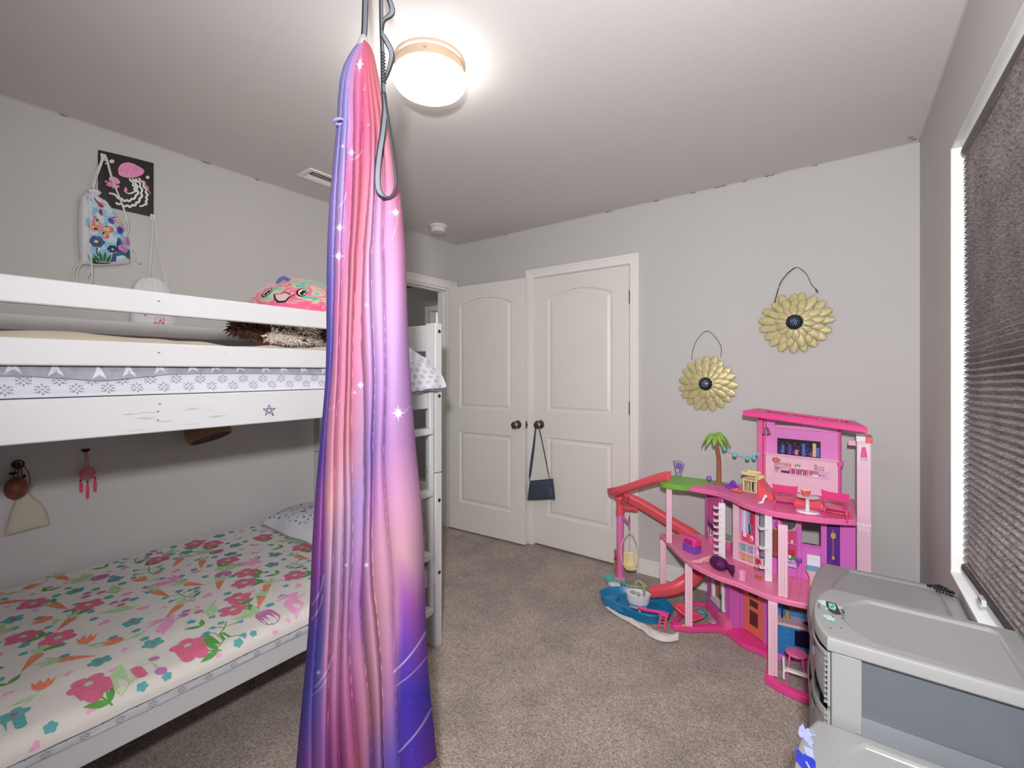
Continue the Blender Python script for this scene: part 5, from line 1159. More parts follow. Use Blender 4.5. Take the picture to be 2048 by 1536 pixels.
b = MB(); b.lathe([(.009, .006), (.007, .068), (0, .068)], (-.118, 2.408, .7005), 10); b.build('pedestal', wht_m, t)
b = MB(); b.lathe([(0, 0), (.046, 0), (.044, .006), (0, .007)], (-.118, 2.408, .7005), 8, sy=.6); b.build('foot', wht_m, t)
b = MB(); b.lathe([(0, .0755), (.013, .0755), (.015, .084), (.020, .100), (.018, .101), (.013, .088), (0, .086)], (-.124, 2.402, .7), 16)
t = thing('popcorn_bowl', 'small coral bowl of cream popcorn on the white doll table', 'toy bowl', (-.124, 2.402, .775)); b.build('bowl', coral_m, t)
b = MB(); rn = random.Random(3)
for k in range(16): b.ball((-.124 + rn.gauss(0, .007), 2.402 + rn.gauss(0, .007), .797 + rn.random() * .006), .0045, 7, 5)
tag(b.build('popcorn', cream_p, t), kind='stuff')
# pink patterned daybed behind the chairs
t = thing('doll_daybed', 'low coral daybed with white and pink blotches behind the doll chairs', 'toy bed', (-.16, 2.54, .7005))
cA, cB = V(-.325, 2.590, .7005), V(.020, 2.525, .7005); ev = (cB - cA).normalized(); nv = V(ev.y, -ev.x, 0)
def db(u, v, o=0):
    p = cA.lerp(cB, u) + nv * ((v - .5) * .085); z = .030 + .055 * max(0, (.16 - u) / .16) ** 1.5 - .020 * max(0, (u - .86) / .14) ** 2
    return (p.x, p.y, p.z + z + o)
b = MB(); b.grid(db, 30, 8); b.grid(lambda u, v: (db(1 - u, v)[0], db(1 - u, v)[1], .701), 30, 2)
for v in (0, 1): b.grid(lambda u, w: (db(u, v)[0], db(u, v)[1], .701 + (db(u, v)[2] - .701) * (w if v == 0 else 1 - w)), 30, 1)
b.grid(lambda u, w: (db(1, w)[0], db(1, w)[1], .701 + (db(1, w)[2] - .701) * (1 - u)), 1, 8)
rn = random.Random(17)
for k in range(13):
    u, v = rn.uniform(.08, .93), rn.uniform(.15, .85); ci = 1 + k % 2
    b.shapes([(ci, [(rn.uniform(.7, 1.2) * cos(q) * .035, rn.uniform(.7, 1.2) * sin(q) * .16) for q in (2 * PI * i / 12 for i in range(12))])], db, {ci: ci}, u, v, 1, 0, off=.0012, sub=1)
b.build('daybed_cushion', [coral_m, pale_m, pl('blotch_rose', (226, 110, 130))], t, smooth=50)
# rolled pink mat behind the right chair
b = MB(); ra = [V(-.070, 2.470, .718), V(.035, 2.452, .718)]; b.tube(ra, .017, 14); b.tube([ra[0] + V(-.002, 0, 0), ra[0]], .011, 12, m=1)
toy('rolled_mat', 'rolled coral mat with pale blotches behind the right doll chair', 'toy mat', b, [pl('mat_coral', (232, 120, 130), var=.25, vscale=25), pale_m])
# yellow dog house, purple pet beds, ball, chair back, brush
t = thing('toy_dog_house', 'cream yellow toy dog house beside the palm on the top floor', 'toy dog house', (-.375, 2.655, .7005)); M = Matrix.Rotation(-.25, 3, 'Z'); o0 = V(-.375, 2.655, .7005)
def Y(b, x0, x1, y0, y1, z0, z1, m=0): b.obox(o0 + M @ V((x0 + x1) / 2, (y0 + y1) / 2, (z0 + z1) / 2), (x1 - x0, y1 - y0, z1 - z0), M, m)
b = MB(); Y(b, -.036, -.028, -.026, .026, 0, .072); Y(b, .028, .036, -.026, .026, 0, .10); Y(b, -.028, .028, .020, .026, 0, .072); Y(b, -.028, .028, -.026, .020, 0, .005); Y(b, .004, .010, -.026, -.020, .005, .06); Y(b, -.030, .030, -.028, .026, .058, .066); b.build('dog_house_walls', cream_p, t, bevel=.002)
b = MB(); Y(b, -.038, .034, -.034, .030, .088, .094); Y(b, -.038, .034, -.036, -.030, .094, .106); Y(b, -.038, -.033, -.030, .030, .094, .106); Y(b, -.033, .034, .025, .030, .094, .106); b.build('roof_tray', cream_p, t, bevel=.002)
b = MB(); Y(b, .013, .021, -.0275, -.0262, .018, .05); b.build('door_slot', navy_m, t); b = MB(); Y(b, -.008, .003, -.012, .018, .010, .052); b.build('inner_flap', pl('slate_print', (110, 110, 132)), t)
b = MB(); Y(b, .036, .062, -.012, .024, 0, .095); b.build('side_wing', cream_p, t, bevel=.002)
def bed_(label, x, y, z, a, s):
    b = MB(); M = Matrix.Rotation(a, 3, 'Z'); c = V(x, y, z); b.obox(c + V(0, 0, .007 * s), (.060 * s, .040 * s, .014 * s), M); b.obox(c + M @ V(0, -.004, .0155 * s), (.05 * s, .028 * s, .004), M)
    n = 10; b.prism([(-.026 * s + .052 * s * k / n, .012 * s + .030 * s * sin(PI * k / n) ** .7) for k in range(n + 1)], 0, .007 * s, fn=lambda xx, zz, oo: tuple(c + M @ V(xx, .016 * s - oo, zz)))
    return toy('pet_bed', label, 'toy bed', b, vio_m, .002)
bed_('small purple pet bed with rounded headboard beside the palm', -.474, 2.668, .7008, -.5, 1.0)
b = MB(); b.lathe([(.010, -.012), (.014, -.008), (.015, .0), (.014, .008), (.010, .012)], (-.606, 2.748, .7195), 16, M=Matrix.Rotation(rad(70), 3, 'X') @ Matrix.Rotation(.3, 3, 'Y')); b.ball((-.606, 2.748, .7195), (.009, .013, .009), 12, 8)
toy('purple_spool', 'small purple spool toy left of the palm trunk', 'toy', b, vio_m)
b = MB(); q0 = V(-.785, 2.760, .7035); sx = V(.98, .2, 0)
def cb(x, z): return q0 + sx * x + V(0, 0, z)
b.tube([cb(-.006, 0), cb(-.010, .035), cb(-.022, .092)], .0022, 6); b.tube([cb(.016, 0), cb(.022, .035), cb(.034, .066)], .0022, 6); b.tube(spline([cb(-.026, .090), cb(-.005, .095), cb(.018, .090), cb(.040, .072)], 5), .0026, 6); b.tube([cb(-.010, .028), cb(.004, .026), cb(.012, .016)], .002, 6)
b.prism([(-.012, .070), (-.004, .080), (.012, .080), (.030, .070), (.020, .055), (.014, .036), (.008, .036), (.010, .055), (.002, .062), (-.004, .058)], 0, .003, fn=lambda x, z, o: tuple(cb(x, z) + V(.2, -.98, 0) * o))
toy('purple_chair_back', 'thin purple toy chair back standing on the green lawn deck', 'toy chair', b, vio_m, 0)
b = MB(); c = V(-.300, 2.440, .7015); b.tube([c + V(-.012, -.010, .004), c + V(0, 0, .005), c + V(.004, .004, .018), c + V(.010, .008, .030)], [.006, .007, .005, .006], 10); b.ball(c + V(.013, .010, .034), .008, 10, 8); b.tube([c + V(-.004, .008, .002), c + V(-.012, .014, .002)], .004, 6); toy('white_toy_cat', 'tiny white toy cat at the front edge of the top floor', 'toy animal', b, wht_m, 0, smooth=70)
b = MB(); c = V(-.440, 2.610, .7015)
b.grid(lambda u, v: tuple(c + V((u - .5) * .06, (v - .5) * .035 + .3 * (u - .5) * .06 * -1, .010 * sin(PI * u) * sin(PI * v) + .006 * sin(9 * u) * sin(7 * v) + .004)), 16, 10); o = toy('coral_scarf', 'crumpled coral cloth between the purple pet bed and yellow dog house', 'toy cloth', b, pl('coral_cloth', (236, 110, 96), rough=.8), 0, smooth=70); m_ = o.modifiers.new('thick', 'SOLIDIFY'); m_.thickness = .002
# first floor: pet carrier, sequin pouch, cup, hair clips, toilet, vanity brush, dress
t = thing('pet_carrier', 'pink and purple toy pet carrier on the middle floor', 'toy carrier', (-.655, 2.520, .3705)); M = Matrix.Rotation(-.45, 3, 'Z'); c = V(-.640, 2.512, .3705)
b = MB(); b.obox(c + V(0, 0, .018), (.080, .052, .036), M); b.obox(c + M @ V(0, 0, .034), (.086, .058, .005), M); b.build('carrier_base', vio_m, t, bevel=.003)
b = MB(); b.prism([(-.027, .037), (-.027, .062), (-.016, .078), (.016, .078), (.027, .062), (.027, .037)], -.040, .040, fn=lambda y, z, x: tuple(c + M @ V(x, y, z)))
b.build('carrier_top', hot_m, t, bevel=.002)
b = MB()
for k in range(4): b.obox(c + M @ V(-.020 + k * .013, -.0275, .056), (.007, .002, .026), M)
b.build('vent_slots', dv_m, t)
b = MB(); b.obox(c + M @ V(-.0415, 0, .036), (.003, .044, .054), M, 0); f_ = lambda a, z, o: tuple(c + M @ V(-.0432 - o, -a, z)); b.shapes([(1, strip([(-.012, .02), (0, .045), (.010, .03)], .006)), (1, ell(0, .05, .008, .006)), (2, strip([(-.018, .015), (.018, .015)], .004)), (2, strip([(-.018, .058), (.018, .058)], .004))], f_, {1: 1, 2: 2}); b.build('carrier_gate', [aqua_m, navy_m, lil_m], t)
t = thing('sequin_pouch', 'dark purple sequin pouch tied with a pale pink mesh at the middle floor edge', 'pouch', (-.47, 2.36, .3705))
seq_m = mat('purple_sequin', (96, 24, 92), .3, .4, var=.6, vscale=160, bump=.4, bscale=300)
b = MB(); b.ball((-.475, 2.358, .402), (.052, .036, .031), 18, 12, fn=lambda p, d: Vector((p.x + .006 * nz(d.x * 3, d.y * 3, 1), p.y + .006 * nz(d.x * 3, d.y * 3, 5), p.z)), M=Matrix.Rotation(-.7, 3, 'Z')); b.build('pouch_body', seq_m, t, smooth=70)
b = MB(); b.grid(lambda u, v: (-.440 + .040 * v + .004 * sin(u * 12), 2.330 - .030 * v + (u - .5) * (.02 + .06 * v), .397 + .022 * sin(u * 9 + 1) * v + .016 * (1 - v)), 20, 8); o = b.build('pouch_frill', seq_m, t, smooth=70); m_ = o.modifiers.new('thick', 'SOLIDIFY'); m_.thickness = .004
b = MB(); b.grid(lambda u, v: (-.555 - .05 * v + .07 * u, 2.395 + (u - .5) * .05 - .02 * v, .374 + .038 * sin(PI * u) * (1 - v * .6) + .006 * sin(u * 14)), 16, 10); o = b.build('mesh_wrap', pl('pale_mesh', (222, 158, 160), rough=.8), t, smooth=70); m_ = o.modifiers.new('thick', 'SOLIDIFY'); m_.thickness = .0015
b = MB(); b.lathe([(.0165, 0), (.0165, .038), (.0135, .038), (.0135, .034), (.004, .034), (.004, .037), (0, .037)], (-.366, 2.306, .3705), 10); toy('toy_cup', 'pale pink faceted toy cup on the middle floor', 'toy cup', b, pl('cup_pink', (240, 158, 204)), .001, smooth=20)
def clip_(label, x, y):
    b = MB(); b.ball((x, y, .3755), (.013, .009, .005), 10, 6); b.ball((x - .008, y + .006, .3775), .006, 8, 6); b.ball((x + .009, y + .005, .3775), .006, 8, 6); b.tube([(x - .012, y - .004, .376), (x, y - .008, .379), (x + .012, y - .004, .376)], .002, 5); return toy('hair_clip', label, 'hair clip', b, pl('amber', (164, 96, 50), var=.3, vscale=120), 0, smooth=70)
clip_('amber hair clip on the middle floor near the white rail', -.327, 2.462); clip_('amber hair clip on the middle floor near its front edge', -.309, 2.362)
t = thing('toy_toilet', 'white toy toilet with a blue lid in the dollhouse bathroom', 'toy toilet', (-.098, 2.440, .3715))
b = MB(); b.obox((-.098, 2.470, .455), (.052, .020, .080), .08); b.build('cistern', wht_m, t, bevel=.004)
b = MB(); b.lathe([(.014, 0), (.014, .03), (.026, .055), (.030, .070), (0, .070)], (-.098, 2.436, .3715), 18, sy=1.15); b.build('bowl', pl('bowl_blush', (246, 214, 214)), t)
b = MB(); b.lathe([(.029, 0), (.030, .004), (.027, .007), (0, .008)], (-.098, 2.440, .442), 18, sy=1.1); b.build('lid', pl('lid_blue', (112, 164, 214)), t)
t = thing('doll_dress', 'rust brown doll dress with pink bands hanging behind the white rail', 'doll dress', (-.232, 2.440, .46))
b = MB(); b.grid(lambda u, v: (-.232 + (u - .5) * (.040 + .040 * v), 2.440 - .012 * sin(PI * u) - .003 * sin(u * 25) * v, .590 - .125 * v), 20, 10); o = b.build('skirt', pl('rust_cloth', (150, 74, 56), rough=.85, var=.08), t, smooth=60); m_ = o.modifiers.new('thick', 'SOLIDIFY'); m_.thickness = .004
b = MB()
for z in (.473, .481): b.tube([(-.270 + .076 * k / 10, 2.436 - .013 * sin(PI * k / 10), z) for k in range(11)], .0016, 5)
b.build('hem_band', coral_m, t)
b = MB(); b.tube([(-.255, 2.440, .588), (-.230, 2.436, .593), (-.205, 2.442, .588)], .004, 6, m=0); b.ball((-.231, 2.440, .616), (.016, .010, .022), 12, 8, 1); b.build('bodice', [gold_m, pl('bodice_magenta', (206, 80, 160), var=.2, vscale=90)], t)
t = thing('toy_hair_brush', 'green and purple toy brush lying on the bathroom vanity', 'toy brush', (-.17, 2.445, .452)); b = MB(); b.tube([(-.190, 2.436, .462), (-.165, 2.434, .480)], [.004, .006], 8); b.build('brush_handle', pl('brush_green', (60, 160, 90)), t)
b = MB(); b.ball((-.150, 2.434, .470), (.012, .008, .010), 10, 7); b.tube([(-.152, 2.434, .462), (-.154, 2.434, .445)], .004, 6); b.build('brush_head', vio_m, t)
# ground: stool, bench, coaster, pool set
t = thing('doll_stool', 'pink round doll stool on four legs by the blue toy kitchen', 'toy stool', (-.150, 2.262, 0)); c = V(-.150, 2.262, 0)
b = MB(); b.lathe([(0, .128), (.036, .128), (.038, .132), (.036, .137), (0, .138)], c, 20, sx=1.1); b.build('seat', pk_m, t)
for sx, sy in ((-1, -1), (1, -1), (1, 1), (-1, 1)):
    b = MB(); b.tube([c + V(sx * .022, sy * .020, .13), c + V(sx * .036, sy * .032, .002)], .0038, 7); b.build('leg', pk_m, t)
b = MB(); b.tube([c + V(.033, -.028, .045), c + V(.033, .028, .045)], .003, 6); b.build('stretcher', pk_m, t)
t = thing('doll_bench', 'white doll bench frame standing behind the pink stool', 'toy bench', (-.155, 2.30, 0)); M = Matrix.Rotation(.05, 3, 'Z'); c = V(-.150, 2.218, .031)
b = MB(); b.tube([c + V(-.042, 0, 0), c + V(-.042, 0, .030), c + V(-.034, 0, .040), c + V(.05, 0, .040), c + V(.058, 0, .032), c + V(.058, 0, 0)], .0055, 8); b.tube([c + V(-.042, 0, .032), c + V(-.044, .004, .092)], .005, 8); b.build('bench_frame', wht_m, t, smooth=60)
b = MB(); b.obox(c + V(.008, .010, .042), (.096, .016, .005)); b.build('bench_seat', wht_m, t)
b = MB(); b.lathe([(.020, 0), (.021, .003), (.019, .006), (0, .006)], (-.545, 2.560, .004), 14); toy('toy_coaster', 'small lilac chequered toy coaster on the carpet in the ground room', 'toy', b, pl('gingham', (220, 160, 214), var=.3, vscale=120), 0)
# pool
t = thing('toy_pool', 'blue toy swimming pool on the carpet below the slide', 'toy pool', (-.93, 2.43, 0))
rim = spline([(-1.135, 2.425), (-1.07, 2.365), (-.95, 2.335), (-.85, 2.326), (-.775, 2.350), (-.725, 2.430), (-.745, 2.510), (-.815, 2.555), (-.92, 2.575), (-1.03, 2.560), (-1.105, 2.500), (-1.135, 2.425)], 6)[:-1]
cx, cy = -.93, 2.45
def sc(k, p): return (cx + (p[0] - cx) * k, cy + (p[1] - cy) * k)
n = len(rim); lv = [(.93, .006), (.97, .044), (1.02, .052), (1.0, .056), (.965, .050), (.90, .016), (.5, .014)]
vs = [(*sc(k, p), z) for k, z in lv for p in rim]; fs = [(r_ * n + i, r_ * n + (i + 1) % n, (r_ + 1) * n + (i + 1) % n, (r_ + 1) * n + i) for r_ in range(len(lv) - 1) for i in range(n)] + [tuple((len(lv) - 1) * n + i for i in range(n)), tuple(range(n - 1, -1, -1))]
b = MB(); b.add(vs, fs); b.build('pool_basin', blue_m, t, smooth=50)
b = MB(); b.prism(spline([(-1.10, 2.40), (-1.05, 2.425), (-1.03, 2.46), (-1.06, 2.50), (-1.10, 2.48)], 4), .014, .036); b.build('pool_seat', blue_m, t, bevel=.004, smooth=50)
b = MB(); b.prism(spline([(-1.09, 2.372), (-1.0, 2.345), (-.93, 2.345), (-.99, 2.372), (-1.06, 2.392)], 4), .014, .050); b.build('pool_step', blue_m, t, bevel=.004, smooth=50)
t = thing('toy_ladder', 'hot pink toy pool ladder hooked over the blue pool rim', 'toy ladder', (-.73, 2.36, 0)); c = V(-.742, 2.345, 0)
b = MB(); b.tube(spline([V(-.875, 2.352, .072), V(-.84, 2.350, .066), V(-.80, 2.348, .074), V(-.765, 2.346, .080), V(-.735, 2.346, .080)], 5), .008, 8); b.obox((-.735, 2.345, .078), (.045, .022, .018), .1); b.build('ladder_spout', hot_m, t, bevel=.001)
for dx in (-.014, .014):
    b = MB(); b.tube([(-.735 + dx, 2.340, .072), (-.742 + dx, 2.318, .006)], .005, 6); b.build('rail', coral_m, t)
for k in range(3):
    b = MB(); f_ = .2 + k * .26; b.tube([(-.749 - .007 * f_, 2.340 - .022 * f_, .072 - .066 * f_), (-.721 - .007 * f_, 2.340 - .022 * f_, .072 - .066 * f_)], .0035, 6); b.build('rung', coral_m, t)
t = thing('toy_bathtub', 'white toy bathtub with a grey curved spout standing in the blue pool', 'toy bathtub', (-.905, 2.430, .016)); c = V(-.905, 2.430, .0165)
b = MB(); pr_ = [(.030, .014), (.044, .018), (.055, .045), (.061, .080), (.064, .090), (.060, .091), (.054, .078), (.044, .034), (0, .032)]; b.lathe(pr_, c, 28, sx=1.08, sy=.72, M=Matrix.Rotation(.25, 3, 'Z'))
b.build('tub', [pl('tub_white', (228, 226, 238))], t)
b = MB(); b.lathe([(.0485, .026), (.0525, .038)], c, 28, sx=1.08, sy=.72, M=Matrix.Rotation(.25, 3, 'Z')); b.build('blue_band', sky_m, t)
gr_m = pl('sage_grey', (166, 164, 140)); b = MB(); b.lathe([(.032, .010), (.046, .015), (.043, .022)], c, 24, sx=1.08, sy=.72, M=Matrix.Rotation(.25, 3, 'Z')); b.build('tub_base', gr_m, t)
for a in (.4, 1.9, 3.6, 5.2):
    b = MB(); b.ball(c + V(.044 * cos(a), .032 * sin(a), .007), .008, 8, 6); b.build('foot', pl('brass_foot', (190, 170, 130)), t)
b = MB(); P = spline([c + V(.028, .012, .05), c + V(.030, .012, .10), c + V(.024, .014, .135), c + V(.004, .016, .148), c + V(-.016, .018, .138), c + V(-.018, .018, .126)], 5); b.tube(P, .0075, 10); b.lathe([(.007, 0), (.018, -.006), (.018, -.010), (0, -.011)], c + V(-.018, .018, .122), 14); b.build('shower_spout', gr_m, t)
b = MB(); b.ball(c + V(.005, -.004, .085), (.012, .009, .012), 10, 7); b.ball(c + V(-.030, .004, .084), (.018, .012, .008), 10, 7); b.build('bath_toys', gr_m, t)
b = MB(); b.ball((-1.0, 2.655, .020), (.060, .040, .018), 20, 10, fn=lambda p, d: Vector((p.x, p.y, p.z + .012 * d.x))); b.ball((-.955, 2.640, .050), (.030, .022, .016), 14, 8); toy('lime_cushion', 'lime green toy lounger behind the toy bathtub', 'toy chair', b, lime_m, 0, smooth=70)
# coral lounge slide leaning under the floor
t = thing('toy_lounger', 'coral toy lounger with an aqua rim leaning beside the pink post', 'toy lounger', (-.62, 2.50, 0))
LA, LB = V(-.712, 2.470, .092), V(-.588, 2.474, .044); le = (LB - LA); sd = V(.45, .89, 0).normalized()
def lg(u, v, dz=0): p = LA + le * u + sd * ((v - .5) * (.060 + .035 * u)); return (p.x, p.y, p.z + .005 * (2 * v - 1) ** 2 + dz - .008 * sin(PI * u))
b = MB(); n = 16; out = [(0 + .06 * (1 - cos(a)) * 0, 0) for a in ()]
b.grid(lambda u, v: lg(max(u, .16 * (2 * v - 1) ** 2) if u < .3 else u, v), 16, 8); o = b.build('lounger_bed', pl('lounger_coral', (236, 84, 110)), t, smooth=60); m_ = o.modifiers.new('thick', 'SOLIDIFY'); m_.thickness = .010
b = MB(); b.tube([lg(.62, 1.05, .002), lg(.82, 1.12, .0), lg(.95, 1.02, .0), lg(1.0, .8, .006)], .010, 8); b.build('aqua_rim', pl('rim_aqua', (30, 160, 186)), t, smooth=60)
b = MB(); b.tube([(-.652, 2.372, .034), (-.640, 2.378, .036), (-.632, 2.372, .034)], .005, 6); toy('yellow_clip', 'tiny yellow and red toy clip lying on the pink base', 'toy', b, gold_m, 0)
# towel under the pool
tw_m = mat('white_towelling', (222, 214, 210), .95, bump=.3, bscale=420, var=.03, vscale=20, sheen=.2)
def towel(u, v):
    A = Vector(spl_a[int(u * (len(spl_a) - 1))]); B = Vector(spl_b[int(u * (len(spl_b) - 1))]); p = A.lerp(B, v)
    z = .006 + .008 * abs(nz(p.x * 22, p.y * 22, 3)) + .012 * max(0, sin(u * 16 + v * 5)) * sin(PI * v) + .022 * max(0, u - .72) / .28 * sin(PI * min(1, v * 1.1)) * (1 + .5 * sin(v * 9))
    return (p.x, p.y, min(z, .005) if (p.y > 2.352 + .0 and u < .70) else z)
spl_a = spline([(-1.07, 2.36), (-.98, 2.31), (-.90, 2.285), (-.82, 2.255), (-.765, 2.225), (-.70, 2.222), (-.645, 2.275)], 20); spl_b = spline([(-1.055, 2.366), (-.96, 2.325), (-.86, 2.312), (-.80, 2.305), (-.765, 2.285), (-.70, 2.296), (-.652, 2.316)], 20)
b = MB(); b.grid(towel, 100, 24); o = toy('white_towel', 'rumpled white toy towel on the carpet in front of the blue pool', 'towel', b, tw_m, 0, smooth=70); m_ = o.modifiers.new('thick', 'SOLIDIFY'); m_.thickness = .006; m_.offset = 1
b = MB(); b.ball((-1.112, 2.612, .018), (.052, .024, .017), 20, 10, fn=lambda p, d: Vector((p.x, p.y, p.z * (1 + .4 * nz(d.x * 4, d.y * 4, 2))))); toy('folded_washcloth', 'white folded washcloth between the teal pad and blue pool', 'towel', b, tw_m, 0, smooth=70)
for x, y, mm, lb in ((-1.068, 2.590, red_p, 'tiny red toy cup by the white washcloth'), (-1.035, 2.594, gold_m, 'tiny amber toy cup by the white washcloth')):
    b = MB(); b.lathe([(.003, .024), (.004, .034), (.007, .052), (.006, .052), (0, .036)], (x, y, .002), 10); toy('toy_cup', lb, 'toy cup', b, mm, 0)
# ---------------------------------------------------------------- metal flowers on the back wall
petal_m = mat('cream_enamel', (196, 184, 136), .42, .15, var=.08, vscale=30); pedge_m = mat('petal_edge', (92, 78, 54), .5, .4, var=.1, vscale=60); wire_m = mat('dark_wire', (70, 64, 62), .4, .8, var=.1, vscale=60)
dome_m = mat('black_dome', (24, 26, 36), .25, var=.1, vscale=60); dot_m = mat('blue_dot', (150, 186, 226), .3, var=.08, vscale=200)
def metal_flower(label, cx, cz, R_, seed, squash=1.0):
    rn = random.Random(seed); y0 = YB - .006
    t = thing('metal_flower', label, 'wall flower', (cx, y0, cz - R_))
    for ring_, (n, r1, wd, off, ph) in enumerate(((19, 1.0, .17, .008, 0), (17, .80, .155, .018, .12), (14, .56, .135, .028, .3))):
        b = MB()
        for k in range(n):
            a = 2 * PI * k / n + ph + rn.uniform(-.05, .05); ln = R_ * r1 * rn.uniform(.95, 1.03); w = R_ * wd * rn.uniform(.92, 1.1); li = rn.uniform(-.003, .004)
            def pf(u, v):
                s = u * ln; ww = w * .80 * (.35 + .65 * min(1, u * 1.4)) * math.sqrt(max(0, 1 - max(0, (u - .70) / .30) ** 2.6)) if u < 1 else 0
                q = (v - .5) * 2 * ww; x = s * cos(a) - q * sin(a); z = s * sin(a) + q * cos(a)
                dep = off + li + .006 * sin(PI * u) + .0055 * R_ / .17 * (1 - (2 * v - 1) ** 2) * min(1, u * 2) * (1 - .5 * u) - .006 * u + (k % 2) * .0025
                return (cx + x, y0 - dep, cz + z * squash)
            b.grid(lambda u, v: pf(1 - (1 - u) ** 1.6, v), 18, 6)
        o = b.build('petal_ring', [petal_m, pedge_m], t, smooth=40); s_ = o.modifiers.new('thick', 'SOLIDIFY'); s_.thickness = .0022; s_.use_rim = True; s_.material_offset_rim = 1
    M = Matrix.Rotation(rad(90), 3, 'X')
    b = MB(); b.lathe([(R_ * .27, .030), (R_ * .26, .042), (R_ * .235, .043)], (cx, y0, cz), 28, M=M); b.build('centre_collar', petal_m, t)
    b = MB(); b.lathe([(R_ * .238, .034), (R_ * .236, .043), (R_ * .20, .054), (R_ * .12, .062), (0, .065)], (cx, y0, cz), 28, M=M); b.build('flower_centre', dome_m, t)
    b = MB()
    for k in range(56):
        rr = R_ * .222 * math.sqrt((k + .5) / 56); a = k * 2.39996; h = .065 - (.022) * (rr / (R_ * .236)) ** 2
        b.ball((cx + rr * cos(a), y0 - h, cz + rr * sin(a)), .0030 * R_ / .17, 7, 5)
    b.build('dot_pattern', dot_m, t)
    return t
fA = metal_flower('lower smaller cream metal sunflower with a dark dotted centre on the back wall', -.652, 1.258, .170, 1)
fB = metal_flower('upper larger cream metal sunflower with a dark dotted centre on the back wall', -.199, 1.598, .176, 2, .96)
b = MB(); b.tube(spline([V(-.738, YB - .02, 1.402), V(-.735, YB - .01, 1.46), V(-.705, YB - .006, 1.535), V(-.655, YB - .005, 1.578), V(-.612, YB - .006, 1.545), V(-.575, YB - .008, 1.485), V(-.572, YB - .02, 1.42)], 6), .0016, 6); b.tube([(-.655, YB, 1.577), (-.655, YB - .012, 1.577)], .0025, 6); b.build('wire_hanger', wire_m, fA)
b = MB(); P = [V(-.294, YB - .02, 1.715), V(-.282, YB - .01, 1.77), V(-.262, YB - .006, 1.84), V(-.199, YB - .005, 1.900), V(-.150, YB - .006, 1.862), V(-.125, YB - .008, 1.80), V(-.107, YB - .010, 1.775), V(-.095, YB - .02, 1.752)]
b.tube(spline(P, 6), .0016, 6); b.tube(spline([V(-.296, YB - .02, 1.715), V(-.276, YB - .012, 1.80), V(-.235, YB - .008, 1.868), V(-.199, YB - .006, 1.899)], 6), .0012, 6); b.tube([V(-.107, YB - .012, 1.775), V(-.098, YB - .014, 1.765), V(-.094, YB - .014, 1.752), V(-.102, YB - .014, 1.748), V(-.107, YB - .012, 1.775)], .0012, 5); b.tube([(-.199, YB, 1.899), (-.199, YB - .012, 1.899)], .0025, 6); b.build('wire_hanger', wire_m, fB)

# ---------------------------------------------------------------- quilted purse on the closet knob
navy_l = mat('navy_leather', (62, 72, 88), .42, bump=.12, bscale=180, var=.06, vscale=30); brass_m = mat('pale_brass', (190, 160, 130), .3, .9, var=.05)
pu = thing('purse', 'small quilted navy purse hanging from the closet door knob', 'purse', (-1.815, 2.86, .345))
def pz(u, v, side=1, o=0):
    x0 = -1.938 + .022 * v; x1 = -1.694 - .018 * v; x = x0 + (x1 - x0) * u; z = (.345 + .052 * u) + (.150 - .008 * u) * v
    th = .026 * (max(0, 1 - (2 * v - 1.0) ** 4) * max(0, 1 - (2 * u - 1) ** 6)) ** .5 * (1.15 - .35 * v)
    ch = abs(((u * 9 + abs(v - .0) * 3.2) % 1) - .5) if u < .55 else abs(((u * 9 - v * 3.2) % 1) - .5)
    th += .0035 * min(1, (0.5 - ch) * 6) * (0 < u < 1 and 0 < v < 1) - .003
    return (x, 2.868 - side * (th + o) - .006 * sin(PI * u), z)
b = MB(); b.grid(lambda u, v: pz(u, v), 90, 36); b.grid(lambda u, v: pz(1 - u, v, -.6), 30, 12); b.build('purse_body', navy_l, pu, smooth=60)
b = MB(); b.tube([pz(u, 1.0, 1, .004) for u in [k / 10 for k in range(11)]], .005, 8); b.build('zip_binding', navy_l, pu)
kb = V(-1.844, 2.858, .945)
def st_(pts, w, nm): 
    b = MB(); b.tube(pts, 1, up=(0, -1, 0), prof=[(-w, .0012), (-w, -.0012), (w, -.0012), (w, .0012)]); return b.build(nm, navy_l, pu)
st_(spline([kb + V(-.012, -.002, -.012), V(-1.872, 2.862, .80), V(-1.893, 2.862, .64), V(-1.912, 2.86, .525)], 5), .0055, 'strap'); st_(spline([kb + V(-.016, .006, -.016), V(-1.880, 2.866, .80), V(-1.905, 2.866, .66), V(-1.920, 2.864, .525)], 5), .0050, 'strap')
st_(spline([kb + V(-.014, -.004, .0), kb + V(-.006, -.004, .014), kb + V(.008, -.006, .012), kb + V(.014, -.006, -.008), V(-1.79, 2.864, .75), V(-1.745, 2.862, .565)], 5), .0040, 'strap')
b = MB(); b.tube([(-1.914, 2.86, .53), (-1.918, 2.86, .505)], .005, 8); b.tube([(-1.745, 2.862, .568), (-1.742, 2.862, .543)], .0045, 8); b.build('strap_clip', brass_m, pu)
st_(spline([V(-1.735, 2.852, .540), V(-1.715, 2.848, .515), V(-1.702, 2.848, .46), V(-1.694, 2.848, .395)], 5), .006, 'zip_tassel')

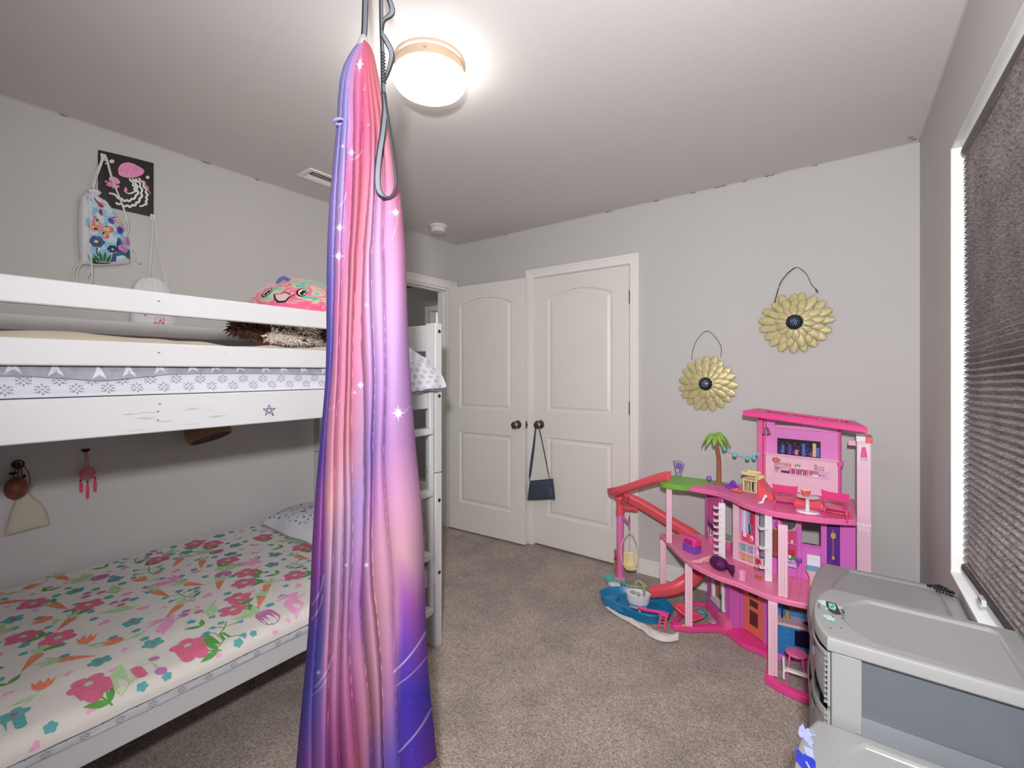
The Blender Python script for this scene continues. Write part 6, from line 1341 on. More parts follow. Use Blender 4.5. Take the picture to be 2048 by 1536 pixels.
# ---------------------------------------------------------------- jellyfish picture and drawstring bags above the bunk
wl = XL
black_p = mat('black_paper', (34, 26, 28), .45, var=.1, vscale=10); jp = mat('paint_pink', (238, 150, 196), .6, var=.06, vscale=60); jd = mat('paint_dark_pink', (196, 104, 152), .6, var=.06, vscale=60); jw = mat('paint_white', (226, 230, 226), .6, var=.03, vscale=60); jl = mat('paint_pale_pink', (240, 196, 214), .6, var=.03, vscale=60)
def pst(px, py):
    s = (px - 160) / 1065; top = 90 + s * 270; bot = 1152 + s * 248; t = (bot - py) / (bot - top); return (.548 + s * .204, 2.085 + t * (.248 + .016 * s))
pfn = lambda y, z, o: (wl + .004 + .004 * sin((y - .548) * 15) + o, y, z)
b = MB(); b.grid(lambda u, v: pfn(.548 + .204 * u, 2.085 + v * (.248 + .016 * u), 0), 16, 16, 0); b.grid(lambda u, v: (wl + .001, .752 - .204 * u, 2.085 + v * (.248 + .016 * (1 - u))), 2, 2, 0)
def PP(pts): return [pst(*p) for p in pts]
S = []
bell = [(520, 520), (525, 440), (570, 380), (640, 345), (720, 340), (810, 365), (920, 420), (1000, 470), (1030, 510), (1020, 540), (990, 580), (940, 600), (860, 630), (780, 640), (700, 635), (640, 625), (580, 605), (535, 575)]
S.append((1, PP(bell)))
for (a0, b0, a1, b1, w) in [(600, 400, 555, 530, 14), (620, 400, 610, 560, 14), (660, 390, 690, 580, 16), (700, 380, 770, 585, 16), (740, 375, 860, 565, 18), (790, 385, 925, 540, 18), (840, 400, 955, 490, 12)]: S.append((2, PP(strip([(a0, b0), ((a0 + a1) / 2, (b0 + b1) / 2 - 6), (a1, b1)], [w * .2, w * .5, w * .4]))))
def wavy(p0, p1, p2, amp, n, w0, w1, col):
    L_ = bez(p0, p1, p2, 40); o = []
    for k, (x, y) in enumerate(L_):
        a = L_[max(0, k - 1)]; c = L_[min(40, k + 1)]; dx, dy = c[0] - a[0], c[1] - a[1]; l = math.hypot(dx, dy) or 1; q = amp * sin(2 * PI * n * k / 40); o.append((x - dy / l * q, y + dx / l * q))
    S.append((col, PP(strip(o, [w0 + (w1 - w0) * k / 40 for k in range(41)]))))
wavy((740, 650), (860, 820), (840, 900), 14, 3, 34, 44, 3); wavy((840, 900), (740, 980), (650, 900), 4, 1, 40, 12, 3); S.append((1, PP([(655, 805), (690, 850), (690, 900), (660, 915), (625, 890), (640, 850)])))
wavy((800, 650), (900, 760), (890, 960), 14, 3, 34, 46, 3); wavy((890, 960), (720, 1180), (500, 1000), 12, 4, 44, 40, 3); wavy((500, 1000), (430, 930), (350, 930), 4, 1, 40, 34, 4)
wavy((860, 650), (1020, 850), (960, 1020), 14, 3, 34, 46, 3); wavy((960, 1020), (820, 1300), (480, 1110), 14, 5, 50, 36, 3)
wavy((920, 640), (1140, 920), (1060, 1080), 16, 4, 34, 46, 3); wavy((1060, 1080), (1110, 1180), (930, 1180), 8, 2, 46, 30, 3); wavy((940, 660), (1120, 800), (1145, 970), 14, 3, 36, 10, 1)
S.append((1, PP([(345, 640), (380, 615), (450, 615), (510, 650), (550, 700), (555, 740), (520, 755), (470, 750), (400, 720), (350, 680)])))
for (x, y) in [(300, 705), (340, 740), (330, 770), (370, 790), (420, 790), (430, 820), (490, 825), (520, 805), (400, 755), (460, 800)]: S.append((1, PP(ell(x, y, 26, 20, 8))))
S.append((1, PP(strip([(340, 720), (420, 770), (520, 800)], 40))))
for (x, y, r_) in [(403, 318, 44), (1096, 634, 36), (298, 360, 18)]: S.append((3, PP(ell(x, y, r_, r_ * .86, 16)))); S.append((5, PP(ell(x + 8, y, r_ * .4, r_ * .2, 8, .5))))
b.shapes(S, pfn, {1: 1, 2: 2, 3: 3, 4: 4, 5: 2}, off=.0006, step=.00004, sub=2)
tag(b.build('jellyfish_picture', [black_p, jp, jd, jw, jl], smooth=60), 'black paper picture of a pink jellyfish pinned above the upper bunk', 'picture')
hook_m = mat('white_hook', (228, 226, 224), .4, var=.02); cord_m = mat('white_cord', (226, 222, 218), .85, var=.03, vscale=120, bump=.2, bscale=600)
def hook(label, y, z, m=None):
    b = MB(); b.obox((wl + .0035, y, z + .006), (.006, .020, .030)); b.tube([(wl + .006, y, z), (wl + .022, y, z - .004), (wl + .026, y, z + .010)], .0035, 6); return tag(b.build('wall_hook', m or hook_m, bevel=.002), label, 'hook')
hook('white adhesive hook over the jellyfish picture', .566, 2.300); hook('white adhesive hook at the lower right corner of the jellyfish picture', .748, 2.076)
bag = thing('drawstring_bag', 'painted drawstring bag with butterflies and flowers hanging over the jellyfish picture', 'bag', (wl + .03, .56, 1.80))
canvas_m = mat('white_canvas', (222, 220, 226), .9, bump=.08, bscale=400, var=.02, vscale=20)
def bedge(t):      # left and right outline of the bag at height t
    Lf = .487 - .008 * sin(PI * t) + .030 * max(0, (t - .9) / .1) ** 1.5; Rt = .655 - .010 * t - .075 * max(0, (t - .42) / .58) ** 1.4; return Lf, Rt
def bagp(s, t, o=0):
    Lf, Rt = bedge(t); bz = 1.803 + .050 * max(0, s - .25) ** 1.3 - .0 ; tz = 2.128 - .010 * s - .02 * abs(s - .2)
    blg = (max(0, 1 - (2 * s - 1) ** 4) * max(0, 1 - (2 * t - 1) ** 4)) ** .5
    return (wl + .028 + .042 * blg * (1 - .25 * t) + .004 * nz(s * 5, t * 5, 2) + .004 * sin(s * 30) * max(0, t - .8) * 5 * .5 + o, Lf + (Rt - Lf) * s, bz + (tz - bz) * t)
def bq(px, py):    # drawing coordinates of the painting (pixels of a 1097x1536 view) to (s,t)
    t = (1235 - py - .06 * max(0, 0)) / 1120; Lf, Rt = bedge(min(1, max(0, t))); y = .480 + (px - 130) / 760 * .176; return ((y - Lf) / (Rt - Lf), t)
def BQ(pts): return [tuple(min(.985, max(.015, q)) for q in bq(*p)) for p in pts]
bc = {'sky': (150, 190, 216), 'pale': (196, 214, 226), 'red': (204, 62, 72), 'dark': (36, 30, 52), 'coral': (228, 104, 96), 'sand': (214, 194, 128), 'pink': (236, 140, 176), 'violet': (84, 74, 170), 'blue': (62, 90, 140), 'navy': (44, 62, 104), 'green': (46, 110, 56), 'dkgreen': (28, 62, 44), 'orchid': (206, 130, 190)}
BK = list(bc); bm_ = [canvas_m] + [mat('bag_' + k, bc[k], .85, var=.14 if k in ('sky', 'blue', 'navy') else .06, vscale=55) for k in BK]; BI = {k: i + 1 for i, k in enumerate(BK)}
b = MB(); b.grid(lambda u, v: bagp(u, v), 36, 50, 0)
for k, f in enumerate(b.f[:36 * 50]):
    i_, j_ = k % 36, k // 36
    if i_ / 36 > .15 - .06 * sin(j_ * .3) and 1 < j_ < 46: b.m[k] = BI['sky'] if nz(i_ * .22, j_ * .2, 3) < .12 else BI['pale']
b.grid(lambda u, v: (wl + .006, bagp(1 - u, v)[1], bagp(1 - u, v)[2]), 6, 6, 0)
for f_ in (0, 1): b.grid(lambda u, v: ((wl + .006) + (bagp(f_, v)[0] - wl - .006) * (u if f_ == 0 else 1 - u), bagp(f_, v)[1], bagp(f_, v)[2]), 2, 30, 0)
b.grid(lambda u, v: ((wl + .006) + (bagp(u, 0)[0] - wl - .006) * v, bagp(u, 0)[1], bagp(u, 0)[2]), 20, 2, 0)
S = []; _unused = [('sky', [(230, 250), (250, 180), (330, 170), (480, 190), (590, 260), (660, 380), (760, 560), (860, 700), (872, 900), (875, 1130), (700, 1215), (300, 1225), (235, 1200), (225, 900), (235, 500)])]
for (x, y, r_) in [(300, 320, 60), (520, 330, 70), (400, 480, 70), (300, 760, 50), (600, 640, 60), (560, 780, 70), (760, 680, 50), (420, 930, 50)]: S.append(('pale', ell(x, y, r_, r_ * .6, 10, .5)))
S += [('red', [(335, 165), (370, 230), (430, 240), (460, 290), (430, 330), (385, 310), (360, 260)]), ('red', [(395, 345), (435, 380), (445, 440), (410, 470), (390, 440), (385, 380)]), ('dark', [(400, 360), (415, 390), (405, 440), (392, 430)]), ('dark', ell(430, 290, 12, 16)), ('dark', strip([(335, 165), (365, 250), (390, 330)], 8))]
S += [('coral', [(320, 490), (360, 530), (392, 600), (385, 650), (320, 650), (300, 580)]), ('sand', [(335, 530), (365, 570), (385, 610), (375, 640), (330, 635), (322, 570)]), ('coral', [(232, 660), (290, 630), (385, 655), (370, 720), (290, 735), (240, 700)]), ('sand', [(270, 660), (330, 650), (380, 670), (360, 705), (290, 712)]), ('coral', [(420, 650), (520, 610), (595, 625), (600, 680), (540, 720), (430, 700)]), ('sand', [(430, 655), (510, 622), (545, 650), (530, 700), (440, 695)]), ('coral', [(405, 690), (470, 710), (530, 760), (525, 815), (480, 830), (430, 780)]), ('sand', [(412, 700), (460, 715), (490, 760), (470, 800), (432, 770)]), ('pink', [(385, 600), (415, 580), (440, 610), (410, 670), (400, 730), (385, 670)]), ('dark', ell(355, 555, 12, 22, 10, .5)), ('dark', ell(335, 690, 30, 16, 10, -.1)), ('dark', ell(490, 625, 16, 10)), ('dark', ell(445, 740, 14, 26, 10, .6))]
S += [('violet', [(505, 500), (550, 455), (590, 480), (605, 560), (560, 560), (520, 540)]), ('sand', [(600, 520), (650, 540), (660, 590), (625, 590)]), ('sand', [(640, 390), (680, 400), (720, 470), (690, 480), (650, 440)]), ('violet', [(635, 640), (680, 570), (740, 600), (755, 660), (720, 715), (660, 710)]), ('navy', ell(700, 640, 20, 40, 10, .4)), ('pink', [(585, 440), (620, 440), (700, 520), (780, 610), (760, 620), (690, 550), (600, 480)]), ('dark', ell(592, 440, 16, 12)), ('dark', ell(625, 430, 14, 10))]
for k in range(6): a = 2 * PI * k / 6; S.append(('blue', ell(350 + 66 * cos(a), 890 + 50 * sin(a), 50, 42, 12)))
S += [('dark', ell(345, 895, 45, 36, 14)), ('sand', ell(340, 890, 34, 26, 12)), ('dkgreen', strip([(350, 980), (345, 1040), (370, 1110)], 16))]
for k in range(6): a = 2 * PI * k / 6; S.append(('navy', ell(575 + 46 * cos(a), 985 + 36 * sin(a), 36, 28, 10)))
S += [('sand', ell(578, 995, 22, 18))]
S += [('blue', [(650, 780), (700, 800), (760, 960), (870, 1000), (875, 1130), (760, 1170), (560, 1200), (580, 1060), (650, 1040)]), ('navy', [(640, 850), (680, 860), (720, 1010), (640, 1040)]), ('orchid', [(735, 820), (760, 770), (810, 755), (860, 790), (865, 860), (830, 912), (780, 880)]), ('orchid', [(660, 940), (690, 900), (740, 905), (810, 960), (815, 1010), (790, 1055), (720, 1020), (670, 985)]), ('dark', strip([(800, 760), (815, 830), (830, 905)], 7)), ('dark', strip([(690, 905), (750, 970), (795, 1050)], 7)), ('pale', [(640, 1110), (740, 1090), (810, 1140), (760, 1190), (640, 1190)]), ('green', [(690, 1060), (790, 1080), (860, 1140), (870, 1170), (800, 1120), (700, 1080)])]
for (x, y, a, l) in [(430, 1190, 1.9, 170), (400, 1190, 2.4, 150), (460, 1190, 1.5, 160), (500, 1190, 1.1, 130), (350, 1190, 2.6, 120), (520, 1200, 1.4, 110), (320, 1200, 2.2, 110)]: S.append(('green', leaf_shape(x, -y, a, l, 44)))
S = [(c_, [(p[0], -p[1]) for p in q] if q[0][1] < 0 else q) for c_, q in S]
S += [('dkgreen', [(270, 1180), (400, 1200), (560, 1205), (560, 1228), (300, 1228)])]
b.shapes([(c_, BQ(q)) for c_, q in S], lambda s, t, o: bagp(s, t, o), BI, off=.0012, step=.00008, sub=2)
b.build('bag_body', bm_, bag, smooth=70)
def cord(parent, pts, r=.0028, n=6): b = MB(); b.tube(spline([Vector(p) for p in pts], n), r, 6); return b.build('cord', cord_m, parent, smooth=60)
hkp = V(wl + .022, .566, 2.300)
cord(bag, [bagp(.12, 1.0, .004), (wl + .03, .530, 2.19), (wl + .026, .552, 2.27), hkp + V(0, -.006, 0), hkp + V(.002, 0, .006), hkp + V(0, .006, 0), (wl + .04, .583, 2.22), (wl + .06, .607, 2.13), (wl + .06, .630, 2.05), bagp(.97, .55, .004), bagp(.99, .1, .003)]); cord(bag, [bagp(.16, 1.0, .004), (wl + .03, .536, 2.19), (wl + .028, .556, 2.27), hkp + V(0, -.004, -.002), hkp + V(.004, 0, .003), hkp + V(0, .008, -.002), (wl + .04, .592, 2.20), (wl + .06, .618, 2.10), (wl + .058, .640, 2.02), bagp(.985, .5, .006)])
cord(bag, [bagp(.16, 1.0, .006), bagp(.20, .85, .006), bagp(.19, .5, .006), bagp(.13, .25, .006), bagp(.17, .08, .006), (wl + .045, .515, 1.775), (wl + .04, .503, 1.74), (wl + .04, .512, 1.715)]); cord(bag, [bagp(.10, .2, .006), bagp(.17, .06, .006), (wl + .045, .520, 1.77), (wl + .04, .520, 1.73), (wl + .04, .516, 1.712)]); cord(bag, [bagp(.02, .02, .002), (wl + .03, .468, 1.78), (wl + .03, .462, 1.74), (wl + .03, .468, 1.71)]); cord(bag, [bagp(.05, .01, .002), (wl + .03, .478, 1.78), (wl + .03, .474, 1.73), (wl + .03, .470, 1.71)])
cord(bag, [(wl + .05, .656, 1.895), (wl + .052, .668, 1.89), (wl + .05, .684, 1.855), (wl + .05, .686, 1.842), (wl + .05, .676, 1.842), (wl + .05, .662, 1.868)], .0026)
b = MB(); b.ball(bagp(.10, 1.02, .0), (.020, .024, .012), 14, 8, fn=lambda p, d: Vector((p.x + .003 * sin(d.y * 20), p.y, p.z + .004 * sin(d.y * 14)))); b.build('gathered_top', canvas_m, bag, smooth=70)
bg2 = thing('drawstring_bag', 'plain white drawstring bag with faint red print hanging low behind the top guard rail', 'bag', (wl + .03, .745, 1.55))
h2 = V(wl + .022, .748, 2.076)
cord(bg2, [(wl + .030, .728, 1.782), (wl + .018, .742, 1.95), h2 + V(0, -.004, 0), h2 + V(.003, 0, .005), h2 + V(0, .004, 0), (wl + .018, .774, 1.90), (wl + .020, .815, 1.69), (wl + .02, .838, 1.57)], .0026)
def b2(s, t, o=0):
    w = .026 + .062 * math.sqrt(max(0, 1 - (max(0, t - .45) / .55) ** 2)) ; return (wl + .012 + .034 * math.sqrt(max(0, 1 - (2 * s - 1) ** 2)) * (1 - .3 * t) + .004 * sin(s * 34) * max(0, t - .5) + o, .742 + (2 * s - 1) * w + .01 * (1 - t), 1.53 + .252 * t)
b = MB(); b.grid(b2, 40, 30, 0); rn = random.Random(4)
b.shapes([(1 + k % 2, ell(.42 + .28 * rn.random(), .12 + .16 * rn.random(), .03, .02, 8, rn.random() * 3)) for k in range(16)] + [(1, ell(.26, .27, .03, .012))], b2, {1: 1, 2: 2}, off=.001); b.build('bag_body', [canvas_m, mat('print_coral', (204, 96, 96), .9, var=.1), mat('print_blush', (226, 190, 190), .9, var=.1)], bg2, smooth=70)

# ---------------------------------------------------------------- things on the wall below the upper bunk
hk_d = mat('dark_bronze', (52, 42, 38), .45, .6, var=.1, vscale=60)
tag(MB().tube([(wl + .002, .300, .945), (wl + .020, .300, .943), (wl + .026, .300, .958)], .005, 8).lathe([(.012, 0), (.012, .004), (0, .006)], (wl, .300, .950), 12, M=Matrix.Rotation(rad(90), 3, 'Y')).build('wall_hook', hk_d), 'dark bronze hook holding the brown ball pouch', 'hook')
pcH = thing('coconut_pouch', 'round brown coconut shell pouch hanging on leather laces above the cream bag', 'pouch', (wl + .045, .290, .815))
coco_m = mat('coconut_brown', (124, 68, 50), .5, var=.35, vscale=40, bump=.3, bscale=60); lace_m = mat('leather_lace', (112, 88, 66), .7, var=.1, vscale=80)
b = MB(); b.ball((wl + .044, .292, .860), (.036, .034, .044), 20, 14, fn=lambda p, d: Vector((p.x, p.y, p.z * (1.1 if d.z > 0 else .95)))); b.build('shell', coco_m, pcH, smooth=70)
for dx, dy in ((0, -.010), (.006, .002), (.002, .014)): b = MB(); b.tube([(wl + .040 + dx, .294 + dy, .900), (wl + .034, .298 + dy * .8, .925), (wl + .026, .300 + dy * .4, .950), (wl + .024, .300 + dy * .4, .960)], .0028, 6); b.build('lace', lace_m, pcH)
b = MB(); b.tube([(wl + .034 + .0 * cos(t), .299 + .016 * cos(t), .955 + .016 * sin(t)) for t in (2 * PI * k / 18 for k in range(18))], .0035, 6, closed=True); b.ball((wl + .038, .284, .922), (.008, .012, .006), 10, 6); b.ball((wl + .036, .316, .904), (.005, .005, .008), 8, 6); b.build('lace_ring', hk_d, pcH)
cbg = thing('drawstring_pouch', 'cream cotton drawstring pouch hanging below the brown coconut pouch', 'pouch', (wl + .03, .325, .665))
ec_m = mat('unbleached_cotton', (196, 188, 174), .92, bump=.1, bscale=360, var=.03, vscale=20)
def cpp(s, t, o=0):
    y0 = .264 + .038 * t ** 1.4; y1 = .393 - .022 * t - .046 * max(0, (t - .3) / .7) ** 1.8; z0 = .668 + .012 * s; z1 = .838; return (wl + .010 + .020 * (max(0, 1 - (2 * s - 1) ** 4) * max(0, 1 - abs(2 * t - 1) ** 5)) ** .5 + .003 * sin(s * 26) * max(0, t - .65) * 2.5 + o, y0 + (y1 - y0) * s, z0 + (z1 - z0) * t)
b = MB(); b.grid(cpp, 36, 36); b.grid(lambda u, v: (wl + .006, cpp(1 - u, v)[1], cpp(1 - u, v)[2]), 8, 8); b.grid(lambda u, v: (wl + .006 + (cpp(u, 1)[0] - wl - .006) * (1 - v), cpp(u, 1)[1], cpp(u, 1)[2] + .004 * sin(u * 20)), 16, 2); b.build('pouch_body', ec_m, cbg, smooth=70)
b = MB(); b.grid(lambda u, v: (wl + .028 + .006 * sin(u * 24), .318 + (u - .5) * (.030 + .022 * v), .836 + .026 * v), 20, 4); o = b.build('gathered_neck', ec_m, cbg, smooth=70); m_ = o.modifiers.new('thick', 'SOLIDIFY'); m_.thickness = .002
b = MB(); b.tube(spline([V(wl + .020, .332, .846), V(wl + .010, .334, .90), V(wl + .010, .322, .935), V(wl + .010, .311, .952)], 5), .0018, 5); b.build('draw_cord', lace_m, cbg)
tag(MB().ball((wl + .010, .506, .980), (.010, .013, .007), 10, 6).tube([(wl, .494, .984), (wl + .008, .506, .980), (wl + .010, .520, .985)], .0035, 6).build('wall_hook', hk_d), 'small dark hook holding the coral dreamcatcher', 'hook')
dc = thing('dreamcatcher', 'small coral crocheted dreamcatcher with three tassels on the wall under the bunk', 'dreamcatcher', (wl + .012, .510, .76))
dcm = mat('coral_yarn', (236, 96, 112), .85, bump=.3, bscale=700, var=.08, vscale=120); bead = mat('dark_bead', (90, 44, 50), .5, var=.1)
b = MB(); b.tube([(wl + .012, .511 + .0245 * cos(t), .878 + .0265 * sin(t)) for t in (2 * PI * k / 28 for k in range(28))], .0030, 7, closed=True); b.build('hoop', dcm, dc)
b = MB(); b.tube([(wl + .012, .511 + .0175 * cos(t) * (1 + .18 * cos(5 * t)), .879 + .0185 * sin(t) * (1 + .18 * cos(5 * t))) for t in (2 * PI * k / 50 for k in range(50))], .0014, 5, closed=True)
for k in range(10): t = 2 * PI * k / 10; b.tube([(wl + .012, .511 + .004 * cos(t), .879 + .004 * sin(t)), (wl + .012, .511 + .0235 * cos(t + .25), .879 + .025 * sin(t + .25))], .0010, 4)
b.build('web_lace', dcm, dc)
b = MB(); b.tube([(wl + .012, .505, .905), (wl + .012, .503, .978)], .0018, 5); b.tube([(wl + .012, .515, .905), (wl + .012, .509, .978)], .0018, 5); b.build('hanging_loop', dcm, dc)
rn = random.Random(8)
for (ty, tz, bz_) in ((.488, .856, .800), (.511, .846, .768), (.536, .858, .792)):
    b = MB()
    for k in range(16): a = rn.random() * 6.28; r_ = .007 * math.sqrt(rn.random()); b.tube([(wl + .012 + .001 * cos(a), ty + .001 * sin(a), tz - .008), (wl + .013 + r_ * cos(a) * .8, ty + r_ * sin(a), (tz + bz_) / 2), (wl + .012 + r_ * cos(a) * .7, ty + r_ * sin(a) * .8, bz_ + rn.uniform(-.004, .006))], .0014, 4)
    ts = b.build('tassel', dcm, dc); b = MB(); b.ball((wl + .012, ty, tz - .006), (.004, .004, .005), 8, 6); b.tube([(wl + .012, ty, tz - .004), (wl + .012, ty + (.511 - ty) * .3, tz + .008)], .001, 4); b.build('bead', bead, ts)
tan_m = mat('tan_cloth', (150, 122, 92), .9, var=.25, vscale=24, bump=.2, bscale=200); lin_m = mat('dark_lining', (70, 40, 36), .9, var=.4, vscale=30)
ht = thing('cloth_pouch', 'tan cloth pouch with dark lining hanging just below the upper bunk side rail', 'pouch', (wl + .08, .96, .98))
M = Matrix.Rotation(rad(-24), 3, 'Y') @ Matrix.Rotation(rad(10), 3, 'X')
b = MB(); b.lathe([(.060, .13), (.095, .09), (.104, .03), (.098, .0), (.092, .0), (.098, .03), (.088, .088), (.05, .12), (0, .12)], (wl + .125, .955, .992), 32, sx=.8, M=M); b.build('pouch_shell', tan_m, ht, smooth=70)
b = MB(); b.lathe([(.092, .004), (.096, .03), (.086, .085), (0, .10)], (wl + .125, .955, .992), 28, sx=.78, M=M); b.build('pouch_lining', lin_m, ht, smooth=70)
b = MB(); b.tube([(wl + .125, .955, 1.10), (wl + .06, .955, 1.14), (wl + .012, .955, 1.15)], .003, 6); b.build('pouch_loop', tan_m, ht)
# ---------------------------------------------------------------- grey plastic drawer carts along the window wall
gp = mat('grey_plastic', CARTC, .36, bump=.03, bscale=900, var=.02, vscale=6); gp2 = mat('shaded_grey_plastic', CARTD, .3, bump=.02, bscale=500, var=.02, vscale=6); gd = mat('shadow_grey_plastic', (92, 96, 102), .4, var=.03, vscale=9); gd_in = mat('inner_grey', (60, 60, 62), .6, var=.03)  # side panels and ledges use a darker copy with the lid's shade in its colour
pt_teal = mat('teal_paint_spill', (110, 190, 184), .3, var=.15, vscale=160); pt_blk = mat('black_paint_spill', (40, 30, 40), .35, var=.1, vscale=160); pt_blue = mat('blue_paint_spill', (40, 54, 178), .25, var=.2, vscale=90); pt_wash = mat('pale_blue_wash', (160, 170, 214), .3, var=.1, vscale=90); pt_haze = mat('pale_teal_wash', (176, 200, 196), .35, var=.05, vscale=90)
def lid_outline(x0, x1, y0, y1, bul):
    """D-shaped front with soft corners; from back right round the front"""
    ym = (y0 + y1) / 2; hy = (y1 - y0) / 2; front = []
    for k in range(21):
        a = -1 + 2 * k / 20; front.append((x0 + bul * (abs(a) ** 2.6), ym - a * hy))
    return [(x1, y0)] + [(x1, y1)] + front        # front runs y1 -> y0
def cart(label, x0, x1, y0, y1, zt, tiers, bul=.030, paint=None, mx=.040):
    t = thing('drawer_cart', label, 'storage drawers', ((x0 + x1) / 2, (y0 + y1) / 2, 0), 0)
    o = lid_outline(x0, x1, y0, y1, bul); cx, cy = (x0 + x1) / 2, (y0 + y1) / 2
    def off(d): return inset(o[::-1], d)[::-1] if True else o
    area = sum(o[i][0] * o[(i + 1) % len(o)][1] - o[(i + 1) % len(o)][0] * o[i][1] for i in range(len(o)))
    if area < 0: o = o[::-1]
    n = len(o); q = lambda d, z: [(x, y, z) for x, y in inset(o, d)]
    ins_x0 = x0 + bul + mx * .55; ins = []                       # recessed tray with a rounded front end
    iy0, iy1 = y0 + .030, y1 - .022; ix1 = x1 - .034
    for k in range(15):
        a = -1 + 2 * k / 14; ins.append((ins_x0 + .052 * abs(a) ** 2.2, (iy0 + iy1) / 2 - a * (iy1 - iy0) / 2))
    ins = [(ix1 - .012, iy0), (ix1, iy0 + .012), (ix1, iy1 - .012), (ix1 - .012, iy1)] + ins
    ai = sum(ins[i][0] * ins[(i + 1) % len(ins)][1] - ins[(i + 1) % len(ins)][0] * ins[i][1] for i in range(len(ins)))
    if ai < 0: ins = ins[::-1]
    b = MB(); rings = [q(.004, zt - .030), q(0, zt - .026), q(0, zt - .007), q(.002, zt - .002), q(.007, zt)]; vs = [p for r_ in rings for p in r_]
    fs = [(k * n + i, k * n + (i + 1) % n, (k + 1) * n + (i + 1) % n, (k + 1) * n + i) for k in range(4) for i in range(n)] + [tuple(range(n - 1, -1, -1))]
    b.add(vs, fs)
    top = rings[-1]; tr = tessellate_polygon([[Vector((p[0], p[1], 0)) for p in top], [Vector((x, y, 0)) for x, y in ins]])
    allp = [tuple(p) for p in top] + [(x, y, zt) for x, y in ins]; f2 = []
    for f in tr:
        a, c, d = (allp[i] for i in f); f2.append(tuple(f) if (c[0] - a[0]) * (d[1] - a[1]) - (c[1] - a[1]) * (d[0] - a[0]) > 0 else tuple(f[::-1]))
    b.add(allp, f2); m_ = len(ins); lv = [(0, zt), (.003, zt - .002), (.006, zt - .006), (.010, zt - .007)]
    vs = [(x, y, z) for d, z in lv for x, y in (inset(ins, d) if d else ins)]; b.add(vs, [(k * m_ + i, k * m_ + (i + 1) % m_, (k + 1) * m_ + (i + 1) % m_, (k + 1) * m_ + i) for k in range(3) for i in range(m_)] + [tuple(3 * m_ + i for i in range(m_))])
    if paint:
        for k_, (ci, pl_) in enumerate(paint): b.shapes([(ci, pl_)], lambda x, y, o_: (x, y, zt + o_), {k: k for k in range(1, 6)}, off=.0004 + .00006 * k_)
    b.build('lid', [gp, pt_haze, pt_teal, pt_blk, pt_blue, pt_wash], t, smooth=30)
    xb = x0 + bul + .006; zb = zt - .030
    # side frames: corner column, recessed panels and ledges at each tier
    for (ya, yb, sg) in ((y0 + .008, y0 + .014, -1), (y1 - .014, y1 - .008, 1)):
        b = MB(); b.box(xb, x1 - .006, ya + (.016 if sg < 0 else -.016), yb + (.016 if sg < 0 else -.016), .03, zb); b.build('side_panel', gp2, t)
        b = MB(); yc = (ya + yb) / 2
        b.box(xb, xb + .050, min(yc - .004, yc + .012 * -sg), max(yc + .004, yc + .012 * -sg), .03, zb); b.box(x1 - .036, x1 - .006, yc - .004, yc + .004, .03, zb); b.build('corner_column', gp, t, bevel=.004, bseg=3)
        for z in tiers[:-1]:
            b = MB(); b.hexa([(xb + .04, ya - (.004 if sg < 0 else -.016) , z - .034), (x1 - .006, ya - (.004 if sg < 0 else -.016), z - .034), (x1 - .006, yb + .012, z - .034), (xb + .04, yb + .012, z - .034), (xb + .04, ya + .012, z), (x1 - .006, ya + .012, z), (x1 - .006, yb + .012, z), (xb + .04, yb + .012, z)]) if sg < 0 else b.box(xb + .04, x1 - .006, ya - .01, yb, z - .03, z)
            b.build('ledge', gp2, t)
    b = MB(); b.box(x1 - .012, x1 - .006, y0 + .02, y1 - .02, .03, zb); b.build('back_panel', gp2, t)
    tz = [zb] + list(tiers)
    for hi, lo in zip(tz[:-1], tz[1:]):
        b = MB(); ya, yb = y0 + .010, y1 - .010; ym, hy = (ya + yb) / 2, (yb - ya) / 2; hi_, lo_ = hi - .006, lo + .004
        def df(u, v):
            a = -1 + 2 * u; vb = 1 - (2 * v - 1) ** 4; return (xb - .004 - (bul - .004) * (1 - abs(a) ** 2.4) * (.80 + .20 * vb) - .004 * vb - .010 * (v > .86) * (1 - abs(a) ** 6) * min(1, (v - .86) / .06), ym - a * hy, lo_ + (hi_ - lo_) * v)
        b.grid(df, 24, 22); b.box(xb - .006, xb - .001, ya, yb, lo_, hi_); b.box(xb, x1 - .03, ya + .02, ya + .023, lo_, hi_ - .012); b.box(xb, x1 - .03, yb - .023, yb - .02, lo_, hi_ - .012); b.box(xb, x1 - .03, ya + .023, yb - .023, lo_, lo_ + .003)
        d_ = b.build('drawer', gp, t, smooth=50)
        b = MB()
        for k in range(int((hi_ - lo_) / .011)): b.box(xb - .012, xb - .004, ya - .0015, ya + .006, lo_ + .006 + k * .011, lo_ + .008 + k * .011)
        b.build('rib', gp, d_)
        b = MB(); xm = df(.5, .5)[0]; hz = hi_ - .10 if hi_ - lo_ > .14 else (hi_ + lo_) / 2
        b.grid(lambda u, v: (df(.5 + (u - .5) * .34, .5)[0] - .002 - .007 * sin(PI * v) * sin(PI * u) ** .5, ym - (u - .5) * (yb - ya) * .34, hi_ - .036 + .022 * v), 12, 6)
        b.box(xm - .003, xm + .010, ym - .03, ym + .03, hi_ - .060, hi_ - .040); b.build('handle', gd, d_)
    b = MB(); b.box(xb, x1 - .006, y0 + .014, y1 - .014, .0, .03); b.build('base_frame', gp, t, bevel=.003)
    return t
def spill(pts, ci): return (ci, pts)
rn = random.Random(31)
def splat(x, y, r_, ci, e=.35, sy=1.0): return (ci, [(x + r_ * (1 + rn.uniform(-e, e)) * cos(a), y + sy * r_ * (1 + rn.uniform(-e, e)) * sin(a)) for a in (2 * PI * k / 14 for k in range(14))])
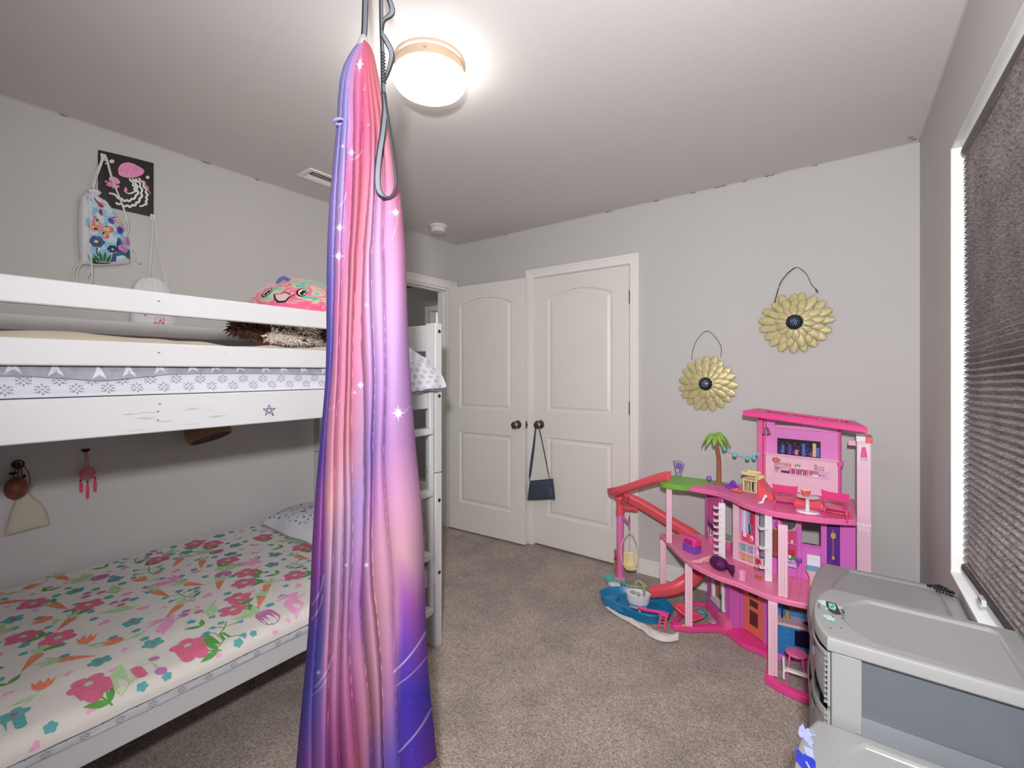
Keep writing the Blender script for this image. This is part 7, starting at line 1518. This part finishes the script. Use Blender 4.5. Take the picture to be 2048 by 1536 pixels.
MX0 = -.050; pm = [splat(-.012, 1.262, .020, 1, .4, 1.2), splat(-.030, 1.275, .012, 1), splat(-.020, 1.205, .010, 1),
      (3, [(-.027, 1.287), (-.008, 1.289), (-.002, 1.262), (.002, 1.238), (-.008, 1.232), (-.020, 1.238), (-.026, 1.262)]), (2, [(-.022, 1.281), (-.010, 1.283), (-.007, 1.262), (-.010, 1.247), (-.020, 1.252)]), splat(-.015, 1.262, .003, 3), splat(-.013, 1.272, .0025, 3),
      (3, strip([(-.018, 1.236), (-.008, 1.232), (.006, 1.236)], [.004, .006, .001])), (3, strip([(.000, 1.260), (.004, 1.256), (.008, 1.247)], [.004, .006, .003])), (3, strip([(-.038, 1.262), (-.041, 1.252), (-.037, 1.238)], .0016)), splat(-.013, 1.212, .0022, 3), splat(.004, 1.217, .0018, 3), splat(.002, 1.171, .0015, 3), (3, strip([(-.018, 1.160), (-.014, 1.154)], .0012)), splat(-.014, 1.222, .0014, 3),
      (2, strip([(-.030, 1.208), (-.018, 1.206), (-.008, 1.191), (-.010, 1.184), (-.020, 1.188), (-.028, 1.200)], .0022)), (2, strip([(-.036, 1.209), (-.028, 1.209)], .0016)), (1, [(-.024, 1.204), (-.014, 1.203), (-.010, 1.190), (-.020, 1.192)]), (2, strip([(-.006, 1.186), (.002, 1.172)], .0008))]
pn = [splat(-.058, 1.05, .010, 5, .5, 2.0), splat(-.048, 1.035, .008, 5), (5, strip([(-.052, 1.062), (-.046, 1.070), (-.042, 1.060)], .002)), (5, strip([(-.046, 1.052), (-.038, 1.058)], .003)),
      (4, [(-.064, 1.000), (-.056, .990), (-.046, .998), (-.036, .985), (-.034, .950), (-.046, .940), (-.056, .955), (-.066, .968)]), (5, [(-.056, 1.012), (-.042, 1.016), (-.038, .990), (-.050, .992)]), splat(-.050, .925, .012, 4), splat(-.064, .992, .004, 4), (5, strip([(-.050, .975), (-.044, .962)], .003)), splat(-.045, 1.022, .004, 5)]
cart('grey plastic drawer cart by the window with a black hair clip on its lid', -.079, .300, 1.45, 2.037, .620, (.42, .215, .03))
cart('tall grey plastic drawer cart with teal and black paint spills on its lid', -.049, .300, 1.116, 1.376, .790, (.640, .43, .215, .03), bul=.028, paint=pm)
cart('nearest grey plastic drawer cart with a blue paint spill on its lid', -.067, .300, .792, 1.112, .620, (.42, .215, .03), paint=pn)
gl = thing('hair_clip', 'black claw hair clip lying at the corner of the far grey cart lid', 'hair clip', (.262, 2.004, .6205)); gm_ = mat('black_gloss', (24, 24, 26), .2, coat=.4, var=.05)
for k in range(7):
    b = MB(); p = V(.240 + k * .007, 2.006 - k * .003, .6205); b.tube([p, p + V(.004, -.010, .012), p + V(.008, -.024, .014), p + V(.012, -.034, .002)], .0022, 5); b.build('tooth', gm_, gl)
b = MB(); b.tube([(.232, 2.008, .624), (.26, 2.0, .634), (.292, 1.985, .628)], .0045, 6); b.tube([(.292, 1.985, .628), (.283, 1.962, .622)], .003, 5); b.build('clip_spine', gm_, gl)
tag(MB().box(.193, .215, 1.764, 1.772, .6205, .6225).build('chalk_stub', whitef), 'small white stub lying at the front edge of the far grey cart lid', 'stub')
# ---------------------------------------------------------------- camera, light, sky
cam = bpy.data.cameras.new('camera'); co = bpy.data.objects.new('camera', cam); COL.objects.link(co)
cam.sensor_width = 36; cam.lens = 902.0 * 36 / 2048; cam.shift_y = -23 / 2048; cam.clip_start = .02
co.location = (0, 0, 1.326); co.rotation_euler = (rad(90), 0, 0.62893)
scene.camera = co
def light(name, kind, loc, power, col=(1, 1, 1), **k):
    l = bpy.data.lights.new(name, kind); l.energy = power; l.color = col
    for a, v in k.items(): setattr(l, a, v)
    o = bpy.data.objects.new(name, l); COL.objects.link(o); o.location = loc; return o
fl = light('photographer_flash', 'SPOT', (.06, -.16, 1.60), FLASH, (1.0, .99, .985), shadow_soft_size=.045, spot_size=rad(170), spot_blend=1.0); fl.rotation_euler = Vector((-1.05, 3.4, .0)).to_track_quat('-Z', 'Y').to_euler()
s_ = light('sun', 'SUN', (3, -3, 4), SUN, (1, .96, .9), angle=.02); s_.rotation_euler = Vector((-.62, .62, -.48)).to_track_quat('-Z', 'Y').to_euler()
light('hall_fill', 'POINT', (-4.6, 2.2, 2.2), 14, (1, .97, .93), shadow_soft_size=.1)  # unseen light added to brighten the hall
light('bath_fill', 'POINT', (-4.3, 4.45, 2.2), 9, (1, 1, 1), shadow_soft_size=.1)  # second unseen light, added to brighten the room past the hall
w = bpy.data.worlds.new('sky'); scene.world = w; w.use_nodes = True
bg = w.node_tree.nodes['Background']; bg.inputs[0].default_value = (.93, .97, 1.0, 1); bg.inputs[1].default_value = SKY
vs_ = scene.view_settings; vs_.view_transform = 'Standard'; vs_.look = 'None'; vs_.exposure = EXPO; vs_.gamma = 1; vs_.use_curve_mapping = False
scene.cycles.max_bounces = 8; scene.cycles.diffuse_bounces = 4; scene.cycles.use_denoising = True
for o_ in list(scene.objects):
    if o_.parent is None and 'category' in o_ and 'group' not in o_:
        g_ = {'drawer_cart': 'grey drawer carts along the window wall', 'metal_flower': 'metal flowers on the back wall', 'wall_hook': 'hooks on the left wall', 'mattress': 'bunk bed mattresses', 'fitted_sheet': 'white patterned sheets on the bunk bed'}.get(o_.name.split('.')[0])
        if g_: o_['group'] = g_
